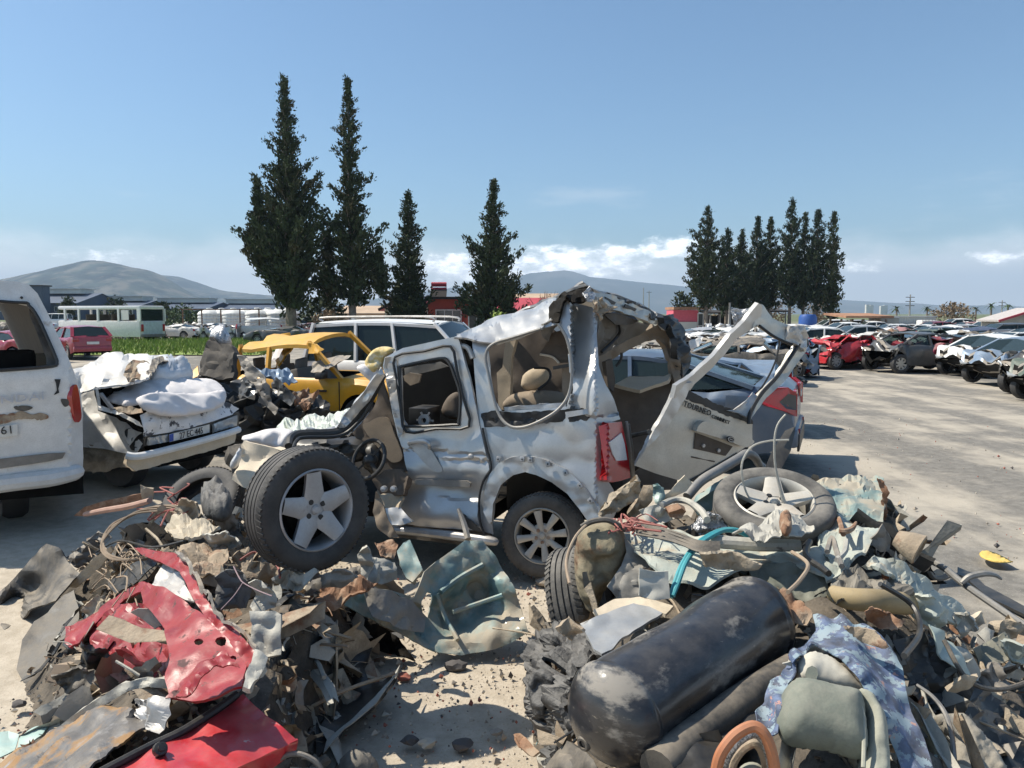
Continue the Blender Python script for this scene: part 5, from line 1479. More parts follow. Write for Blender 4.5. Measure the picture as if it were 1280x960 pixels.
# dark twisted wreck in front of it
t = thing('mangled_wreck', 'dark mangled wreck heaped up between the crushed white sedan and the yellow car', 'car', (P(325, 540, 11.4).x, 11.4, 0))
hb_ = MB()
for i, (px, py, d_, r_) in enumerate([(300, 528, 11.5, (.6, .5, .48)), (340, 530, 11.4, (.65, .5, .45)), (375, 528, 11.4, (.4, .4, .4)), (264, 492, 11.8, (.3, .3, .3))]):
    hb_.ball(P(px, py, d_), r_, 4, amp=.6, freq=3.4, seed=i * 5 + 1)
hb_.build('crushed_body', black, t, angle=20)
hole = lambda x, y, r_=1.6: [(x + r_ * math.cos(a), y + r_ * math.sin(a)) for a in (0, 1.57, 3.14, 4.71)]
sheet('twisted_rail', [(299, 444, 11.2), (306, 444, 11.1), (314, 456, 10.9), (328, 468, 10.8), (338, 482, 10.7), (338, 494, 10.7), (328, 497, 10.7), (318, 484, 10.8), (306, 466, 11), (300, 456, 11.1)], greymetal, t, holes=[hole(322, 472), hole(327, 478), hole(332, 487), hole(327, 489)], step=3, amp=.02, fold=.03, thick=.012, seed=41)
sheet('twisted_strip', [(325, 494, 10.7), (336, 494, 10.6), (338, 502, 10.6), (346, 510, 10.5), (344, 519, 10.5), (334, 510, 10.6), (322, 502, 10.7)], greymetal, t, step=3, amp=.02, fold=.03, thick=.012, seed=42)
sheet('bent_panel', [(287, 484, 11), (296, 474, 11), (309, 468, 11), (319, 482, 10.8), (324, 492, 10.7), (308, 497, 10.8), (296, 491, 10.9)], darkgrey, t, step=3.5, amp=.03, fold=.05, thick=.012, seed=43)
sheet('bent_panel', [(338, 478, 10.9), (347, 472, 10.9), (358, 484, 10.7), (368, 497, 10.6), (362, 507, 10.6), (348, 498, 10.7), (340, 492, 10.8)], darkgrey, t, step=3.5, amp=.03, fold=.05, thick=.012, seed=44)
sheet('bent_panel', [(305, 462, 11.4), (340, 458, 11.5), (362, 462, 11.4), (372, 476, 11.2), (350, 480, 11.1), (320, 472, 11.2)], blue_pale, t, step=3.5, amp=.05, fold=.09, thick=.012, seed=45, jag=1)
sheet('rusty_strut', [(366, 492, 10.7), (385, 486, 10.9), (396, 500, 10.8), (385, 512, 10.6), (370, 504, 10.6)], rust, t, step=3, amp=.05, fold=.1, freq=8, thick=.012, seed=46, jag=1)
o = sheet('backrest', [(248, 460, 11.7), (253, 436, 11.8), (264, 421, 11.9), (272, 429, 11.8), (289, 430, 11.6), (295, 441, 11.5), (289, 471, 11.3), (272, 474, 11.4), (249, 468, 11.6)], M('charcoal_felt', (.045, .042, .04), .9, 0, dust=.3), step=4, amp=.04, fold=.05, freq=3, thick=.09, seed=47)
tag(o, 'charcoal seat back standing upright behind the dark mangled wreck', 'seat back')
o = puff('foil_bag', [(262, 423, 12.0), (268, 415, 12.2), (284, 418, 12.2), (290, 430, 12), (276, 430, 11.9)], None, foil, .15, seed=2, wrinkle=.06, freq=9, step=3); tag(o, 'silvery crumpled sheet behind the top of the charcoal seat back', 'sheet')
o = sheet('yellow_fragment', [(236, 468, 12), (247, 457, 12.1), (249, 470, 11.9), (240, 474, 11.9)], yellow, step=3, amp=.02, thick=.02); tag(o, 'small yellow body fragment beside the charcoal seat back', 'fragment')

# ------------------------------------------------------------------ white people carrier
TYPES['carrier'] = dict(TYPES['mpv'], L=4.5, H=1.90, belt=1.12, base=(-2.1, 1.30), roof=(-1.95, .55), deck=[(-2.25, .60), (-2.23, 1.0), (-2.15, 1.12), (-1.2, 1.13), (1.0, 1.12), (1.3, 1.12), (1.85, 1.0), (2.15, .8), (2.25, .56)])
t = thing('people_carrier', 'white people carrier with tinted windows and roof rails parked behind the yellow car', 'car', (-1.72, 15.1, 0), math.radians(-18))
car_mesh_parts(t, 'carrier', white, 2, None, False, 'dark', alloy)
for s in (-1, 1): MB().tube([(-1.8, s * .62, 1.86), (-1.7, s * .62, 1.93), (.3, s * .62, 1.94), (.5, s * .62, 1.85)], .022, 6).build('roof_rail', bare, t, local=True)

# ------------------------------------------------------------------ grey blue sedan with its tail to the lane
TYPES['tail'] = dict(TYPES['fastback'], H=1.50, belt=.98, deck=[(-2.25, .70), (-2.2, 1.0), (-2.08, 1.10), (-1.75, 1.09), (-1.2, 1.0), (.75, .97), (1.2, .97), (1.75, .86), (2.12, .7), (2.25, .52)])
gh = V((-.92, .38, 0)).normalized(); gl = V((-gh.y, gh.x, 0)); gside = 1; gc = V((3.46, 9.5, 0)) + gh * 2.25 - gl * .9
t = thing('grey_sedan', 'grey blue sedan with a large red tail lamp behind the torn off tailgate', 'car', gc, math.atan2(gh.y, gh.x))
car_mesh_parts(t, 'tail', greyblue, 3, damage(3, noise_=.02, tp='tail'), False, 'dark', alloy, ('taillight', 'number_plate'), sub=1)
for s in (-1, 1):
    m = MB(); pts = [(-2.255, .83, .74), (-2.25, .83, 1.02), (-2.14, .86, 1.10), (-1.98, .885, 1.09), (-1.72, .915, .97), (-1.92, .92, .86), (-2.14, .885, .80)]
    q = [V((x - .015, -s * (y + .012) if True else 0, z)) for x, y, z in pts]
    m.add(q + [p + V((.05, s * .05, 0)) for p in q], [tuple(range(7)) if s > 0 else tuple(range(7))[::-1], tuple(range(13, 6, -1)) if s > 0 else tuple(range(7, 14))] + [(i, 7 + i, 7 + (i + 1) % 7, (i + 1) % 7) for i in range(7)])
    o = m.build('side_lamp', taillens, t, smooth=False, local=True)
    m = MB().add([(-2.262, -s * .855, .82), (-2.25, -s * .862, 1.0), (-2.16, -s * .895, 1.02), (-2.06, -s * .92, .92), (-2.14, -s * .91, .84)], [(0, 1, 2, 3, 4) if s > 0 else (4, 3, 2, 1, 0)]); m.build('lamp_insert', darkgrey, o, smooth=False, local=True)
    m = MB().box((-2.225, -s * .62, .96), (.05, .34, .18), bev=.02); o = m.build('taillight', taillens, t, local=True)
    MB().box((-2.252, -s * .64, .90), (.02, .22, .09), bev=.008).build('reversing_lamp', lampglass, o, local=True)
MB().box((-2.29, 0, .40), (.03, 1.5, .22), bev=.01).build('bumper_insert', black, t, local=True)
MB().box((-1.55, gside * .918, .90), (.26, .012, .16), bev=.004).build('fuel_flap', greyblue, t, local=True)
for s in (-1, 1): MB().box((-2.285, s * .62, .54), (.03, .1, .05)).build('reflector', taillens, t, smooth=False, local=True)

# ------------------------------------------------------------------ white midibus by the grass
ba = math.radians(158); bl_ = V((-29.3, 57.5, 0))
t = thing('midibus', 'old white midibus with missing side windows parked beyond the grass strip', 'bus', bl_, ba)
MB().box((0, 0, .92), (8, 2.3, 1.15), bev=.09).build('body', white_dirty, t, local=True)
MB().box((0, 0, 2.42), (8, 2.26, .26), bev=.1).build('roof', white, t, local=True)
for s in (-1, 1):
    for x in (-3.92, -2.0, 0, 1.9, 3.3): MB().box((x, s * 1.1, 1.9), (.16 if abs(x) < 3.9 else .3, .1, .9)).build('pillar', white, t, smooth=False, local=True)
    for x in (-2.6, 2.6): make_wheel(t, V((x, s * .98, .42)), .42, .26, s, alloy, 6, lo=True)
    MB().box((-4.03, s * .95, 1.0), (.06, .2, .5), bev=.01).build('taillight', taillens, t, local=True)
MB().box((-3.97, 0, 1.9), (.03, 1.9, .8)).build('rear_window', glass_dark, t, smooth=False, local=True)
MB().box((-4.02, 0, 1.0), (.04, 1.7, .9), bev=.01).build('rear_panel', blue_pale and M('pale_blue_panel', (.50, .58, .62), .5, 0, dust=.2), t, local=True)
MB().box((-2.6, 1.1, 1.9), (.7, .03, .7)).build('side_window', clothwhite, t, smooth=False, local=True)
MB().box((-4.02, 0, .45), (.12, 2.2, .2), bev=.02).build('rear_bumper', greymetal, t, local=True)
for x in (-2.4, -1.2, .1, 1.3):
    for s in (-1, 1): MB().box((x, s * .6, 1.65), (.14, .8, .6), bev=.04).build('seat', tan_dark, t, local=True)
# ------------------------------------------------------------------ the wrecked silver van
O_ = V((.76, 5.43, 0)); uf = V((-.945, .326, 0)).normalized(); ul = V((.326, .945, 0)).normalized()
S = VPlane(O_ + V((0, 0, .35)), uf, .13)
wv = lambda a, b, z: O_ + uf * a + ul * b + V((0, 0, z))
t = thing('wrecked_van', 'wrecked silver van with its roof torn up and doors hanging open', 'van', (O_ + uf * 1.4 + ul * .9)[:])
van = t
door = [(478, 459), (480, 447), (503, 435), (540, 427), (572, 420), (586, 470), (595, 508), (600, 537), (606, 559), (612, 587), (602, 601), (598, 620), (597, 644), (602, 664), (560, 661), (524, 658), (497, 653), (484, 652), (494, 641), (503, 620), (506, 600), (511, 590), (505, 569), (499, 550), (497, 545), (489, 509), (482, 475)]
dh = [(500, 462), (505, 457), (549, 448), (560, 452), (567, 467), (575, 494), (573, 528), (567, 531), (508, 533), (503, 525), (501, 494)]


def ribs(w):
    z = w.z; k = 0
    if z < .95:
        k = .018 * math.sin((z - .38) / .57 * math.pi * 3.2) - .02 * max(0, math.sin((w.x + .65) * 4)) * (1 if .6 < z < .9 else 0)
    return k


dd = sheet('sliding_door', door, silver, t, S.f(-.02), holes=[dh], step=4.2, amp=.006, fold=.013, freq=2.4, thick=.035, angle=13, seed=51, disp=ribs, back=tan_dark)
m = MB().tube([S.at(x, y, -.045) for x, y in [(494, 446), (530, 439), (563, 433), (571, 462), (579, 497), (586, 533), (545, 536), (508, 540), (501, 510), (496, 475)]], .011, 6, closed=True, sm=3); m.build('seal', ink, dd)
m = MB().tube([S.at(x, y, -.03) for x, y in dh], .012, 6, closed=True, sm=3); m.build('window_seal', black, dd)
sheet('taped_edge', [(479, 458), (483, 447), (494, 445), (497, 475), (500, 500), (504, 540), (499, 547), (490, 510), (483, 476)], silver_dirty, dd, S.f(-.05), step=3, amp=.014, fold=.02, freq=9, thick=.01, seed=52)
m = MB().tube([S.at(512, 556, -.04), S.at(513, 553, -.10), S.at(530, 551.5, -.11), S.at(537, 556, -.10), S.at(536, 560, -.04)], [.012, .016, .018, .016, .012], 8); m.build('door_handle', silver, dd)
sheet('handle_recess', [(513, 555), (535, 559), (548, 577), (553, 588), (545, 590), (530, 578)], silver_dirty, dd, S.f(-.034), step=4, amp=.006, thick=.004, curve=True, seed=53)  # darker patch painting the shadow the handle casts on the door
sheet('rubbing_strip', [(514, 602), (520, 599), (584, 601), (588, 604), (587, 609), (560, 609), (520, 606)], greymetal, dd, S.f(-.06), step=3, amp=.008, thick=.03, seed=54)
m = MB().lathe([(0, 0), (.022, 0), (.024, .012), (.015, .018), (0, .018)], S.at(589, 571, -.05), -S.n * -1, 12); m.build('lock', bare, dd)
sheet('torn_corner', [(571, 636), (576, 640), (600, 660), (604, 666), (590, 662), (578, 655)], black, dd, S.f(-.045), step=3, amp=.01, thick=.006, jag=1, seed=55)
# running board
m = MB().tube([S.at(478, 659, .02), S.at(500, 662.5, .0), S.at(560, 669, -.02), S.at(612, 676, -.03), S.at(622, 679, -.02)], [.03, .034, .036, .036, .02], 10); m.build('running_board', bare, t)
sheet('sill', [(474, 650), (500, 648), (520, 656), (604, 664), (614, 668), (614, 680), (600, 684), (500, 672), (474, 664)], darkmetal, t, S.f(.07), step=5, amp=.01, thick=.02, seed=56)
# rear quarter with the window hole and the wheel arch
arch = [(615, 652), (616, 630), (626, 606), (641, 594), (656, 590), (671, 594), (690, 603), (709, 617), (723, 634), (735, 652)]
quarter = [(590, 424), (599, 425), (621, 427), (650, 418), (678, 408), (690, 396), (698, 401), (702, 382), (709, 370), (716, 378), (724, 380), (740, 384), (747, 395), (746, 420), (749, 456), (758, 482), (767, 500), (775, 524), (748, 532), (753, 565), (759, 600), (766, 612), (770, 640), (760, 668), (742, 670)] + arch[::-1] + [(616, 668), (602, 664), (598, 645), (598, 625), (604, 600), (613, 587), (607, 560), (601, 534), (597, 512), (593, 469)]
qh = [(610, 437), (616, 430), (637, 423), (677, 411), (697, 405), (709, 422), (714, 447), (716, 490), (709, 508), (680, 511), (627, 514), (618, 500), (613, 470)]


def qdep(x, y):
    o = 0
    if y < 520 and x > 715: o += (520 - y) * .0016 + .05 * math.sin((y - 380) / 22) + .05 * math.cos((x - 715) / 9)
    if y < 440: o += (440 - y) * .002
    if x > 745: o += (x - 745) * .005
    return S.d(x, y, o)


qd = sheet('quarter_panel', quarter, silver, t, qdep, holes=[qh], step=4, amp=.005, fold=.013, freq=2.1, thick=.012, angle=12, seed=58, back=tan_dark)
out_a = [(604, 640), (606, 612), (612, 592), (623, 579), (638, 572), (653, 569), (677, 573), (709, 587), (731, 609), (746, 633), (752, 655)]
sheet('wheel_arch', out_a + [(735, 654)] + arch[::-1] + [(612, 655)], silver, t, S.f(-.035), step=3.5, amp=.006, fold=.006, freq=8, thick=.05, seed=59)
for px, py in ((623, 574), (653, 574), (663, 575), (685, 580), (707, 591), (725, 607), (738, 626)):
    c = S.at(px, py, -.055); R = Matrix((uf, S.n, uf.cross(S.n))).transposed() @ Matrix.Rotation(math.radians((px - 650) * .5), 3, 'Y')
    o = MB().box(c, (.035, .016, .04), R, bev=.004).build('clip_tab', bare, t); MB().lathe([(0, 0), (.006, 0), (.006, .004), (0, .004)], c + S.n * .008, S.n, 8).build('clip_hole', ink, o)
# belt rail under the quarter window and hanging seal
sheet('belt_rail', [(601, 517), (618, 513), (640, 516), (706, 512), (735, 510), (738, 521), (733, 526), (690, 528), (640, 532), (605, 534)], ink, t, S.f(-.012), step=4, amp=.012, fold=.012, freq=9, thick=.01, seed=60, jag=.8)
sheet('rail_cap', [(630, 509), (706, 503), (708, 511), (660, 515), (631, 517)], bare, t, S.f(.03), step=4, amp=.008, fold=.01, thick=.04, seed=61)
sheet('rail_bracket', [(706, 515), (735, 511), (737, 517), (708, 522)], bare, t, S.f(-.03), step=3, amp=.01, thick=.01, seed=62)
m = MB().tube([S.at(x, y, o) for x, y, o in [(698, 405, -.05), (709, 425, -.05), (715, 458, -.06), (712, 490, -.07), (700, 510, -.10), (680, 524, -.12), (655, 534, -.12), (636, 532, -.10), (622, 514, -.06), (611, 470, -.04), (607, 444, -.04), (616, 430, -.04), (640, 422, -.04), (676, 411, -.04)]], .012, 7, sm=5); m.build('hanging_seal', pipegrey, t)
# tail lamp
def tld(x, y): return S.d(x, y, -.065) + max(0, x - 760) * .008
tl = sheet('taillight', [(748, 533), (760, 529), (777, 527), (781, 545), (785, 565), (788, 597), (776, 601), (765, 603), (759, 600), (753, 565)], taillens, t, tld, step=4, thick=.09, seed=63)
sheet('reversing_lamp', [(762, 553), (777, 541), (781, 555), (784, 575), (771, 576), (766, 567)], clearlens, tl, lambda x, y: tld(x, y) - .015, step=3, thick=.012, seed=64)
m = MB().tube([P(783, 527, 5.72), P(787, 560, 5.75), P(791, 600, 5.8)], .012, 6); m.tube([P(786, 530, 5.8), P(791, 570, 5.85), P(793, 605, 5.9)], .01, 6); m.build('tail_seal', pipegrey, t)
# roof skin folded along the gutter
sheet('roof', [(568, 421, 5.98), (572, 419, 6.05), (590, 411, 6.4), (613, 400, 6.5), (637, 392, 6.5), (668, 383, 6.5), (684, 373, 6.45), (697, 369, 6.4), (694, 376, 6.2), (687, 384, 6.1), (687, 397, 5.95), (677, 408, 5.84), (650, 418, 5.86), (621, 427, 5.9), (599, 426, 5.93), (590, 424, 5.95)], silver, t,
      step=3.2, amp=.010, fold=.022, freq=2.4, thick=.015, angle=14, seed=65, ctrl=[(620, 412, 6.1), (655, 402, 6.08), (675, 392, 6.1), (600, 418, 6.1)], back=tan_dark)
sheet('roof_skin', [(572, 421, 6.1), (613, 402, 6.55), (668, 385, 6.55), (697, 370, 6.45), (731, 357, 6.6), (760, 368, 7.0), (800, 381, 7.3), (830, 395, 7.4), (790, 400, 7.45), (700, 396, 7.5), (620, 408, 7.4)], silver_dirty, t, step=6, amp=.03, fold=.03, freq=3, thick=.02, seed=66, back=tan_dark)
sheet('roof_underside', [(696, 371, 6.25), (712, 362, 6.2), (731, 355, 6.15), (741, 361, 6.1), (738, 373, 6.0), (727, 377, 5.95), (716, 377, 5.85), (708, 371, 5.85), (702, 383, 5.85), (698, 402, 5.8), (687, 404, 5.9), (686, 384, 6.1)], interior, t, step=3.5, amp=.015, fold=.02, thick=.02, seed=67)
sheet('folded_edge', [(694, 371, 6.22), (712, 361, 6.17), (732, 354, 6.12), (733, 357, 6.12), (712, 364, 6.17), (696, 373, 6.22)], silver, t, step=3, amp=.004, thick=.015, seed=68)
sheet('torn_flap', [(729, 366, 5.95), (736, 359, 6.0), (745, 369, 6.0), (741, 377, 5.95), (731, 374, 5.9)], foil, t, step=2.5, amp=.02, fold=.03, freq=10, thick=.01, seed=69)
sheet('torn_flap', [(740, 376, 5.95), (748, 380, 5.95), (753, 372, 6.0), (762, 380, 6.05), (770, 384, 6.1), (757, 390, 6.0), (751, 401, 5.95), (746, 392, 5.9)], rustmud, t, step=2.5, amp=.03, fold=.05, freq=10, thick=.01, seed=70)
sheet('roof_lining', [(676, 408, 5.88), (690, 398, 5.9), (699, 403, 5.9), (692, 414, 5.95), (684, 425, 6.0), (678, 421, 5.95)], greymetal, t, step=2.5, amp=.02, fold=.03, thick=.008, seed=71)
# rear end: header beam, far pillar, lining
sheet('header_beam', [(745, 365, 6.0), (766, 368, 6.25), (787, 377, 6.55), (809, 388, 6.85), (824, 400, 7.0), (822, 406, 7.0), (813, 403, 6.9), (790, 393, 6.5), (769, 386, 6.2), (752, 384, 6.0)], silver_shaded, t, step=3.5, amp=.02, fold=.025, freq=5, thick=.05, seed=72)
sheet('beam_slot', [(782, 380, 6.43), (796, 386, 6.62), (794, 389, 6.6), (781, 384, 6.42)], ink, t, step=3, thick=.01)
sheet('beam_slot', [(757, 371, 6.08), (770, 378, 6.24), (768, 381, 6.22), (757, 376, 6.08)], ink, t, step=3, thick=.01)
sheet('beam_trim', [(760, 366, 6.2), (785, 371, 6.55), (812, 386, 6.9), (826, 397, 7.0), (822, 402, 6.98), (806, 389, 6.8), (786, 376, 6.5)], black, t, step=3, amp=.02, fold=.03, thick=.03, seed=74)
sheet('far_pillar', [(826, 398, 7.0), (834, 393, 7.1), (845, 391, 7.3), (855, 415, 7.25), (862, 441, 7.2), (863, 460, 7.15), (852, 478, 7.05), (854, 465, 7.05), (847, 441, 7.0), (838, 415, 7.0)], black, t, step=3.5, amp=.03, fold=.045, freq=6, thick=.06, seed=75, back=silver_dirty)
sheet('far_window_frame', [(745, 446, 6.5), (770, 433, 6.8), (794, 420, 7.0), (822, 406, 7.05), (835, 409, 7.08), (843, 427, 7.06), (851, 450, 7.03), (852, 477, 7.02), (845, 482, 7.0), (839, 463, 7.06), (833, 434, 7.12), (823, 424, 7.12), (809, 426, 7.1), (787, 437, 6.95), (766, 449, 6.8), (762, 478, 6.7), (752, 484, 6.6), (748, 462, 6.5)], tan, t, step=3.5, amp=.012, fold=.012, thick=.06, seed=76)
sheet('far_side_trim', [(748, 478, 6.85), (769, 480, 6.95), (787, 470, 7.05), (830, 470, 7.15), (841, 465, 7.15), (853, 476, 7.1), (850, 540, 6.95), (846, 612, 6.8), (790, 612, 6.75), (752, 600, 6.75)], tan_dark, t, step=6, amp=.01, fold=.01, thick=.05, seed=77, back=silver)
sheet('trim_shelf', [(769, 480, 6.7), (787, 470, 6.95), (830, 470, 7.1), (839, 466, 7.1), (835, 476, 6.9), (800, 488, 6.65)], tan_light, t, step=4, amp=.008, thick=.03, seed=78)
sheet('headliner', [(746, 394, 6.0), (770, 393, 6.3), (800, 404, 6.8), (814, 405, 7.0), (795, 421, 7.0), (774, 432, 6.8), (747, 447, 6.45), (744, 420, 6.1)], greytrim, t, step=4, amp=.02, fold=.02, freq=4, thick=.02, seed=79)
sheet('beam_shadow_gap', [(756, 393, 5.98), (770, 391, 6.15), (800, 402, 6.6), (790, 406, 6.6), (770, 406, 6.2)], ink, t, step=3.5, amp=.015, thick=.02, seed=80)  # black piece tucked below the header beam
m = MB().tube([P(774, 405, 6.4), P(775, 415, 6.5), P(768, 425, 6.5), P(752, 440, 6.35)], .014, 6); m.tube([P(777, 441, 6.6), P(776, 450, 6.6), P(770, 458, 6.6)], .012, 6); m.build('loose_wire', ink, t)
sheet('belt_post', [(757, 452, 6.4), (765, 448, 6.45), (769, 475, 6.45), (767, 490, 6.4), (760, 484, 6.4)], tan_dark, t, step=3, amp=.01, thick=.04, seed=81)
# cabin: floor, wheel box, far side, seats
fl_ = MB()
for a0, a1, b0 in ((.05, 1.06, .66), (1.06, 3.2, .08)):
    fl_.add([wv(a, b, .46 + z) for z in (.04, -.08) for a, b in ((a0, b0), (a1, b0), (a1, 1.62), (a0, 1.62))], [(0, 1, 2, 3), (7, 6, 5, 4), (0, 4, 5, 1), (1, 5, 6, 2), (2, 6, 7, 3), (3, 7, 4, 0)])
fl_.build('floor_pan', interior, t, smooth=False)
MB().box(wv(.55, .56, .66), (.86, .5, .48), Matrix.Rotation(math.atan2(uf.y, uf.x), 3, 'Z'), bev=.08).build('wheel_box', hubdark, t)
MB().add([wv(.5, 1.66, .42), wv(2.2, 1.66, .36), wv(2.2, 1.62, 1.40), wv(1.9, 1.60, 1.62), wv(1.1, 1.6, 1.85), wv(.9, 1.6, 1.15), wv(.5, 1.62, 1.1)] + [wv(a, 1.72, z) for a, z in ((.5, .42), (2.2, .36), (2.2, 1.36), (1.9, 1.58), (1.1, 1.8), (.9, 1.15), (.5, 1.1))],
         [(0, 1, 2, 3, 4, 5, 6), (13, 12, 11, 10, 9, 8, 7)] + [(i, 7 + i, 7 + (i + 1) % 7, (i + 1) % 7) for i in range(7)]).build('far_side', [tan_dark], t, smooth=False)
sheet('far_pillar_trim', [(632, 424), (646, 421), (639, 447), (637, 512), (623, 512), (621, 466), (628, 459)], tan_light, t, S.f(.75), step=4, amp=.006, thick=.06, seed=82)
sheet('front_seat_back', [(600, 420), (640, 418), (690, 410), (716, 430), (720, 515), (600, 520)], tan_dark, t, S.f(1.25), step=9, amp=.02, thick=.05, seed=83)
puff('seat', [(652, 483), (655, 468), (668, 460), (682, 460), (688, 470), (680, 482), (664, 489)], S.f(.65), tan_light, .07, t, seed=4, wrinkle=.008, step=3)
puff('seat', [(630, 512), (640, 493), (680, 488), (712, 494), (716, 512), (680, 518)], S.f(.55), tan, .09, t, seed=6, wrinkle=.008, step=4)
m = MB().tube([S.at(668, 460, .5), S.at(684, 461, .48), S.at(688, 470, .46), S.at(684, 478, .44), S.at(672, 487, .42)], .011, 6); m.build('seat_belt', ink, t)
sheet('lining_shred', [(674, 442), (682, 430), (690, 416), (706, 412), (712, 428), (714, 453), (698, 454), (690, 446)], tan_dark, t, S.f(.22), step=3, amp=.02, fold=.02, thick=.012, seed=84)
m = MB().tube([S.at(675, 443, .2), S.at(690, 446, .2), S.at(699, 454, .18)], .009, 6); m.build('lining_edge', cream, t)
sheet('pillar_trim', [(702, 458), (712, 456), (715, 484), (709, 506), (703, 488)], tan, t, S.f(.15), step=3, amp=.015, thick=.03, seed=85)
m = MB().bar(S.at(692, 460, .12), S.at(714, 456, .08), .02, .025); m.build('belt_anchor', ink, t, smooth=False)
# inside the sliding door window: a dark box with a round fan flange, trim
c = S.at(531, 520, .4); R = Matrix.Rotation(math.atan2(uf.y, uf.x), 3, 'Z')
o = MB().box(c, (.17, .26, .16), R, bev=.01).build('heater_box', black, t); c2 = S.at(531.5, 525.5, .22); m = MB().lathe([(.022, 0), (.05, 0), (.05, .03), (.022, .03)], c2, S.n, 20, closed=True)
for k in range(6):
    a = k * math.pi / 3; e = uf * math.cos(a) + V((0, 0, 1)) * math.sin(a); m.bar(c2 + e * .045, c2 + e * .075, .012, .014)
m.build('flange', bare, o)
sheet('cabin_trim', [(504, 470), (512, 466), (527, 468), (524, 478), (513, 482), (506, 476)], tan, t, S.f(.35), step=3, amp=.01, thick=.02, seed=86)
sheet('cabin_trim', [(505, 460), (550, 452), (560, 458), (530, 466), (506, 470)], greytrim, t, S.f(.5), step=4, amp=.015, thick=.02, seed=87)
puff('seat', [(552, 512), (560, 496), (572, 490), (578, 500), (577, 522), (558, 522)], S.f(.5), tan_dark, .06, t, seed=9, wrinkle=.006, step=3)
sheet('cabin_bulkhead', [(498, 455), (580, 440), (584, 540), (500, 545)], hubdark, t, S.f(.85), step=10, thick=.03)  # near-black sheet added for the cabin's shade behind the door window
# pillar between door and quarter
sheet('door_pillar', [(573, 421), (590, 423), (592, 440), (594, 470), (598, 515), (604, 560), (600, 545), (594, 510), (586, 470)], hubdark, t, S.f(.06), step=4, amp=.01, thick=.03, seed=88)
m = MB().tube([S.at(576, 432, .02), S.at(585, 435, .0), S.at(591, 448, .0)], .02, 8); m.build('pillar_trim', silver_dirty, t)
m = MB().tube([S.at(x, y, -.03) for x, y in [(603, 535), (608, 558), (614, 585), (604, 602), (599, 625), (600, 652), (606, 668)]], .009, 6); m.build('door_gap_seal', ink, t)
# wheel
wc = S.at(680, 668, .17); wn = -S.n
ws = Matrix((uf, -S.n, V((0, 0, 1)))).transposed()
wt = thing('tmp', None, None, wc[:]); bpy.data.objects.remove(wt)


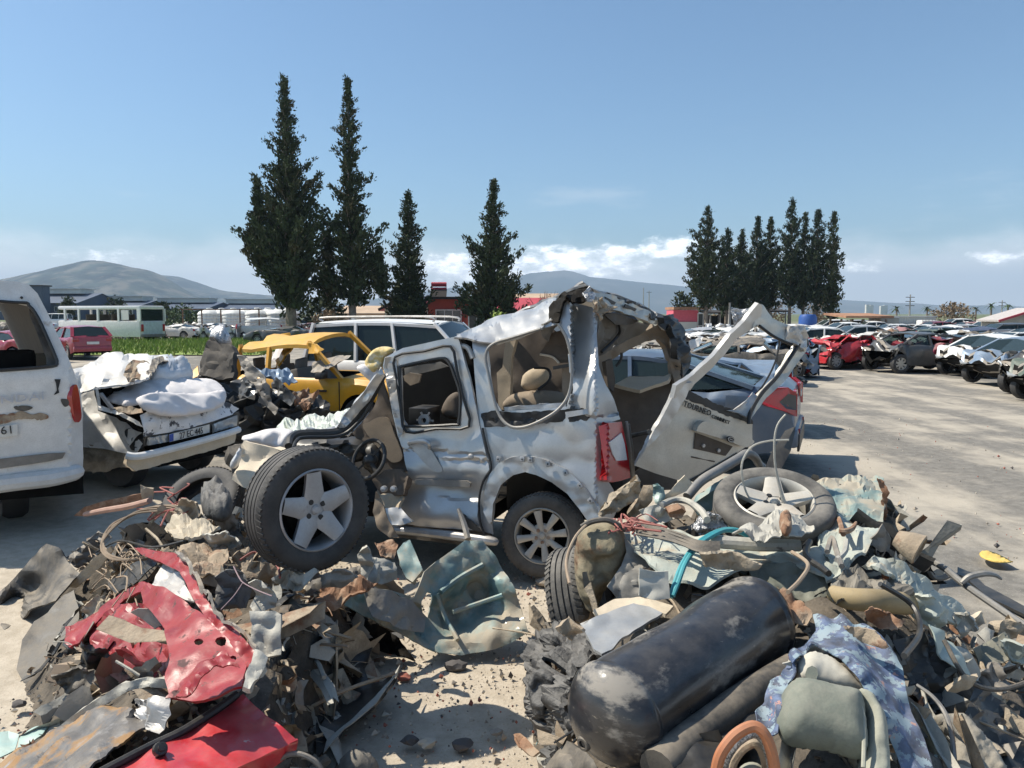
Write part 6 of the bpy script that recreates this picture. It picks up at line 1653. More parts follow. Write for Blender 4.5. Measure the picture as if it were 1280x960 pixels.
def big_wheel(parent, c, nrm, r, wd, rimmat, tyremat, spokes, style='spoke', roll=0.0, treads=True, toplevel=None):
    """a wheel with grooved tread; nrm is the side that shows the rim"""
    nrm = V(nrm).normalized(); c = V(c)
    u = nrm.orthogonal().normalized()
    if abs(nrm.z) < .9: u = V((0, 0, 1)) - nrm * nrm.z; u.normalize()
    w_ = nrm.cross(u)
    prof = [(r * .64, wd * .40), (r * .67, wd * .46), (r * .72, wd * .49), (r * .84, wd * .52), (r * .93, wd * .49), (r * .975, wd * .42), (r, wd * .33)]
    g = []
    for k in range(5):
        a = wd * (.33 - .66 * k / 4); b = wd * (.33 - .66 * (k + .72) / 4)
        g.append((r, a))
        if k < 4: g += [(r, b), (r * .975, b - .002), (r * .975, wd * (.33 - .66 * (k + 1) / 4) + .002)]
    prof = prof[:-1] + g + [(r * .975, -wd * .42), (r * .93, -wd * .49), (r * .84, -wd * .52), (r * .67, -wd * .46), (r * .64, -wd * .40), (r * .62, 0)]
    m = MB().lathe(prof, c, nrm, 56, closed=True)
    if treads:
        for k in range(64):
            a = 2 * math.pi * k / 64; e = u * math.cos(a) + w_ * math.sin(a); tt = -u * math.sin(a) + w_ * math.cos(a)
            for s in (-1, 1):
                p0 = c + e * r * .992 + nrm * s * wd * .30; p1 = c + e * r * .962 + nrm * s * wd * .455 + tt * .012
                m.bar(p0, p1, .016, .012, up=e)
    ty = m.build('tyre' if toplevel is None else 'tyre', tyremat, parent)
    rm = MB().lathe([(r * .655, wd * .36), (r * .665, wd * .46), (r * .64, wd * .49), (r * .615, wd * .44), (r * .59, wd * .30), (r * .57, -wd * .2), (r * .60, -wd * .42), (r * .655, -wd * .45)], c, nrm, 48)
    hubz = wd * .34
    def spoke(a, wi, wo, ri, ro, th=.028):
        e = u * math.cos(a) + w_ * math.sin(a); tt = -u * math.sin(a) + w_ * math.cos(a)
        pts = []
        for rr_, ww, zz in ((ri, wi, hubz), ((ri + ro) / 2, (wi + wo) / 2 * .96, hubz + .012), (ro, wo, hubz + .022)):
            pts.append([c + e * rr_ + tt * ww + nrm * zz, c + e * rr_ - tt * ww + nrm * zz, c + e * rr_ - tt * ww * .9 + nrm * (zz - th), c + e * rr_ + tt * ww * .9 + nrm * (zz - th), c + e * rr_ + tt * ww * .55 + nrm * (zz + .008), c + e * rr_ - tt * ww * .55 + nrm * (zz + .008)])
        vs = [q for p in pts for q in p]; fs = []
        order = [0, 4, 5, 1, 2, 3]
        for i in range(2):
            for k in range(6): a_, b_ = order[k], order[(k + 1) % 6]; fs.append((i * 6 + a_, i * 6 + b_, (i + 1) * 6 + b_, (i + 1) * 6 + a_))
        rm.add(vs, fs)
    for k in range(spokes):
        a = roll + 2 * math.pi * k / spokes
        if style == 'star': spoke(a, r * .20, r * .125, r * .12, r * .61)
        else: spoke(a, r * .055, r * .10, r * .12, r * .60)
    rm.lathe([(0, hubz + .014), (r * .07, hubz + .014), (r * .085, hubz + .004), (r * .25, hubz + .006), (r * .29, hubz - .006), (r * .29, hubz - .03), (0, hubz - .03)], c, nrm, 28)
    rim = rm.build('rim', rimmat, parent)
    bd = MB().lathe([(0, -.01), (r * .40, -.01), (r * .42, -.03), (r * .58, -.04)], c, nrm, 28); bd.build('brake_disc', hubdark, parent)
    hb2 = MB()
    nb_ = 4 if style == 'star' else 5
    for k in range(nb_):
        a = roll + .5 + 2 * math.pi * k / nb_; e = u * math.cos(a) + w_ * math.sin(a)
        o = MB().lathe([(0, hubz + .011), (r * .045, hubz + .011), (r * .045, hubz - .01)], c + e * r * .155, nrm, 10).build('bolt_hole', ink if style == 'star' else rust, rim)
    MB().lathe([(0, hubz + .02), (r * .05, hubz + .019), (r * .075, hubz + .01)], c, nrm, 16).build('hub_cap', rimmat, rim)
    return ty


wh = bpy.data.objects.new('wheel', None); COL.objects.link(wh); wh.parent = van; wh.location = wc - V(van.location)
big_wheel(wh, wc, (S.n + uf * -.10).normalized(), .315, .20, alloy_light, rubberdust, 8, 'spoke', roll=.2)
# bent front: screen pillar, door trim, dash, steering wheel, floor
m = MB().tube([P(x, y, d) for x, y, d in [(361, 558, 5.6), (363, 549, 5.7), (374, 543, 5.8), (400, 542, 5.95), (424, 539, 6.05), (446, 521, 6.1), (462, 498, 6.1), (478, 468, 6.05)]], [.03, .035, .035, .035, .04, .04, .04, .035], 9, sm=5); m.build('screen_frame', black, t)
sheet('screen_pillar', [(420, 536, 6.02), (430, 519, 6.02), (452, 494, 6.0), (477, 459, 5.98), (481, 470, 5.98), (464, 498, 5.98), (446, 520, 6.0), (432, 534, 6.0), (400, 541, 5.95), (372, 543, 5.8), (384, 536, 5.9), (405, 536, 6.0)], silver, t, step=3, amp=.01, fold=.012, thick=.03, seed=90)
m = MB().tube([P(x, y, d) for x, y, d in [(367, 560, 5.5), (371, 551, 5.6), (380, 547, 5.7), (424, 545, 5.95), (448, 528, 6.0), (465, 504, 6.0)]], .014, 7, sm=5); m.build('screen_seal', ink, t)
dt = sheet('door_lining', [(441, 541), (466, 510), (479, 476), (489, 512), (498, 547), (511, 588), (492, 590), (480, 577), (449, 552)], tan_dark, t, S.f(.06), step=4, amp=.015, fold=.015, thick=.03, seed=91, ctrl=[])
sheet('lining_inset', [(454, 535), (462, 527), (475, 521), (486, 524), (492, 540), (503, 570), (494, 578), (483, 572)], tan, dt, S.f(.03), step=4, amp=.004, thick=.015, seed=92, curve=True)
dsh = P(440, 575, 6.25)
m = MB().ball(P(436, 562, 6.3), (.20, .18, .10), 3, amp=.25, freq=5, seed=3); m.ball(P(466, 572, 6.25), (.09, .10, .12), 3, amp=.2, freq=5, seed=6); m.ball(P(395, 556, 6.2), (.24, .2, .08), 3, amp=.35, freq=6, seed=7); m.build('dashboard', black, t)
R = V((-.5, -.75, .45)).normalized(); u1 = R.orthogonal().normalized(); w1 = R.cross(u1); c = P(461, 574, 6.0)
m = MB().tube([c + (u1 * math.cos(a) * .155 + w1 * math.sin(a) * .155) for a in np.linspace(0, 6.283, 24, endpoint=False)], .016, 8, closed=True, sm=2); sw = m.build('steering_wheel', black, t)
m = MB().ball(c - R * .02, (.06, .06, .05), 2); m.bar(c, c + u1 * .15, .03, .015); m.bar(c, c - u1 * .15, .03, .015); m.bar(c, c + w1 * .15, .03, .015); m.build('hub', black, sw)
sheet('seat_frame', [(466, 600, 5.95), (480, 588, 5.95), (500, 586, 5.9), (509, 596, 5.85), (505, 618, 5.85), (495, 620, 5.85), (476, 620, 5.9)], tan_dark, t, step=3, amp=.02, fold=.02, thick=.05, seed=93)
sheet('carpet', [(470, 606, 6.0), (480, 598, 6.0), (486, 602, 5.95), (492, 600, 5.9), (503, 621, 5.85), (498, 636, 5.8), (478, 634, 5.85), (470, 624, 5.9)], tan_light, t, step=3.5, amp=.03, fold=.03, thick=.02, seed=94)
for px in (481, 493): MB().lathe([(0, 0), (.025, 0), (.022, .03), (0, .034)], P(px, 611, 5.78), S.n, 10).build('seat_knob', bare, t)
sheet('sill_plate', [(474, 636, 5.85), (500, 634, 5.8), (516, 652, 5.72), (500, 656, 5.72), (476, 656, 5.8)], silver, t, step=3.5, amp=.01, fold=.015, thick=.02, seed=95)
sheet('bent_bracket', [(469, 615, 5.6), (476, 625, 5.6), (485, 650, 5.55), (498, 672, 5.5), (486, 672, 5.5), (472, 660, 5.55), (466, 640, 5.6)], tan, t, step=3, amp=.015, fold=.02, thick=.015, seed=96)
# floor pan forward and crumpled nose so the van is whole from the other side too
sheet('bonnet', [(330, 556, 6.4), (370, 546, 6.3), (440, 545, 6.4), (470, 520, 6.9), (440, 530, 7.2), (360, 545, 7.2)], silver_dirty, t, step=5, amp=.05, fold=.06, thick=.012, seed=97)
MB().ball(wv(3.4, .8, .55), (.5, .6, .30), 4, amp=.5, freq=3, seed=4).build('engine_bay', darkmetal, t, angle=25)
# ------------------------------------------------------------------ raised tailgate
TGp = VPlane(P(794, 582, 5.55), (.88, .47), -.04)
tg = thing('tailgate', 'torn silver tailgate with an empty bent window frame behind the wrecked van', 'tailgate', (TGp.at(870, 600).x, TGp.at(870, 600).y, 0))
lower = [(842, 486), (848, 481), (857, 496), (880, 506), (941, 529), (941, 553), (922, 566), (890, 584), (862, 601), (847, 600), (820, 592), (794, 582), (811, 551), (831, 519)]


for y0, y1 in ((575, 590), (540, 545)): MB().tube([TGp.at(812, y0, .02), P(800, (y0 + y1) / 2, 5.85), P(788, y1, 6.0)], [.02, .016, .02], 7).build('hinge_arm', darkmetal, tg)


pn = sheet('panel', lower, silver_shaded, tg, TGp.f(), step=4.5, amp=.005, fold=.010, freq=2.2, thick=.015, angle=14, seed=101, back=tan_dark)
sheet('lit_edge', [(840, 497), (848, 481), (866, 478), (858, 497), (849, 510), (835, 535), (808, 560), (796, 580), (811, 550), (830, 518)], silver, pn, lambda x, y: TGp.d(x, y, -.02) + (850 - x) * .0006, step=3, amp=.006, fold=.008, thick=.04, seed=102)
sheet('glass_strip', [(852, 484), (870, 492), (900, 506), (925, 516), (936, 513), (941, 530), (905, 518), (857, 498)], ink, pn, TGp.f(-.006), step=3, amp=.008, thick=.02, jag=1.2, seed=103)
sheet('grip_bar', [(871, 538), (875, 530), (884, 527), (910, 537), (940, 549), (941, 555), (931, 559), (910, 551), (874, 540)], silver_shaded, pn, TGp.f(-.05), step=3.5, thick=.05, amp=.003, seed=104, curve=True)
pr_ = sheet('plate_recess', [(870, 541), (895, 550), (916, 558), (907, 570), (868, 561)], tan_dark, pn, TGp.f(-.012), step=4, thick=.012, seed=105)
for px, py in ((879, 557), (898, 563)): MB().lathe([(0, 0), (.016, 0), (.014, .01), (0, .01)], TGp.at(px, py, -.025), TGp.n, 10).build('screw_boss', bare, pr_)
c = TGp.at(912.5, 549, -.075); m = MB(); xx = (TGp.at(930, 556) - TGp.at(880, 537)).normalized(); yy = xx.cross(TGp.n)
m.add([c + xx * .038 * math.cos(a) + yy * .024 * math.sin(a) + TGp.n * k for k in (0, .01) for a in np.linspace(0, 6.283, 20, endpoint=False)], [tuple(range(19, -1, -1)), tuple(range(20, 40))] + [(i, (i + 1) % 20, 20 + (i + 1) % 20, 20 + i) for i in range(20)])
bg_ = m.build('badge', ink, pn); m = MB().tube([c + TGp.n * .012 + xx * .030 * math.cos(a) + yy * .017 * math.sin(a) for a in np.linspace(0, 6.283, 16, endpoint=False)], .003, 5, closed=True, sm=2); m.bar(c + TGp.n * .012 - xx * .018, c + TGp.n * .012 + xx * .018, .006, .004); m.build('badge_mark', bare, bg_)
xd = TGp.at(912, 528) - TGp.at(858, 508)
text_mesh('lettering', 'TOURNEO', .062, ink, pn, TGp.at(872, 511, -.012), xd, (0, 0, 1), .003, .95)
text_mesh('lettering', 'CONNECT', .040, ink, pn, TGp.at(901, 524.5, -.012), xd, (0, 0, 1), .003, 1.0)
m = MB().tube([TGp.at(864, 571, -.004), TGp.at(893, 577, -.004)], .006, 5); m.build('seam', tan_dark, pn)
sheet('bottom_seal', [(862, 601), (890, 584), (922, 566), (926, 568), (893, 590), (868, 603)], ink, pn, TGp.f(-.01), step=3, amp=.006, thick=.03, seed=106)
# frame arms: the near one twists to the sun
fr = lambda x, y: TGp.d(x, y) + (500 - y) * .0016
sheet('frame_arm', [(842, 498), (846, 482), (866, 469), (899, 437), (913, 418), (930, 402), (948, 379), (953, 382), (950, 405), (934, 415), (921, 423), (903, 446), (888, 462), (868, 480), (856, 498)], silver, tg, lambda x, y: fr(x, y) - .03 + ((x - 842) - (500 - y) * 1.0) * .004, step=3, amp=.005, fold=.005, freq=6, thick=.035, seed=107)
sheet('frame_head', [(949, 380), (953, 381), (966, 398), (990, 408), (1003, 409), (1009, 421), (1007, 438), (996, 432), (987, 428), (968, 420), (949, 406), (940, 410)], silver_shaded, tg, fr, step=3, amp=.006, fold=.010, freq=5, thick=.035, seed=108)
sheet('frame_corner', [(987, 408), (1003, 407), (1011, 421), (1008, 440), (997, 431), (985, 424)], silver_dirty, tg, lambda x, y: fr(x, y) - .05, step=2.5, amp=.02, fold=.03, freq=9, thick=.02, seed=109)
sheet('frame_arm', [(996, 431), (1008, 438), (985, 472), (959, 497), (941, 521), (936, 512), (955, 490), (975, 467)], silver_shaded, tg, fr, step=3, amp=.01, fold=.012, thick=.05, seed=110)
m = MB().tube([P(x, y, fr(x, y) - .03) for x, y in [(999, 430), (972, 470), (952, 492), (938, 516), (936, 530)]], .016, 7); m.build('frame_seal', ink, tg)
m = MB().tube([P(x, y, fr(x, y) - .02) for x, y in [(949, 407), (968, 421), (990, 431)]], .012, 6); m.build('frame_seal', ink, tg)
sheet('crumpled_flap', [(917, 386), (932, 387), (948, 382), (944, 395), (930, 404), (921, 409), (917, 398)], foil, tg, lambda x, y: fr(x, y) + .05, step=2.5, amp=.03, fold=.04, freq=8, thick=.008, seed=111)
sheet('bent_latch', [(908, 513), (920, 512), (935, 500), (943, 490), (947, 495), (943, 508), (938, 524), (925, 516)], bare, tg, lambda x, y: fr(x, y) - .02, step=3, amp=.02, fold=.03, thick=.012, seed=112)
m = MB().tube([P(972, 412, 6.4), P(974, 430, 6.4), P(968, 455, 6.35), P(955, 480, 6.3), P(945, 492, 6.2)], .008, 5); m.build('loose_wire', ink, tg)
# ------------------------------------------------------------------ the two scrap heaps in front
before = set(bpy.data.objects)


def sst(a, b, x):
    t = min(1, max(0, (x - a) / (b - a))); return t * t * (3 - 2 * t)


def DL(x, y, up=0.0):                  # left heap: distance at which its surface shows
    z = .16 + .48 * sst(70, 250, x) + up
    return (2 - z) * F / max(60, y - HZ)


def DR(x, y, up=0.0):                  # right heap
    z = .92 - .42 * sst(1090, 1260, x) - .35 * (1 - sst(650, 740, x)) + up
    return (2 - z) * F / max(60, y - HZ)


def fl(up=0.0, k=0.0): return lambda x, y: DL(x, y, up) + k
def fr_(up=0.0, k=0.0): return lambda x, y: DR(x, y, up) + k
def T(o, label, cat, group=None): return tag(o, label, cat, group)


class Sh:
    """sheet with the heap's own depth at each corner"""
    def __init__(self, dep): self.dep = dep
    def __call__(self, name, pts, mat, parent=None, up=0.0, tilt=0.0, **kw):
        ys = [p[1] for p in pts]; y0 = sum(ys) / len(ys); x0 = sum(p[0] for p in pts) / len(pts)
        d0 = self.dep(x0, y0, up)
        q = [(p[0], p[1], p[2] if len(p) > 2 else d0 * (1 - tilt) + self.dep(p[0], p[1], up) * tilt) for p in pts]
        kw.setdefault('amp', .015); kw.setdefault('fold', .02); kw.setdefault('freq', 7); kw.setdefault('thick', .006)
        return sheet(name, q, mat, parent, **kw)


SL, SR = Sh(DL), Sh(DR)
LP = lambda pts, up=0.0: [P(x, y, DL(x, y, up)) for x, y in pts]
RP = lambda pts, up=0.0: [P(x, y, DR(x, y, up)) for x, y in pts]


def tube_thing(name, label, cat, pts, r, mat, n=7, group=None, sm=5):
    return T(MB().tube(pts, r, n, sm=sm).build(name, mat), label, cat, group)


for sl_, pl, mt, lab in [(SL, [(216, 640), (228, 622), (246, 628), (252, 645), (232, 654)], mud, 'tan folded scrap in front of the half buried tyre'), (SL, [(254, 668), (285, 662), (302, 680), (280, 692), (258, 686)], palemetal, 'pale dusty sheet left of the upright wheel tread'),
    (SL, [(98, 764), (118, 746), (132, 758), (120, 778)], mud, 'tan scrap at the outer end of the red folded lip'), (SL, [(340, 722), (366, 712), (388, 722), (374, 738), (350, 738)], palemetal, 'pale crumpled sheet right below the upright wheel'),
    (SL, [(398, 722), (430, 712), (446, 724), (424, 738), (402, 736)], greymetal, 'grey crumpled sheet below the tread edge of the upright wheel'), (SL, [(60, 846), (96, 838), (128, 852), (112, 872), (78, 868)], darkmetal, 'dark sheet in front of the torn black liner'),
    (SL, [(104, 800), (130, 812), (140, 836), (120, 848), (100, 826)], black, 'black scrap under the hollow of the red inner wing'), (SR, [(1130, 748), (1160, 742), (1186, 762), (1176, 790), (1150, 778)], teal_dust, 'muddy teal plate below the middle of the muddy strip'),
    (SR, [(1222, 842), (1252, 832), (1264, 856), (1236, 864)], greymetal, 'grey folded plate over the large black sheet'), (SR, [(1194, 772), (1214, 768), (1224, 790), (1206, 802)], palemetal, 'pale folded plate at the head of the pale teal strip'),
    (SR, [(1252, 802), (1286, 806), (1292, 832), (1266, 826)], teal_dust, 'muddy teal scrap at the picture edge below the pole'), (SR, [(872, 690), (920, 688), (950, 702), (920, 714), (884, 710)], mud, 'mud crust on the middle of the crushed sill'),
    (SR, [(1060, 790), (1090, 786), (1102, 800), (1080, 806)], rustmud, 'brown scrap at the upper edge of the patterned cloth'), (SR, [(694, 786), (712, 776), (730, 790), (716, 804)], rustmud, 'brown scrap between the standing tyre and the melted bumper')]:
    T(sl_('folded_scrap', pl, mt, up=.09, step=2.8, amp=.03, fold=.05, freq=8, jag=1, thick=.012, seed=len(lab)), lab, 'metal sheet')
for dep_, pts, r, mt, lab in [(LP, [(120, 690), (150, 676), (190, 684), (230, 676)], .007, black, 'black cable sagging across the back of the left-hand heap'), (LP, [(300, 700), (320, 690), (345, 705), (350, 722)], .006, wirered, 'reddish cable by the foot of the upright wheel'),
    (RP, [(1100, 730), (1140, 756), (1150, 790), (1130, 820)], .010, black, 'black hose hanging from the muddy strip'), (RP, [(990, 690), (1010, 705), (1000, 725), (985, 740)], .008, wirebrown, 'brown cable over the arched sheet'),
    (RP, [(1180, 800), (1210, 850), (1250, 862), (1290, 850)], .009, darkmetal, 'dark hose looping under the greenish flap'), (RP, [(740, 650), (720, 670), (708, 700), (712, 730)], .007, wirebrown, 'brown cord on the outer side of the muddy bundle')]:
    tube_thing('loose_hose', lab, 'hose', dep_(pts, .12), r, mt)

# wheels and tyres
c = P(385, 635, 3.85)
w1 = thing('wheel', 'large alloy wheel with five broad spokes standing upright on the left-hand heap', 'wheel', c[:], 0, 'loose alloy wheels')
big_wheel(w1, c, (.70, -.70, .06), .308, .195, alloy, rubber, 5, 'star', roll=.04)
c = P(966, 640, 3.95)
w2 = thing('wheel', 'alloy wheel lying flat on top of the heap with wires hanging over it', 'wheel', c[:], 0, 'loose alloy wheels')
big_wheel(w2, c, (-.06, -.36, .93), .30, .19, alloy_light, rubberdust, 5, 'star', roll=.5, treads=False)


def tyre_only(label, c, nrm, r, wd, mat):
    nrm = V(nrm).normalized()
    prof = [(r * .62, wd * .42), (r * .72, wd * .5), (r * .86, wd * .53), (r * .96, wd * .45), (r, wd * .34)]
    for k in range(4):
        a = wd * (.34 - .68 * k / 4); b_ = wd * (.34 - .68 * (k + .7) / 4); e = wd * (.34 - .68 * (k + 1) / 4)
        prof += [(r, a), (r, b_), (r * .97, b_ - .002), (r * .97, e + .002)]
    prof += [(r, -wd * .34), (r * .96, -wd * .45), (r * .86, -wd * .53), (r * .72, -wd * .5), (r * .62, -wd * .42), (r * .66, -wd * .3), (r * .9, -wd * .3), (r * .9, wd * .3), (r * .66, wd * .3)]
    m = MB().lathe(prof, c, nrm, 48, closed=True)
    u = nrm.orthogonal().normalized(); w_ = nrm.cross(u)
    for k in range(56):
        a = 2 * math.pi * k / 56; e = u * math.cos(a) + w_ * math.sin(a); tt = -u * math.sin(a) + w_ * math.cos(a)
        for s in (-1, 1): m.bar(V(c) + e * r * .995 + nrm * s * wd * .30, V(c) + e * r * .955 + nrm * s * wd * .46 + tt * .01, .016, .014, up=e)
    return T(m.build('tyre', mat), label, 'tyre', 'tyres without rims')


tyre_only('bare tyre half buried at the back of the left-hand heap, behind the wires', P(255, 628, 5.9), (-.1, -.62, .78), .30, .17, rubber)
tyre_only('dusty worn tyre standing on edge under the silver van wheel', P(727, 752, 4.0), (.90, -.30, .30), .29, .19, rubberdust)

# ---- left heap: black arch liner pieces on the bare ground
o = sheet('wheel_arch_liner', [(-60, 800, 4.8), (-40, 760, 5.2), (0, 741, 5.3), (38, 702, 5.5), (53, 685, 5.5), (60, 680, 5.45), (72, 684, 5.3), (84, 702, 5.2), (98, 715, 5.1), (87, 731, 4.95), (72, 753, 4.85), (42, 762, 4.9), (0, 793, 4.85)], blackdust, ctrl=[(40, 735, 5.45), (20, 755, 5.5)], step=4, amp=.02, fold=.015, freq=3, thick=.012, seed=201)
T(o, 'curved black wheel arch liner standing on the bare ground at the picture edge', 'arch liner')
o = SL('torn_liner', [(43, 777), (60, 766), (80, 743), (92, 737), (98, 760), (99, 790), (90, 826), (95, 850), (92, 861), (38, 860), (28, 851), (20, 836), (28, 800)], blackdust, step=4, tilt=.5, amp=.015, fold=.01, freq=3, seed=202, thick=.01)
T(o, 'torn black plastic liner lying between the arch liner and the red body piece', 'arch liner')
# red inner wing
rw = thing('red_inner_wing', 'crumpled red inner wing of a car with round holes and a folded lip', 'car part', P(230, 800, DL(230, 800))[:])
SL('rail', [(167, 684), (190, 687), (217, 690), (232, 702), (252, 742), (272, 766), (298, 790), (322, 818), (312, 838), (290, 806), (262, 779), (243, 752), (224, 714), (200, 702), (178, 694)], red_prime, rw, up=.10, tilt=.8, step=3, thick=.02, amp=.008, fold=.012, seed=203)
SL('rail_flange', [(216, 689), (232, 700), (253, 741), (273, 765), (299, 789), (323, 817), (334, 822), (318, 806), (292, 780), (268, 755), (250, 725), (238, 700), (226, 688)], greymetal, rw, up=.12, tilt=.8, step=3, thick=.012, seed=204)
hc = lambda x, y, rx, ry: [(x + rx * math.cos(a), y + ry * math.sin(a)) for a in np.linspace(0, 6.283, 9)[:-1]]
SL('inner_panel', [(176, 736), (186, 729), (206, 737), (232, 750), (250, 764), (270, 786), (292, 808), (311, 838), (304, 862), (255, 876), (212, 872), (208, 852), (214, 828), (212, 818), (208, 800), (204, 782), (190, 766), (178, 754)], red_prime, rw, up=.06, tilt=.8, holes=[hc(250, 805, 6, 5), hc(277, 804, 7, 6), hc(291, 824, 5, 5)], step=3.2, amp=.022, fold=.014, freq=3.5, thick=.01, seed=205)
SL('bare_corner', [(206, 703), (222, 712), (243, 752), (232, 750), (206, 738), (190, 731), (197, 716)], bare, rw, up=.07, tilt=.8, step=3.5, amp=.01, fold=.01, seed=206)
SL('folded_lip', [(182, 728), (192, 735), (170, 743), (148, 753), (128, 771), (112, 787), (98, 802), (88, 810), (80, 803), (79, 782), (100, 775), (122, 761), (152, 741)], red_prime, rw, up=.10, tilt=.8, step=3, amp=.018, fold=.016, freq=5, thick=.015, seed=207)
SL('bowl', [(108, 790), (128, 773), (150, 755), (180, 753), (206, 782), (216, 806), (222, 832), (222, 860), (190, 850), (150, 830), (120, 812)], red_prime, rw, up=-.02, tilt=.6, step=4, amp=.03, fold=.03, freq=5, seed=208)
SL('torn_scrap', [(163, 765), (172, 761), (186, 763), (201, 773), (211, 792), (206, 803), (194, 787), (178, 776)], palemetal, rw, up=.02, step=3, seed=209)
SL('strut', [(143, 812), (150, 812), (172, 826), (192, 832), (190, 838), (170, 833), (146, 820)], red_prime, rw, up=.04, step=3, thick=.02, amp=.006, seed=210)
SL('lower_lip', [(222, 850), (240, 830), (262, 818), (282, 812), (300, 836), (272, 832), (250, 848), (232, 868), (205, 870)], red_prime, rw, up=.12, tilt=.8, step=3, amp=.02, fold=.03, freq=7, seed=211)
SL('ribbed_end', [(319, 818), (335, 822), (326, 842), (312, 861), (304, 860), (310, 842)], palemetal, rw, up=.14, tilt=.8, step=2.5, thick=.02, seed=212)
rd_ = thing('car_door_skin', 'flat bright red car door skin with a dark rubber edge', 'door panel', P(270, 920, 2.7)[:])
sheet('skin', [(304, 866, 2.95), (316, 878, 2.92), (336, 898, 2.86), (373, 925, 2.78), (345, 936, 2.68), (290, 962, 2.5), (240, 990, 2.35), (60, 995, 2.3), (150, 950, 2.55), (228, 917, 2.7), (275, 890, 2.84)], red, rd_, step=5, amp=.008, fold=.006, freq=4, thick=.008, seed=213)
sheet('folded_edge', [(373, 925, 2.78), (372, 938, 2.80), (350, 956, 2.74), (310, 985, 2.6), (250, 1000, 2.45), (290, 963, 2.51), (345, 937, 2.69)], red, rd_, step=5, amp=.006, fold=.01, thick=.008, seed=214)
m = MB().tube([P(x, y, d) for x, y, d in [(90, 985, 2.38), (140, 958, 2.5), (190, 932, 2.62), (228, 914, 2.7), (272, 886, 2.84), (296, 868, 2.93)]], .016, 8); m.build('rubber_edge', black, rd_)
c = P(199, 938, 2.57); ax = V((.5, -.6, .6)).normalized(); MB().lathe([(0, 0), (.022, 0), (.026, .012), (.022, .03), (.012, .032), (.012, .05), (0, .05)], c, ax, 14).build('stopper', black, rd_)
o = sheet('trim_bar', [(62, 917, 3.25), (85, 899, 3.2), (110, 881, 3.15), (150, 855, 3.1), (182, 847, 3.08), (230, 850, 3.05), (300, 864, 2.98), (292, 873, 2.96), (230, 863, 3.02), (186, 858, 3.05), (160, 864, 3.06), (130, 882, 3.1), (80, 912, 3.2)], palemetal, step=3.2, amp=.008, fold=.008, thick=.03, seed=215)
T(o, 'arched pale metal bar crossing above the red door skin', 'trim bar')
o = sheet('flaking_sheet', [(-60, 985, 2.95), (0, 950, 3.15), (17, 933, 3.2), (42, 924, 3.2), (80, 903, 3.2), (123, 880, 3.15), (158, 882, 3.0), (185, 898, 2.9), (180, 908, 2.85), (150, 930, 2.75), (117, 950, 2.65), (98, 970, 2.55), (60, 1000, 2.45)], M('flaking_paint', (.10, .10, .105), .45, .2, dust=.4, var=.25, bump=.35, bscale=14, col2=(.26, .14, .05), mix2=.50, sharp2=.05, scale2=5, col3=(.26, .26, .27), mix3=.58, scale3=4), step=4.5, amp=.02, fold=.022, freq=3, thick=.01, jag=.7, seed=216)
T(o, 'bent sheet of flaking grey and rust brown paint beside the red door skin', 'body panel')
o = SL('bent_plate', [(166, 873), (190, 876), (214, 873), (210, 892), (198, 917), (182, 911), (172, 896)], bare, up=.02, step=3.5, amp=.02, fold=.04, seed=217, tilt=.6); T(o, 'small bare metal plate bent over under the pale metal bar', 'plate')
for i, pl in enumerate([[(-20, 922), (10, 914), (24, 918), (18, 935), (0, 944), (-20, 946)], [(24, 918), (44, 907), (62, 908), (50, 922), (34, 931), (22, 934)]]):
    o = SL('glass_shard', pl, M('green_glass', (.42, .60, .56), .25, 0, dust=.6, var=.15), up=.02, step=5, amp=.006, fold=.01, tilt=1, seed=218 + i)
    T(o, ['pale green glass shard at the picture edge on the sand', 'pale green glass shard touching the flaking panel'][i], 'glass shard', 'pale green glass shards')
# back of the left heap
o = SL('rusty_channel', [(92, 645), (105, 634), (131, 626), (176, 617), (180, 624), (140, 634), (108, 645)], rust, up=.05, step=3, thick=.02, amp=.006, fold=.008, seed=221); T(o, 'dark rusty channel bar poking out of the back of the left-hand heap', 'metal bar')
tube_thing('pink_bar', 'dusty pinkish bar lying along the rusty channel', 'metal bar', LP([(106, 643), (130, 638), (160, 633), (187, 626)], .10), [.02, .024, .024, .022], M('pink_primer', (.40, .24, .19), .8, 0, dust=.5), 8)
o = SL('corner_bracket', [(176, 606), (180, 608), (192, 611), (191, 622), (186, 628), (178, 624)], mud, up=.1, step=2.5, thick=.02, seed=222); T(o, 'small tan bracket standing at the end of the pinkish bar', 'bracket')
m = MB(); cc = P(180, 668, 5.0)
for k in range(5): m.tube([cc + V((math.cos(a) * (.24 + .012 * k) + .01 * math.sin(5 * a + k), math.sin(a) * .26 + .02 * k, math.sin(a) * .10 + .012 * math.sin(3 * a + k))) for a in np.linspace(0, 6.283, 18, endpoint=False)], .007, 5, closed=True, sm=2)
T(m.build('wire_loom', wirebrown), 'round loop of taped brown wiring on the left-hand heap', 'wiring')
o = SL('rubber_bowl', [(150, 662), (165, 654), (190, 652), (212, 662), (218, 680), (200, 692), (170, 690), (154, 678)], interior, up=-.02, step=4, amp=.02, fold=.03, tilt=.7, seed=223); T(o, 'black bowl shaped rubber piece inside the wiring loop', 'rubber piece')
m = MB(); rnd = random.Random(31)
for k in range(30):
    x, y = rnd.uniform(108, 168), rnd.uniform(688, 750); L = rnd.uniform(14, 40); a = rnd.uniform(0, 6.28)
    m.tube(LP([(x, y), (x + L * .5 * math.cos(a), y + L * .3 * math.sin(a) - rnd.uniform(4, 14)), (x + L * math.cos(a + .6), y + L * .6 * math.sin(a + .6))], rnd.uniform(.03, .16)), rnd.uniform(.003, .006), 5)
T(m.build('loose_wires', wirebrown), 'tangle of straw coloured wires beside the black bowl shaped rubber', 'wiring')
m = MB()
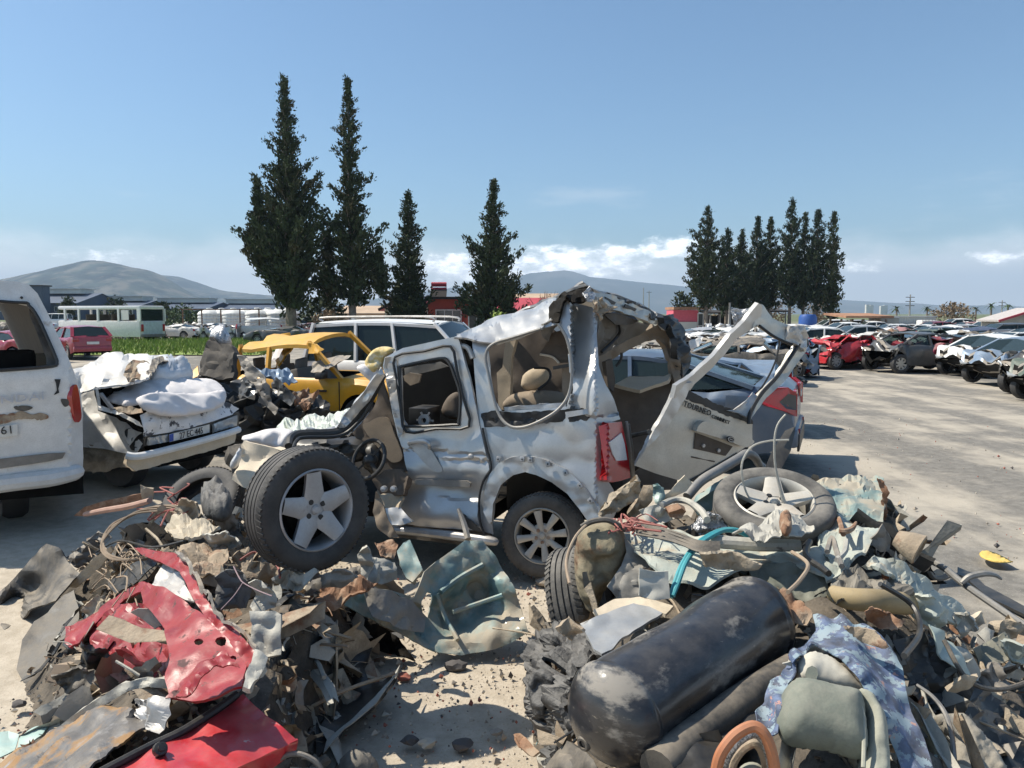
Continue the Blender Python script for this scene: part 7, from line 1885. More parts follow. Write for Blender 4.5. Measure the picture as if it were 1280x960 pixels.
for k in range(12):
    x, y = rnd.uniform(205, 240), rnd.uniform(603, 640); m.tube(LP([(x, y), (x + rnd.uniform(-25, 10), y + rnd.uniform(-5, 12)), (x + rnd.uniform(-45, 5), y + rnd.uniform(5, 22))], rnd.uniform(.04, .14)), .006, 5)
T(m.build('loose_wires', wirered), 'bunch of reddish wires in front of the half buried tyre', 'wiring')
for name, pl, mt, up, lab, cat, kw in [
    ('dry_rag', [(205, 660), (222, 644), (250, 650), (274, 656), (262, 664), (248, 667), (232, 668), (217, 671)], M('dry_rag_cloth', (.52, .45, .34), .95, 0, dust=.5, bump=.4, bscale=24), .10, 'stiff tan rag on the middle of the left-hand heap', 'rag', dict(amp=.02, fold=.035, thick=.02, tilt=.8)),
    ('rusty_sheet', [(221, 692), (236, 683), (262, 680), (284, 678), (286, 695), (274, 712), (256, 720), (236, 713), (226, 704)], rustmud, .06, 'dusty brown sheet behind the top of the red inner wing', 'metal sheet', dict(amp=.03, fold=.04, tilt=.8)),
    ('wood_strip', [(85, 734), (100, 716), (117, 698), (138, 683), (141, 688), (128, 706), (117, 717), (95, 735)], mud, .12, 'tan wooden strip slanting up beside the straw coloured wires', 'strip', dict(thick=.02, amp=.006, fold=.006)),
    ('black_flap', [(133, 728), (150, 716), (173, 702), (198, 697), (192, 708), (177, 722), (158, 736), (145, 742)], black, .08, 'flat black flap between the straw wires and the red folded lip', 'flap', dict(amp=.01, fold=.015, tilt=.8)),
    ('bent_bracket', [(82, 697), (98, 685), (113, 673), (120, 665), (130, 667), (139, 672), (128, 684), (117, 692), (106, 712), (94, 708)], greymetal, .10, 'grey bent bracket at the outer edge of the left-hand heap', 'bracket', dict(amp=.03, fold=.05)),
    ('dark_plate', [(268, 722), (280, 714), (294, 711), (310, 725), (313, 742), (307, 760), (290, 764), (275, 762), (268, 742)], M('slate_metal', (.13, .135, .14), .6, .3, dust=.5, bump=.15), .05, 'slate grey torn plate right of the red inner wing', 'metal sheet', dict(amp=.025, fold=.04, jag=1)),
    ('pale_scrap', [(312, 728), (320, 724), (334, 732), (345, 752), (342, 762), (326, 764), (312, 758), (318, 744)], palemetal, .09, 'pale crumpled scrap above the pale upright panel', 'metal sheet', dict(amp=.03, fold=.05)),
    ('upright_sheet', [(311, 763), (326, 764), (343, 763), (351, 768), (351, 818), (335, 821), (318, 818), (312, 803), (314, 780)], palemetal, .06, 'pale dusty upright panel with a bright edge right of the red inner wing', 'metal sheet', dict(amp=.012, fold=.02, tilt=.2, thick=.012)),
    ('rusty_scrap', [(298, 707), (314, 702), (333, 705), (348, 708), (353, 727), (345, 742), (334, 735), (322, 722), (308, 722)], rustmud, .06, 'rusty scrap right under the upright alloy wheel', 'metal sheet', dict(amp=.03, fold=.05, jag=1)),
    ('pale_splinter', [(358, 732), (362, 715), (372, 722), (390, 713), (396, 717), (382, 730), (374, 740), (364, 742)], palemetal, .10, 'pale splintered scrap below the upright alloy wheel', 'metal sheet', dict(amp=.03, fold=.06, freq=10)),
    ('standing_splinter', [(446, 694), (453, 686), (460, 682), (464, 692), (468, 704), (460, 721), (452, 716)], palemetal, .06, 'pale metal splinter standing right beside the upright alloy wheel', 'metal sheet', dict(amp=.02, fold=.03, thick=.02)),
    ('tan_fold', [(286, 700), (296, 690), (310, 684), (318, 696), (312, 706), (298, 710)], rustmud, .05, 'brown folded scrap left of the upright alloy wheel', 'metal sheet', dict(amp=.03, fold=.06)),
    ('grey_fold', [(258, 640), (275, 632), (292, 642), (300, 660), (286, 668), (268, 660)], greymetal, .08, 'grey folded scrap beside the tan rag', 'metal sheet', dict(amp=.03, fold=.06))]:
    kw = dict(dict(step=3.2, seed=230 + len(name)), **kw)
    T(SL(name, pl, mt, up=up, **kw), lab, cat)
o = sheet('twisted_strip', [(355, 802, 4.0), (357, 781, 4.0), (377, 753, 4.1), (390, 737, 4.15), (420, 727, 4.2), (450, 719, 4.25), (471, 727, 4.2), (454, 739, 4.1), (437, 742, 4.1), (417, 760, 4.05), (397, 761, 4.0), (372, 793, 3.95)], rust, step=3.2, amp=.035, fold=.05, freq=7, thick=.012, jag=1, seed=251)
T(o, 'long twisted rusty strip between the upright wheel and the teal panel', 'metal strip')
o = puff('burnt_lump', [(252, 620), (266, 613), (284, 618), (292, 632), (284, 645), (262, 644), (252, 634)], fl(.14), burnt, .09, seed=3, wrinkle=.06, freq=14, step=3); T(o, 'black melted lump beside the half buried tyre', 'lump')
m = MB().tube(LP([(292, 708), (299, 722), (305, 729), (322, 738), (340, 745)], .16), .003, 5); m.tube(LP([(303, 729), (292, 745), (276, 762)], .16), .0025, 5); T(m.build('loose_wires', M('violet_wire', (.25, .17, .2), .7, 0, dust=.4)), 'thin violet wires over the slate grey torn plate', 'wiring')
for name, pl, mt, lab in [
    ('dark_sheet', [(345, 772, 4.15), (372, 794, 4.2), (398, 764, 4.25), (430, 757, 4.3), (466, 776, 4.35), (500, 797, 4.4), (520, 826, 4.35), (470, 812, 4.4), (436, 810, 4.35), (412, 842, 4.2), (398, 885, 4.0), (384, 925, 3.8), (352, 890, 3.9), (345, 830, 4.05)], interior, 'large black sheet in the dark hollow left of the teal wing fragment'),  # black sheet that paints the shade of the cavity
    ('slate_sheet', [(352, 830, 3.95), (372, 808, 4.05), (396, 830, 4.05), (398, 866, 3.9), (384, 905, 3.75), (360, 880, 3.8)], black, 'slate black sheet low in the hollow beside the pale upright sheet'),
    ('dark_flap', [(376, 742, 4.1), (392, 722, 4.2), (420, 716, 4.3), (448, 708, 4.4), (452, 716, 4.35), (424, 728, 4.25), (398, 744, 4.15)], darkmetal, 'dark flap under the tread of the upright wheel'),
    ('grey_scrap', [(350, 742, 4.0), (364, 740, 4.05), (378, 752, 4.1), (366, 770, 4.05), (354, 782, 4.0), (346, 764, 3.98)], greymetal, 'grey folded scrap at the root of the twisted rusty strip'),
    ('grey_scrap', [(452, 700, 4.5), (470, 694, 4.6), (492, 704, 4.65), (498, 722, 4.6), (478, 730, 4.5), (460, 726, 4.45)], palemetal, 'pale folded scrap between the twisted strip and the small teal bracket'),
    ('dark_flap', [(470, 676, 4.9), (486, 670, 5.0), (498, 680, 4.95), (494, 694, 4.85), (478, 692, 4.8)], rust, 'dark rusty flap just left of the small teal bracket')]:
    T(sheet(name, pl, mt, step=3.5, amp=.03, fold=.04, freq=6, thick=.008, seed=len(lab), jag=.8), lab, 'metal sheet')
# teal wing panel leaning at the end of the left heap
tp_ = thing('wing_fragment', 'dusty teal car wing panel leaning on the ground below the silver van door', 'body panel', P(560, 800, 4.5)[:])
sheet('skin', [(530, 715, 4.55), (545, 702, 4.6), (580, 677, 4.75), (602, 677, 4.78), (621, 699, 4.72), (639, 727, 4.62), (661, 790, 4.45), (640, 803, 4.42), (617, 812, 4.38), (577, 819, 4.34), (549, 815, 4.32), (505, 794, 4.28), (467, 774, 4.22), (430, 755, 4.15), (440, 742, 4.2), (455, 734, 4.3), (480, 735, 4.38), (517, 747, 4.45), (524, 730, 4.5)], teal_bright, tp_,
      holes=[[(527, 752), (534, 740), (541, 742), (540, 760), (534, 772), (527, 768)]], ctrl=[(560, 770, 4.62), (520, 775, 4.5), (600, 745, 4.76)], step=4, amp=.022, fold=.028, freq=5, thick=.008, seed=252, back=darkmetal)
m = MB().tube([P(x, y, d) for x, y, d in [(551, 740, 4.52), (575, 722, 4.62), (604, 706, 4.68)]], .018, 7); m.tube([P(x, y, d) for x, y, d in [(566, 765, 4.5), (590, 757, 4.55), (628, 744, 4.55)]], .014, 7); m.tube([P(x, y, d) for x, y, d in [(546, 742, 4.52), (556, 770, 4.5), (572, 800, 4.36)]], .014, 7); m.build('stiffener', teal_bright, tp_)
sheet('grey_flap', [(455, 735, 4.25), (490, 738, 4.3), (515, 750, 4.36), (535, 770, 4.36), (530, 790, 4.3), (500, 786, 4.22), (465, 770, 4.16)], greymetal, tp_, step=4, amp=.02, fold=.03, seed=253)  # dark grey sheet painting the shadow on the panel's left half
m = MB().tube([P(573, 636, 4.9), P(580, 655, 4.85), P(585, 674, 4.78)], [.012, .02, .022], 6); m.build('rod', greymetal, tp_)
o = sheet('teal_bracket', [(496, 688, 4.7), (504, 678, 4.75), (512, 674, 4.75), (520, 692, 4.7), (528, 713, 4.62), (516, 728, 4.55), (508, 722, 4.58), (501, 708, 4.62)], teal, step=3, amp=.012, fold=.015, thick=.035, seed=254, back=rust); T(o, 'small teal bracket with a rusty top between the wheel and the teal panel', 'bracket')
# black plastic wing and small things at the bottom
bw = sheet('black_wing', [(434, 812, 4.15), (450, 806, 4.2), (466, 809, 4.2), (455, 836, 4.05), (462, 852, 3.95), (478, 852, 3.92), (500, 830, 3.98), (497, 842, 3.9), (484, 862, 3.78), (468, 884, 3.66), (430, 912, 3.5), (405, 937, 3.35), (395, 952, 3.28), (395, 900, 3.5), (400, 862, 3.75), (415, 838, 3.98)], black, ctrl=[(430, 860, 3.95)], step=3.5, amp=.02, fold=.012, freq=4, thick=.012, seed=255)
T(bw, 'black plastic wing liner with a sharp curved edge on the sand', 'arch liner')
o = sheet('liner_edge', [(500, 830, 3.94), (495, 843, 3.84), (470, 880, 3.6), (430, 911, 3.44), (404, 940, 3.3), (408, 926, 3.36), (440, 898, 3.5), (468, 872, 3.64), (488, 850, 3.82)], palemetal, step=3, amp=.004, thick=.006, fold=.004, seed=256); T(o, 'pale bent edge strip along the black wing liner', 'strip')
o = puff('sack', [(418, 962), (426, 948), (441, 937), (460, 940), (474, 958), (470, 985), (424, 985)], 3.3, M('grey_sack', (.18, .17, .15), .9, 0, dust=.6, bump=.3), .07, seed=4, wrinkle=.02, freq=9, step=3.5); T(o, 'dusty grey sack half out of the picture under the black wing liner', 'sack')
tube_thing('hose', 'grey hose loop beside the corner of the red door skin', 'hose', [P(x, y, 2.75) for x, y in [(336, 975), (345, 953), (362, 943), (380, 944), (398, 956), (408, 978)]], .010, greymetal)
tube_thing('thin_rod', 'thin bent rod lying on the sand left of the red inner wing', 'rod', [G(x, y, .02) for x, y in [(50, 891), (75, 886), (90, 872), (99, 860)]], .006, darkmetal)

# ---- right heap
for name, pl, mt, up, lab, cat, kw in [
    ('crushed_sill', [(786, 656), (820, 655), (850, 664), (872, 671), (905, 671), (960, 678), (1002, 677), (1042, 690), (1034, 716), (1000, 706), (962, 700), (936, 712), (886, 724), (840, 719), (812, 706), (792, 684)], teal_dust, .0, 'long crushed pale teal car sill coated with mud across the heap', 'body panel', dict(step=4, amp=.03, fold=.03, freq=3.2, thick=.012, tilt=.9)),
    ('arched_sheet', [(936, 712), (962, 701), (1000, 706), (1034, 716), (1035, 745), (1010, 755), (985, 748), (960, 735), (944, 728)], M('grey_green_metal', (.16, .18, .15), .55, .1, dust=.4, bump=.15), -.06, 'grey green arched panel under the edge of the crushed sill', 'body panel', dict(step=4, amp=.02, fold=.02, tilt=.3)),
    ('curved_plate', [(727, 781), (744, 772), (762, 764), (792, 753), (812, 757), (828, 766), (812, 776), (797, 785), (778, 798), (764, 811), (752, 816), (742, 808), (735, 796)], M('glossy_grey', (.42, .43, .43), .25, .4, dust=.4), -.08, 'glossy curved grey plate between the tyre and the black tank', 'plate', dict(step=3.5, amp=.012, fold=.01, freq=4, tilt=.8, thick=.01)),
    ('cream_board', [(742, 764), (769, 748), (800, 747), (842, 756), (832, 767), (800, 757), (775, 762), (752, 772)], cream, -.12, 'flat cream board under the pale square panel', 'board', dict(step=4, amp=.006, fold=.008, tilt=.9, thick=.015)),
    ('square_plate', [(799, 709), (806, 712), (820, 715), (836, 714), (837, 748), (818, 750), (799, 745)], M('pale_panel', (.50, .49, .43), .6, 0, dust=.4), .0, 'pale square panel below the hanging blue cable', 'body panel', dict(step=3.5, amp=.008, fold=.012, tilt=.1, thick=.015)),
    ('grey_scoop', [(780, 672), (798, 688), (838, 704), (838, 715), (803, 710), (799, 748), (775, 752), (758, 734), (776, 708), (783, 690)], M('dull_grey', (.27, .265, .245), .7, .1, dust=.5, bump=.1), -.08, 'dull grey scooped metal behind the pale square panel', 'metal sheet', dict(step=3.5, amp=.02, fold=.02, tilt=.2)),
    ('mud_clump', [(748, 644), (756, 636), (771, 624), (780, 612), (794, 601), (802, 603), (802, 624), (789, 632), (770, 642), (753, 648)], mud, .10, 'thick clump of dry mud on metal below the red tail lamp', 'mud clump', dict(step=3, amp=.05, fold=.06, freq=8, thick=.04)),
    ('mud_fold', [(785, 645), (796, 628), (803, 605), (814, 604), (814, 624), (806, 640), (794, 650)], rustmud, .10, 'muddy folded metal right of the mud clump', 'metal sheet', dict(step=3, amp=.04, fold=.05, thick=.02)),
    ('teal_lump', [(815, 612), (822, 607), (830, 610), (832, 620), (827, 633), (818, 628)], teal, .12, 'small teal lump between the mud and the cream torn sheet', 'fragment', dict(step=2.5, amp=.03, fold=.05, thick=.03)),
    ('torn_sheet', [(826, 626), (840, 610), (856, 594), (866, 604), (858, 614), (844, 620), (834, 627)], cream, .14, 'cream torn sheet standing up under the leaning tailgate', 'sheet', dict(step=3, amp=.01, fold=.02)),
    ('mud_plate', [(800, 640), (822, 632), (836, 640), (842, 650), (826, 656), (808, 652)], palemetal, .06, 'muddy plate with a torn corner beside the coloured wires', 'metal sheet', dict(step=3, amp=.03, fold=.05)),
    ('teal_girder', [(864, 632), (890, 614), (914, 600), (922, 609), (904, 624), (886, 641), (872, 644)], teal, .06, 'dark teal beam under the grey exhaust pipe', 'body panel', dict(step=3, amp=.01, fold=.015, thick=.05)),
    ('brick_fragment', [(836, 641), (852, 635), (858, 640), (852, 648), (838, 647)], rust, .08, 'rusty brown block inside the grey hoop', 'fragment', dict(step=2.5, amp=.01, fold=.02, thick=.05)),
    ('foil_sheet', [(866, 660), (876, 648), (886, 640), (900, 645), (909, 652), (908, 662), (892, 668), (876, 671)], foil, .05, 'crinkled silver foil beside the flat lying wheel', 'foil', dict(step=2.5, amp=.03, fold=.04, freq=12)),
    ('wheel_cover', [(916, 660), (944, 652), (966, 646), (981, 641), (999, 640), (1016, 654), (1018, 662), (993, 670), (959, 673), (932, 671)], palemetal, .14, 'dusty bent cover lying over the edge of the flat wheel', 'cover', dict(step=3.2, amp=.025, fold=.035, tilt=.7)),
    ('teal_wing', [(1000, 603), (1056, 597), (1094, 596), (1104, 601), (1106, 614), (1104, 652), (1086, 655), (1058, 649), (1043, 636), (1030, 618)], teal_bright, .04, 'teal wing panel with a torn rusty edge behind the flat lying wheel', 'body panel', dict(step=4, amp=.02, fold=.025, tilt=.7, thick=.01)),
    ('rusty_edge', [(1098, 598), (1106, 602), (1110, 614), (1108, 632), (1106, 652), (1101, 648), (1103, 616)], rust, .06, 'torn rusty edge strip of the teal wing panel', 'metal strip', dict(step=2.5, amp=.02, fold=.03, jag=1)),
    ('muddy_sheet', [(1024, 657), (1037, 646), (1049, 641), (1060, 650), (1096, 654), (1102, 662), (1088, 682), (1077, 694), (1062, 698), (1056, 711), (1034, 718), (1030, 702), (1038, 694), (1026, 675)], teal_dust, .04, 'mud caked teal panel in front of the teal wing panel', 'body panel', dict(step=3.2, amp=.035, fold=.035, freq=4.5, thick=.012, tilt=.8)),
    ('grey_flap', [(1086, 677), (1096, 664), (1104, 655), (1114, 674), (1112, 690), (1100, 690)], greymetal, .06, 'grey upright flap at the far end of the heap', 'metal sheet', dict(step=3, amp=.015, fold=.02)),
    ('mud_strip', [(1081, 706), (1094, 693), (1117, 697), (1134, 704), (1156, 721), (1170, 735), (1191, 750), (1206, 761), (1203, 777), (1180, 769), (1156, 752), (1137, 736), (1118, 721), (1100, 716)], teal_dust, .08, 'long muddy teal strip running down under the pole', 'body panel', dict(step=3.5, amp=.03, fold=.03, freq=4, thick=.014, tilt=.9)),
    ('dark_fold', [(1034, 737), (1042, 722), (1060, 710), (1070, 709), (1091, 717), (1115, 722), (1146, 740), (1144, 748), (1112, 752), (1077, 748), (1050, 752)], M('folded_steel', (.13, .125, .11), .55, .3, dust=.6, bump=.2), .04, 'dark folded steel sheet above the mustard tube', 'metal sheet', dict(step=3.5, amp=.035, fold=.06, freq=7, tilt=.7)),
    ('rusty_crumple', [(1082, 765), (1091, 759), (1112, 768), (1133, 777), (1118, 784), (1101, 788), (1088, 780)], rust, .03, 'rusty crumpled scrap above the patterned cloth', 'metal sheet', dict(step=2.8, amp=.03, fold=.06, jag=1)),
    ('rusty_teal_scrap', [(966, 733), (979, 731), (991, 737), (996, 749), (1018, 765), (1010, 771), (992, 768), (974, 748)], rust, -.02, 'orange rusty scrap touching the end of the black tank', 'metal sheet', dict(step=2.8, amp=.03, fold=.04, tilt=.6)),
    ('teal_strip', [(1164, 780), (1176, 789), (1191, 804), (1202, 825), (1213, 845), (1198, 839), (1180, 824), (1170, 798)], M('pale_teal', (.42, .50, .46), .6, 0, dust=.5), .08, 'pale teal strip hanging down between the dark gap and the grey flap', 'metal strip', dict(step=3, amp=.012, fold=.02, tilt=.3)),
    ('pale_rail', [(1195, 807), (1202, 808), (1216, 826), (1228, 845), (1223, 851), (1212, 850)], palemetal, .10, 'pale bent rail joined to the end of the teal strip', 'metal strip', dict(step=3, amp=.008, thick=.03, tilt=.3)),
    ('tan_fold', [(1186, 866), (1192, 856), (1207, 844), (1226, 849), (1220, 861), (1198, 869)], mud, .10, 'tan folded end piece below the pale bent rail', 'metal sheet', dict(step=2.8, amp=.02, fold=.03, thick=.02)),
    ('green_grey_flap', [(1213, 813), (1229, 804), (1259, 788), (1268, 803), (1277, 824), (1250, 830), (1228, 834)], M('grey_green_flap', (.17, .175, .14), .7, 0, dust=.5), .06, 'greenish grey flap near the picture edge below the pole', 'metal sheet', dict(step=3.5, amp=.02, fold=.03, tilt=.5)),
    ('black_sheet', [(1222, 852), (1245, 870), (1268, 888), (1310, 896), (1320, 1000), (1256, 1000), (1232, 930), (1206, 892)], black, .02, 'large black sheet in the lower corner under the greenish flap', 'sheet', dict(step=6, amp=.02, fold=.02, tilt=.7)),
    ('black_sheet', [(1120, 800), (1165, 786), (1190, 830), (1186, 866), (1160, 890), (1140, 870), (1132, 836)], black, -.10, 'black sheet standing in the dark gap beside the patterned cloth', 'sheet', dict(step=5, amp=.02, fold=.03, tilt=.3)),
    ('cream_shard', [(1210, 778), (1230, 765), (1233, 778), (1220, 785)], cream, .02, 'cream shard under the pole', 'fragment', dict(step=3, amp=.02, fold=.03, thick=.02)),
    ('tan_block', [(1241, 790), (1246, 778), (1258, 773), (1282, 781), (1290, 795), (1262, 800)], mud, .03, 'tan lumpy block under the lower end of the pole', 'fragment', dict(step=3.5, amp=.03, fold=.04, thick=.05)),
    ('pale_shard', [(1219, 790), (1232, 783), (1247, 791), (1240, 803), (1226, 802)], palemetal, .02, 'pale shard between the tan block and the greenish flap', 'fragment', dict(step=3, amp=.03, fold=.05, thick=.015)),
    ('pale_shard', [(1246, 836), (1262, 828), (1284, 842), (1276, 850), (1258, 846)], palemetal, .04, 'pale shard at the picture edge under the greenish flap', 'fragment', dict(step=3, amp=.02, fold=.03, thick=.015))]:
    kw = dict(dict(step=3.2, seed=300 + len(lab)), **kw)
    T(SR(name, pl, mt, up=up, **kw), lab, cat)
tube_thing('rolled_edge', 'rounded pale tube edge along the top of the crushed sill', 'tube', RP([(880, 678), (905, 678), (950, 681), (1000, 682)], .05), [.02, .03, .03, .026], palemetal, 10)
tube_thing('mustard_tube', 'mustard brown tube lying below the dark folded steel', 'tube', RP([(1040, 741), (1060, 748), (1094, 751), (1129, 754), (1157, 757)], .02), [.03, .042, .045, .045, .03], M('mustard', (.32, .24, .12), .7, 0, dust=.5), 12)
tube_thing('hoop', 'flat grey hoop around the rusty brown block', 'hoop', RP([(826, 632), (842, 625), (860, 627), (876, 638), (884, 650)], .10), .018, palemetal, 8)
o = puff('muddy_bundle', [(727, 660), (744, 652), (767, 651), (780, 666), (783, 692), (772, 717), (758, 732), (746, 758), (732, 758), (723, 740), (718, 714), (719, 684)], lambda x, y: 3.72 + (y - 700) * .0005, M('muddy_cloth', (.22, .19, .125), .95, 0, dust=.6, dustcol=(.36, .31, .22), var=.35, vscale=12, bump=.6, bscale=22, col2=(.14, .075, .04), mix2=.56, scale2=6), .12, seed=7, wrinkle=.05, freq=8, step=3, curve=True)
T(o, 'muddy rolled bundle bulging out of the heap above the standing tyre', 'bundle')
tube_thing('strap', 'dark twisted strap over the muddy rolled bundle', 'strap', [P(x, y, 3.62) for x, y in [(727, 659), (740, 652), (758, 650), (772, 656), (782, 662)]], .014, darkmetal)
m = MB(); rnd = random.Random(8)
for k in range(26):
    x, y = rnd.uniform(768, 800), rnd.uniform(644, 662); m.tube(RP([(x, y), (x + rnd.uniform(-12, 16), y + rnd.uniform(-8, 8)), (x + rnd.uniform(-16, 40), y + rnd.uniform(-2, 12))], rnd.uniform(.06, .12)), rnd.uniform(.003, .006), 5)
T(m.build('loose_wires', wirered), 'knot of reddish wires at the end of the crushed sill', 'wiring')
m = MB()
for k in range(9):
    y0 = 654 + k * 1.6; m.tube(RP([(795, y0 + rnd.uniform(-2, 2)), (825, y0 + 6), (850, y0 + 14 + rnd.uniform(-2, 2)), (872, y0 + 22), (900, y0 + 24)], .09), .006, 5)
T(m.build('cable_bundle', darkmetal), 'dark bundle of cables running along the crushed sill', 'wiring')
m = MB().tube([P(x, y, d) for x, y, d in [(838, 747, 3.15), (845, 725, 3.2), (853, 705, 3.28), (868, 683, 3.4), (885, 670, 3.5), (905, 662, 3.58), (925, 664, 3.6), (942, 675, 3.6)]], .0115, 8); m.tube([P(x, y, d) for x, y, d in [(841, 745, 3.14), (849, 725, 3.19), (857, 704, 3.27), (871, 684, 3.39), (888, 671, 3.49), (907, 663, 3.57), (927, 666, 3.6), (944, 678, 3.6)]], .0105, 8)
T(m.build('blue_cable', cable_teal), 'bright blue cable arching over the crushed sill', 'cable')
tube_thing('exhaust_pipe', 'bent grey exhaust pipe sloping up below the leaning tailgate', 'pipe', [P(x, y, d) for x, y, d in [(859, 621, 4.2), (877, 601, 4.3), (902, 586, 4.45), (922, 574, 4.55), (933, 567, 4.6), (943, 571, 4.65), (949, 580, 4.7), (957, 586, 4.7)]], [.026, .027, .028, .028, .026, .026, .024, .02], pipegrey, 12)
tube_thing('bent_wire', 'thin wire curving up from the flat lying wheel towards the tailgate handle', 'wire', [P(x, y, 3.95) for x, y in [(986, 550), (963, 551), (942, 557), (930, 572), (927, 590), (934, 618), (953, 643), (968, 657)]], .0055, palemetal, 6)
tube_thing('bent_wire', 'tall thin wire rising from the flat wheel past the grey sedan tail lamp', 'wire', [P(x, y, 3.9) for x, y in [(982, 518), (972, 531), (968, 551), (969, 582), (975, 610), (980, 628), (986, 643)]], [.005, .005, .0055, .006, .008, .012, .013], palemetal, 7)
o = puff('rusty_valve', [(974, 652), (980, 645), (988, 648), (990, 660), (984, 668), (976, 664)], fr_(.18), rust, .03, seed=5, wrinkle=.03, freq=20, step=2); T(o, 'small rusty valve lump at the foot of the wires on the flat wheel', 'valve')
tube_thing('black_strap', 'black curved strap on the mud caked teal panel', 'strap', RP([(1006, 684), (1012, 677), (1007, 690), (1012, 700), (1024, 708), (1036, 717)], .07), .014, black, 7)
tube_thing('curved_hook', 'brown curved hook above the mud caked teal panel', 'hook', RP([(1049, 664), (1058, 664), (1066, 660), (1070, 653)], .10), [.012, .014, .012, .006], rust, 7)
for i, (pl, mt) in enumerate([([(1034, 690), (1040, 672), (1046, 690), (1052, 708)], greymetal), ([(1046, 700), (1056, 690), (1058, 676)], palemetal), ([(1046, 645), (1050, 652), (1054, 668)], rust)]):
    tube_thing('metal_strut', ['grey strut across the mud caked teal panel', 'pale strut leaning beside the grey strut', 'rusty strut standing on the mud caked teal panel'][i], 'strut', RP(pl, .09), .012, mt, 6)
o = MB().lathe([(.035, 0), (.055, .05), (.068, .10), (.058, .105), (.045, .04), (0, .02)], P(1120, 672, DR(1116, 690, .10)), (.70, -.60, -.35), 20); T(o.build('pipe_mouth', rustmud), 'muddy pipe end with a dark open mouth at the far tip of the heap', 'pipe')
pl = thing('pole', 'long grey pole with a curved hook leaning out of the heap over the lot', 'pole', P(1206, 731, 4.2)[:])
MB().tube([P(x, y, d) for x, y, d in [(1138, 688, 4.55), (1150, 694, 4.5), (1180, 710, 4.3), (1206, 731, 4.12), (1280, 782, 3.75), (1350, 830, 3.4)]], .019, 9).build('shaft', pipegrey, pl)
MB().tube([P(x, y, 4.1) for x, y in [(1202, 729), (1212, 721), (1230, 717), (1244, 719), (1252, 724)]], [.014, .018, .018, .012, .006], 8).build('hook', pipegrey, pl)
o = sheet('rubber_strip', [(1197, 708), (1213, 715), (1232, 732), (1258, 746), (1300, 768), (1300, 778), (1266, 761), (1232, 744), (1208, 722), (1197, 718)], black, None, lambda x, y: G(x, y, .04).y, step=4, amp=.006, thick=.02, seed=352); T(o, 'black strip lying on the lot behind the pole', 'strip')  # flat black strip on the ground alongside the pole
o = MB().tube([P(x, y, 4.5) for x, y in [(1160, 712), (1168, 722), (1180, 722), (1190, 716)]], .016, 7); T(o.build('bent_clip', greymetal), 'grey bent clip hanging under the pole near the heap', 'clip')
o = puff('yellow_litter', [(1224, 692), (1232, 688), (1246, 692), (1262, 700), (1266, 703), (1250, 704), (1230, 699)], lambda x, y: G(x, y, .02).y, M('yellow_wrapper', (.70, .48, .10), .7, 0, dust=.3), .006, seed=2, wrinkle=.012, freq=18, step=2.5, back=.3); T(o, 'crumpled yellow wrapper lying on the open lot', 'litter')

# black gas tank
a_, b_ = P(762, 898, 2.36), P(946, 772, 3.02)
ax = (b_ - a_).normalized(); Lk_ = (b_ - a_).length; R_ = .170
tk = thing('gas_tank', 'black dusty gas tank cylinder with rounded ends lying on the heap', 'tank', ((a_ + b_) / 2)[:])
pr = [(0, -.085), (R_ * .35, -.080), (R_ * .65, -.062), (R_ * .86, -.034), (R_ * .97, -.004), (R_ * 1.0, .008), (R_ * 1.022, .014), (R_ * 1.022, .032), (R_ * .99, .038), (R_ * .985, .05)]
pr += [(R_ * (1 - .008 * math.sin(k)), .05 + (Lk_ - .10) * k / 14) for k in range(1, 14)] + [(r, Lk_ - h) for r, h in pr[::-1]]
m = MB().lathe(pr, a_, ax, 56)
m.map(lambda p: p + (p - (a_ + ax * (p - a_).dot(ax))).normalized() * (.007 * noise.noise(p * 5) - .022 * max(0, noise.noise(p * 3.1 + V((4, 4, 4))) - .1)) if (p - (a_ + ax * (p - a_).dot(ax))).length > .02 else p)
m.build('shell', tankblack, tk, angle=60)
e1 = ax.orthogonal().normalized(); e2 = ax.cross(e1)
capc = a_ - ax * .058 + (V((0, 0, -1)) - ax * ax.dot(V((0, 0, -1)))).normalized() * R_ * .45 + (V((1, 0, 0)) - ax * ax.x).normalized() * -R_ * .30
MB().lathe([(0, .012), (.011, .012), (.011, 0), (.024, 0), (.026, .012), (.02, .02), (.013, .02), (.013, .014)], capc, -ax, 16).build('port', darkmetal, tk)
o = MB().tube([P(x, y, d) for x, y, d in [(822, 962, 2.2), (850, 935, 2.3), (890, 905, 2.42), (940, 868, 2.55), (992, 832, 2.7)]], [.06, .062, .062, .055, .045], 14); T(o.build('black_pipe', blackdust), 'thick black plastic pipe lying along the lower side of the gas tank', 'pipe')
o = sheet('black_sheet', [(830, 990, 2.05), (850, 950, 2.2), (905, 905, 2.4), (950, 890, 2.5), (940, 930, 2.3), (900, 985, 2.1)], black, step=5, amp=.02, fold=.02, seed=353, thick=.01); T(o, 'black panel in the dark gap below the black plastic pipe', 'panel')
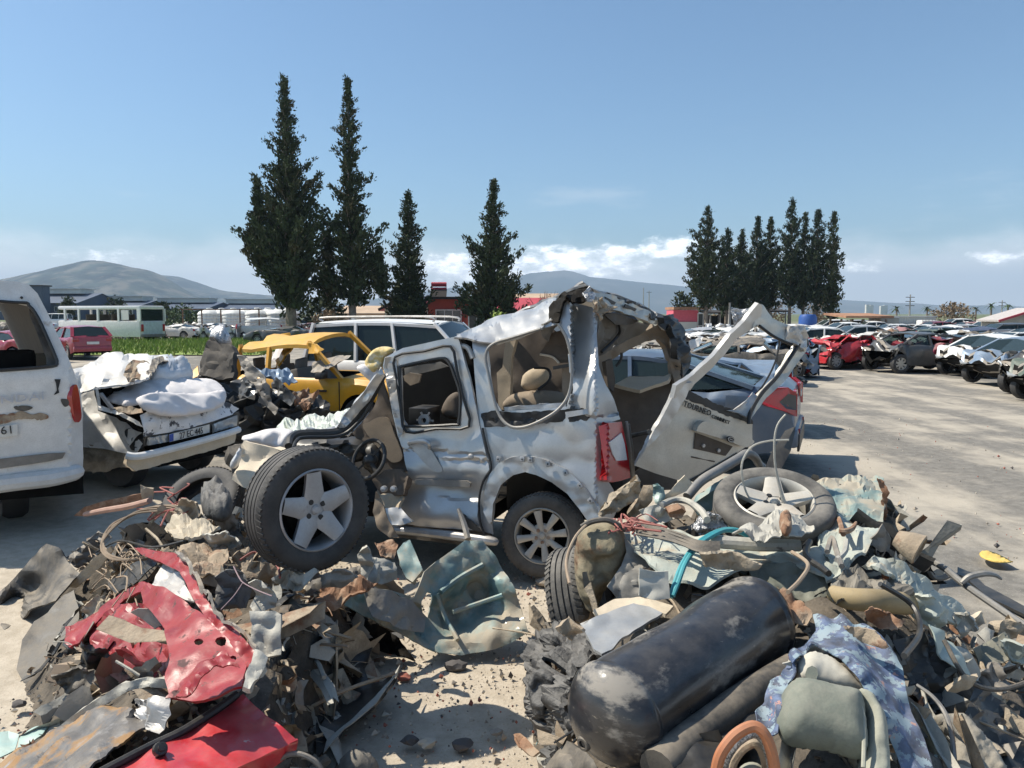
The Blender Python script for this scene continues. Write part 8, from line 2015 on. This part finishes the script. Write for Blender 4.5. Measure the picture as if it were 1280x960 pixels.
# burnt plastic by the tank
o = sheet('melted_bumper', [(651, 819, 3.7), (664, 798, 3.75), (677, 787, 3.75), (705, 779, 3.6), (724, 781, 3.5), (750, 815, 3.15), (728, 832, 3.05), (708, 849, 3.05), (704, 880, 2.95), (714, 908, 2.85), (697, 926, 2.9), (677, 952, 2.95), (668, 919, 3.15), (660, 903, 3.25), (661, 857, 3.45)], burnt, ctrl=[(690, 800, 3.45), (680, 860, 3.2)], holes=[hc(664, 825, 5, 3), hc(697, 834, 6, 4), hc(676, 902, 3, 6)], step=3, amp=.04, fold=.05, freq=8, thick=.02, jag=1.2, seed=354)
T(o, 'melted black plastic lump in front of the gas tank end', 'bumper')
o = puff('melted_lump', [(662, 846), (680, 836), (700, 850), (702, 880), (690, 905), (672, 900), (662, 875)], 3.2, burnt, .05, seed=12, wrinkle=.05, freq=14, step=3); T(o, 'rough burnt lump hanging on the melted bumper', 'lump')
o = sheet('rusty_tab', [(643, 920, 3.3), (650, 917, 3.3), (658, 923, 3.25), (675, 941, 3.1), (664, 943, 3.12), (652, 936, 3.2)], rust, step=2.5, amp=.02, fold=.04, thick=.01, seed=355); T(o, 'small rusty tab on the sand beside the melted bumper', 'fragment')
o = sheet('grey_skirt', [(680, 955, 2.75), (706, 925, 2.75), (726, 934, 2.6), (742, 950, 2.5), (756, 985, 2.4), (676, 990, 2.6)], blackdust, step=4, amp=.02, fold=.02, thick=.01, seed=356); T(o, 'dusty black skirt piece under the near end of the gas tank', 'panel')
# cloth, cushions
def dc(x, y): return 2.32 - (y - 860) * .0018
o = sheet('patterned_cloth', [(1016, 768, 2.66), (1043, 772, 2.62), (1078, 779, 2.58), (1102, 791, 2.52), (1121, 815, 2.45), (1128, 842, 2.38), (1139, 890, 2.26), (1156, 926, 2.16), (1178, 985, 2.03), (1142, 985, 2.0), (1121, 936, 2.1), (1104, 900, 2.14), (1087, 873, 2.2), (1068, 846, 2.26), (1052, 826, 2.32), (1036, 812, 2.38), (1014, 806, 2.42), (1000, 824, 2.34), (986, 850, 2.24), (977, 880, 2.16), (972, 916, 2.1), (958, 918, 2.12), (947, 905, 2.16), (945, 888, 2.2), (962, 856, 2.3), (984, 828, 2.4), (1002, 806, 2.5), (1020, 790, 2.58)], cloth_pat, step=3, thick=.004, seed=357,
          disp=lambda w: .022 * math.sin((w.x * 1.0 + w.z * .45 - w.y * .2) * 62 + 2.5 * noise.noise(w * 6)) * (.4 + noise.noise(w * 3)) + .014 * noise.noise(w * 9), amp=.012, freq=6)
T(o, 'blue patterned cloth draped over the seat cushions', 'cloth')
o = puff('headrest', [(995, 834), (1002, 822), (1014, 815), (1034, 820), (1052, 834), (1068, 850), (1080, 868), (1060, 868), (1038, 862), (1002, 854)], lambda x, y: dc(x, y) + .0, M('pale_headrest', (.55, .52, .44), .9, 0, dust=.4), .05, seed=3, wrinkle=.008, freq=12, step=3); T(o, 'pale headrest with a dark spot peeping from under the blue cloth', 'headrest')
sheet('dark_spot', hc(1015, 842, 8, 10), seatdark, o, lambda x, y: dc(x, y) - .07, step=3, thick=.006)
o = puff('seat_cushion', [(973, 880), (984, 858), (1000, 852), (1040, 860), (1072, 869), (1080, 900), (1080, 948), (1034, 938), (989, 932), (972, 912)], lambda x, y: dc(x, y) - .10, seatdark, .09, seed=5, wrinkle=.008, freq=8, step=4); T(o, 'greenish grey seat cushion under the blue patterned cloth', 'cushion', 'seat cushions in the corner of the heap')
o = puff('seat_cushion', [(1064, 868), (1084, 874), (1097, 890), (1106, 912), (1108, 985), (1074, 985), (1076, 930), (1078, 900)], lambda x, y: dc(x, y) - .08, seatcloth, .07, seed=6, wrinkle=.012, freq=9, step=3.5); T(o, 'dusty tan side cushion with a piped seam beside the greenish cushion', 'cushion', 'seat cushions in the corner of the heap')
tube_thing('piping', 'tan piping along the seam of the side cushion', 'piping', [P(x, y, dc(x, y) - .16) for x, y in [(1070, 872), (1078, 890), (1080, 920), (1079, 960)]], .006, seatcloth)
o = puff('seat_cushion', [(1142, 903), (1150, 896), (1162, 892), (1181, 922), (1191, 938), (1190, 985), (1170, 985), (1156, 940)], 2.42, seatcloth, .05, seed=7, wrinkle=.008, freq=10, step=3.5); T(o, 'smooth grey cushion right of the hanging end of the blue cloth', 'cushion', 'seat cushions in the corner of the heap')
o = puff('quilted_cover', [(1167, 897), (1184, 892), (1202, 892), (1216, 902), (1230, 920), (1248, 944), (1262, 985), (1196, 985), (1190, 930), (1178, 915)], lambda x, y: 2.62 - (y - 900) * .002, M('quilted_cloth', (.27, .25, .21), .95, 0, dust=.6, bump=.3, bscale=40), .035, seed=8, wrinkle=.02, freq=16, step=3); T(o, 'quilted grey seat cover in the lower corner beside the black sheet', 'seat cover')
tube_thing('grey_cable', 'grey cable hanging down over the quilted seat cover', 'cable', [P(x, y, d) for x, y, d in [(1146, 856, 2.6), (1165, 870, 2.55), (1180, 889, 2.5), (1189, 915, 2.42), (1193, 950, 2.35)]], [.005, .007, .008, .008, .008], pipegrey, 7)
sp = thing('speaker_ring', 'orange oval speaker ring with a perforated grille standing at the bottom edge', 'speaker', P(935, 960, 2.0)[:])
ring = [(893, 985), (897, 955), (904, 937), (920, 918), (941, 908), (955, 917), (964, 938), (969, 965), (970, 990)]
MB().tube([P(x, y, 2.0 - abs(x - 935) * .0006) for x, y in ring], .0155, 9, sm=5).build('ring', orange, sp)
MB().tube([P(935 + (x - 935) * .82 + 2, 965 + (y - 965) * .84, 2.03) for x, y in ring], .012, 8, sm=5).build('grille', M('speaker_grille', (.25, .25, .25), .4, .5, var=.9, vscale=160), sp)
MB().tube([P(935 + (x - 935) * .62 + 3, 970 + (y - 970) * .66, 2.06) for x, y in ring], .013, 8, sm=5).build('inner_ring', rustmud, sp)
MB().ball(P(940, 975, 2.07), (.045, .03, .05), 3).build('cone', seatcloth, sp)
for i, pl_ in enumerate([[(985, 826), (992, 820), (1004, 822), (998, 828)], [(978, 830), (990, 824), (1000, 826), (988, 832)]]):
    T(SR('twig_scrap', pl_, palemetal, up=.02, step=2.5), ['pale splinter between the tank end and the blue cloth', 'second pale splinter lying against the blue cloth edge'][i], 'splinter')

# ---- at the broken front of the silver van
o = sheet('windscreen', [(330, 540, 6.7), (352, 532, 6.9), (374, 527, 7.0), (400, 517, 7.2), (425, 514, 7.3), (443, 512, 7.2), (440, 522, 6.7), (427, 537, 6.4), (400, 541, 6.3), (370, 541, 6.2), (352, 546, 6.3)], shatter, step=3, amp=.05, fold=.06, freq=5, thick=.012, seed=361); T(o, 'crazed greenish windscreen crumpled in front of the silver van', 'windscreen')
o = puff('white_cloth', [(302, 546), (318, 541), (336, 536), (360, 536), (368, 542), (362, 560), (342, 561), (327, 557), (312, 552)], lambda x, y: 6.15, clothwhite, .10, seed=3, wrinkle=.05, freq=6, step=3); T(o, 'white cloth bunched over the cream trim behind the upright wheel', 'cloth')
o = sheet('cream_lining', [(297, 564, 5.9), (306, 554, 6.0), (342, 560, 5.9), (360, 566, 5.8), (350, 590, 5.75), (325, 618, 5.7), (302, 608, 5.75), (291, 600, 5.8), (298, 584, 5.85)], cream, step=4, amp=.012, fold=.02, freq=4, thick=.04, seed=362, disp=lambda w: .03 * math.sin(w.z * 26)); T(o, 'folded cream door trim behind the upright alloy wheel', 'door trim')
o = puff('plastic_bag', [(301, 557), (296, 566), (288, 578), (289, 586), (296, 584), (302, 572)], 5.8, whitebag, .04, seed=4, wrinkle=.03, freq=14, step=2.5); T(o, 'small clear plastic bag hanging off the cream door trim', 'plastic bag')
o = puff('yellow_cloth', [(457, 450), (467, 437), (481, 433), (494, 437), (484, 447), (478, 459), (468, 468), (458, 460)], 6.3, clothyellow, .10, seed=5, wrinkle=.05, freq=9, step=2.5); T(o, 'yellowish cloth bundled on the corner of the silver van', 'cloth')
o = puff('white_cloth', [(446, 459), (457, 455), (476, 462), (477, 470), (468, 479), (460, 474), (452, 467)], 6.25, clothwhite, .05, seed=6, wrinkle=.03, freq=9, step=2.5); T(o, 'white cloth hanging below the yellowish bundle', 'cloth')

# ---- rubble under and between: the body of both heaps
made = [o for o in bpy.data.objects if o not in before and o.type == 'MESH']
gx0, gx1, gy0, gy1, gs = -3.6, 3.6, 1.5, 6.6, .06
nx_, ny_ = int((gx1 - gx0) / gs), int((gy1 - gy0) / gs)
Z = np.full((nx_, ny_), 9.0)
for o in made:
    l = wloc(o); n = len(o.data.vertices); a = np.empty(n * 3); o.data.vertices.foreach_get('co', a); a = a.reshape(-1, 3) + np.array(l)
    if a[:, 2].max() < .18 or any(q in o.name for q in ('wire', 'cable', 'shaft', 'liner', 'dark_sheet', 'slate', 'black_wing', 'sack', 'stone', 'hose', 'windscreen', 'cream', 'bag')) or (o.parent and 'wing_frag' in o.parent.name): continue
    i = ((a[:, 0] - gx0) / gs).astype(int); j = ((a[:, 1] - gy0) / gs).astype(int)
    k = (i >= 0) & (i < nx_) & (j >= 0) & (j < ny_) & (a[:, 1] < 5.9)
    np.minimum.at(Z, (i[k], j[k]), a[k, 2])
mask = (Z < 8).astype(float); Zk = np.where(Z < 8, Z - .07, 0)


def blur(A, s):
    r = int(3 * s); k = np.exp(-.5 * (np.arange(-r, r + 1) / s) ** 2); k /= k.sum()
    A = np.apply_along_axis(lambda v: np.convolve(v, k, 'same'), 0, A); return np.apply_along_axis(lambda v: np.convolve(v, k, 'same'), 1, A)


bm1 = blur(mask, 2.6); H = blur(Zk * mask, 2.6) / np.maximum(bm1, 1e-3)
H = H * np.clip((bm1 - .06) / .34, 0, 1)
H = np.minimum(H, np.where(Z < 8, Z - .03, 9)); H = np.clip(H, 0, None)
GX, GY = np.meshgrid(gx0 + (np.arange(nx_) + .5) * gs, gy0 + (np.arange(ny_) + .5) * gs, indexing='ij')
H *= np.clip(np.maximum(np.maximum((GX - .12) / .15, (-.80 - GX) / .2), (GY - 4.75) / .3), 0, 1)
XX = gx0 + (np.arange(nx_) + .5) * gs; YY = gy0 + (np.arange(ny_) + .5) * gs
vs = [V((x, y, H[i, j] + (.05 * noise.noise(V((x * 5, y * 5, 3))) if H[i, j] > .06 else -.03) - .02)) for i, x in enumerate(XX) for j, y in enumerate(YY)]
fs = [(i * ny_ + j, (i + 1) * ny_ + j, (i + 1) * ny_ + j + 1, i * ny_ + j + 1) for i in range(nx_ - 1) for j in range(ny_ - 1) if max(H[i, j], H[i + 1, j], H[i, j + 1], H[i + 1, j + 1]) > .03]
m = MB().add(vs, fs, 0)
rnd = random.Random(99)
cells = [(i, j) for i in range(nx_) for j in range(ny_) if H[i, j] > .08]
cells += [(i, j) for i, j in cells if H[i, j] - H[max(0, i - 1):i + 2, max(0, j - 1):j + 2].min() > .12] * 4
pal = [M('heap_dirt', (.05, .043, .035), .95, 0, dust=.6, dustcol=(.33, .27, .20), var=.4, vscale=9, bump=.6), rustmud, greymetal, darkmetal, palemetal, rust, black, teal, mud, wirebrown]
for q in range(5600):
    i, j = rnd.choice(cells); x, y = XX[i] + rnd.uniform(-gs, gs), YY[j] + rnd.uniform(-gs, gs); z = H[i, j]
    zl = H[max(0, i - 1):i + 2, max(0, j - 1):j + 2].min(); z = z if z - zl < .08 else rnd.uniform(zl, z)
    s = min(.10, .020 * math.exp(rnd.gauss(0, .72)))
    c = V((x, y, z + rnd.uniform(0, s * .8) - (s * 1.3 if mask[i, j] else 0)))
    mi = rnd.choice((1, 1, 1, 1, 2, 2, 3, 4, 4, 4, 5, 6, 6, 8, 8, 8, 8, 7 if x > 0 else 9))
    if rnd.random() < .25:
        L = s * rnd.uniform(3, 8); a = rnd.uniform(0, 6.28); e = V((math.cos(a), math.sin(a), rnd.uniform(-.3, .7)))
        m.tube([c - e * L * .5, c + V((rnd.gauss(0, s * .4), rnd.gauss(0, s * .4), s * .5)), c + e * L * .5], s * rnd.uniform(.05, .13), 5, mi, sm=3)
    else:
        bnd = V((rnd.gauss(0, 1), rnd.gauss(0, 1), rnd.gauss(0, 1) + .6)).normalized(); u = bnd.orthogonal().normalized(); w_ = bnd.cross(u)
        a = rnd.uniform(0, 6.28); u, w_ = u * math.cos(a) + w_ * math.sin(a), w_ * math.cos(a) - u * math.sin(a)
        lx, ly = (s * rnd.uniform(2.6, 5), s * rnd.uniform(.25, .5)) if rnd.random() < .35 and not mask[i, j] else (s * rnd.uniform(.9, 2.4), s * rnd.uniform(.4, 1.1)); k1, k2 = rnd.gauss(0, .7), rnd.gauss(0, 1.2); pts = []
        for i2 in range(6):
            for j2 in range(4):
                e, g = i2 / 2.5 - 1, j2 / 1.5 - 1
                pts.append(c + u * lx * (e + rnd.uniform(-.12, .12)) + w_ * ly * (g + rnd.uniform(-.25, .25)) + bnd * (s * (k1 * e * e + k2 * abs(g) * .7) + rnd.gauss(0, s * .16)))
        fq = [(i2 * 4 + j2, i2 * 4 + 4 + j2, i2 * 4 + 5 + j2, i2 * 4 + 1 + j2) for i2 in range(5) for j2 in range(3)]
        m.add(pts + [p - bnd * .003 for p in pts], fq + [tuple(24 + v for v in reversed(f)) for f in fq], mi)
tag(m.build('rubble', pal, angle=25), kind='stuff')
# pebbles on the sand and grit on the lot
m = MB(); pm = [stonem, M('pale_grit', (.52, .46, .37), .95, 0, var=.2), M('dark_grit', (.10, .09, .085), .9, 0), M('brick_grit', (.38, .13, .09), .9, 0)]
for q in range(5600):
    if q < 4200: x, y = rnd.uniform(-2.6, .5), 3.0 + 3.2 * rnd.random()
    else: x, y = rnd.uniform(1.5, 9), rnd.uniform(3.5, 15)
    if gx0 < x < gx1 and gy0 < y < gy1 and H[min(nx_ - 1, int((x - gx0) / gs)), min(ny_ - 1, int((y - gy0) / gs))] > .05: continue
    s = min(.03, .0055 * math.exp(rnd.gauss(0, .6)))
    m.add([V((x, y, 0)) + V((rnd.uniform(.6, 1.4) * a * s, rnd.uniform(.6, 1.4) * b * s, rnd.uniform(.6, 1.2) * c * s + s * .4)) for a, b, c in ((1, 0, 0), (-.5, .87, 0), (-.5, -.87, 0), (0, 0, 1), (.2, .1, -1))], [(0, 1, 3), (1, 2, 3), (2, 0, 3), (1, 0, 4), (2, 1, 4), (0, 2, 4)], rnd.choice((0, 0, 1, 1, 1, 2, 3)))
tag(m.build('gravel', pm, smooth=False), kind='stuff')
for i, (px, py, s, mt, lab) in enumerate([(578, 930, .05, 2, 'dark flat stone chip on the sand near the picture bottom'), (513, 925, .04, 2, 'dark pebble on the sand right of the grey sack'), (534, 928, .045, 1, 'pale stone beside the dark pebble'), (505, 846, .04, 3, 'reddish brick chip in the shadow of the teal panel'),
                                          (570, 832, .06, 2, 'dark chip at the lower edge of the teal panel'), (620, 915, .03, 0, 'tan stone on the sand beside the melted bumper'), (24, 880, .035, 2, 'dark pebble on the sand left of the red inner wing'), (590, 680, .09, 1, 'pale block of rubble under the silver van door'),
                                          (700, 712, .12, 1, 'pale flat block under the silver van rear wheel'), (685, 725, .10, 0, 'tan block leaning under the silver van rear wheel')]):
    c = G(px, py, .02); o = MB().ball(c, (s, s * .8, s * .5), 2, amp=.5, freq=2.2, seed=i * 3).build('stone', pm[mt], angle=20); T(o, lab, 'stone', 'single stones on the sand')
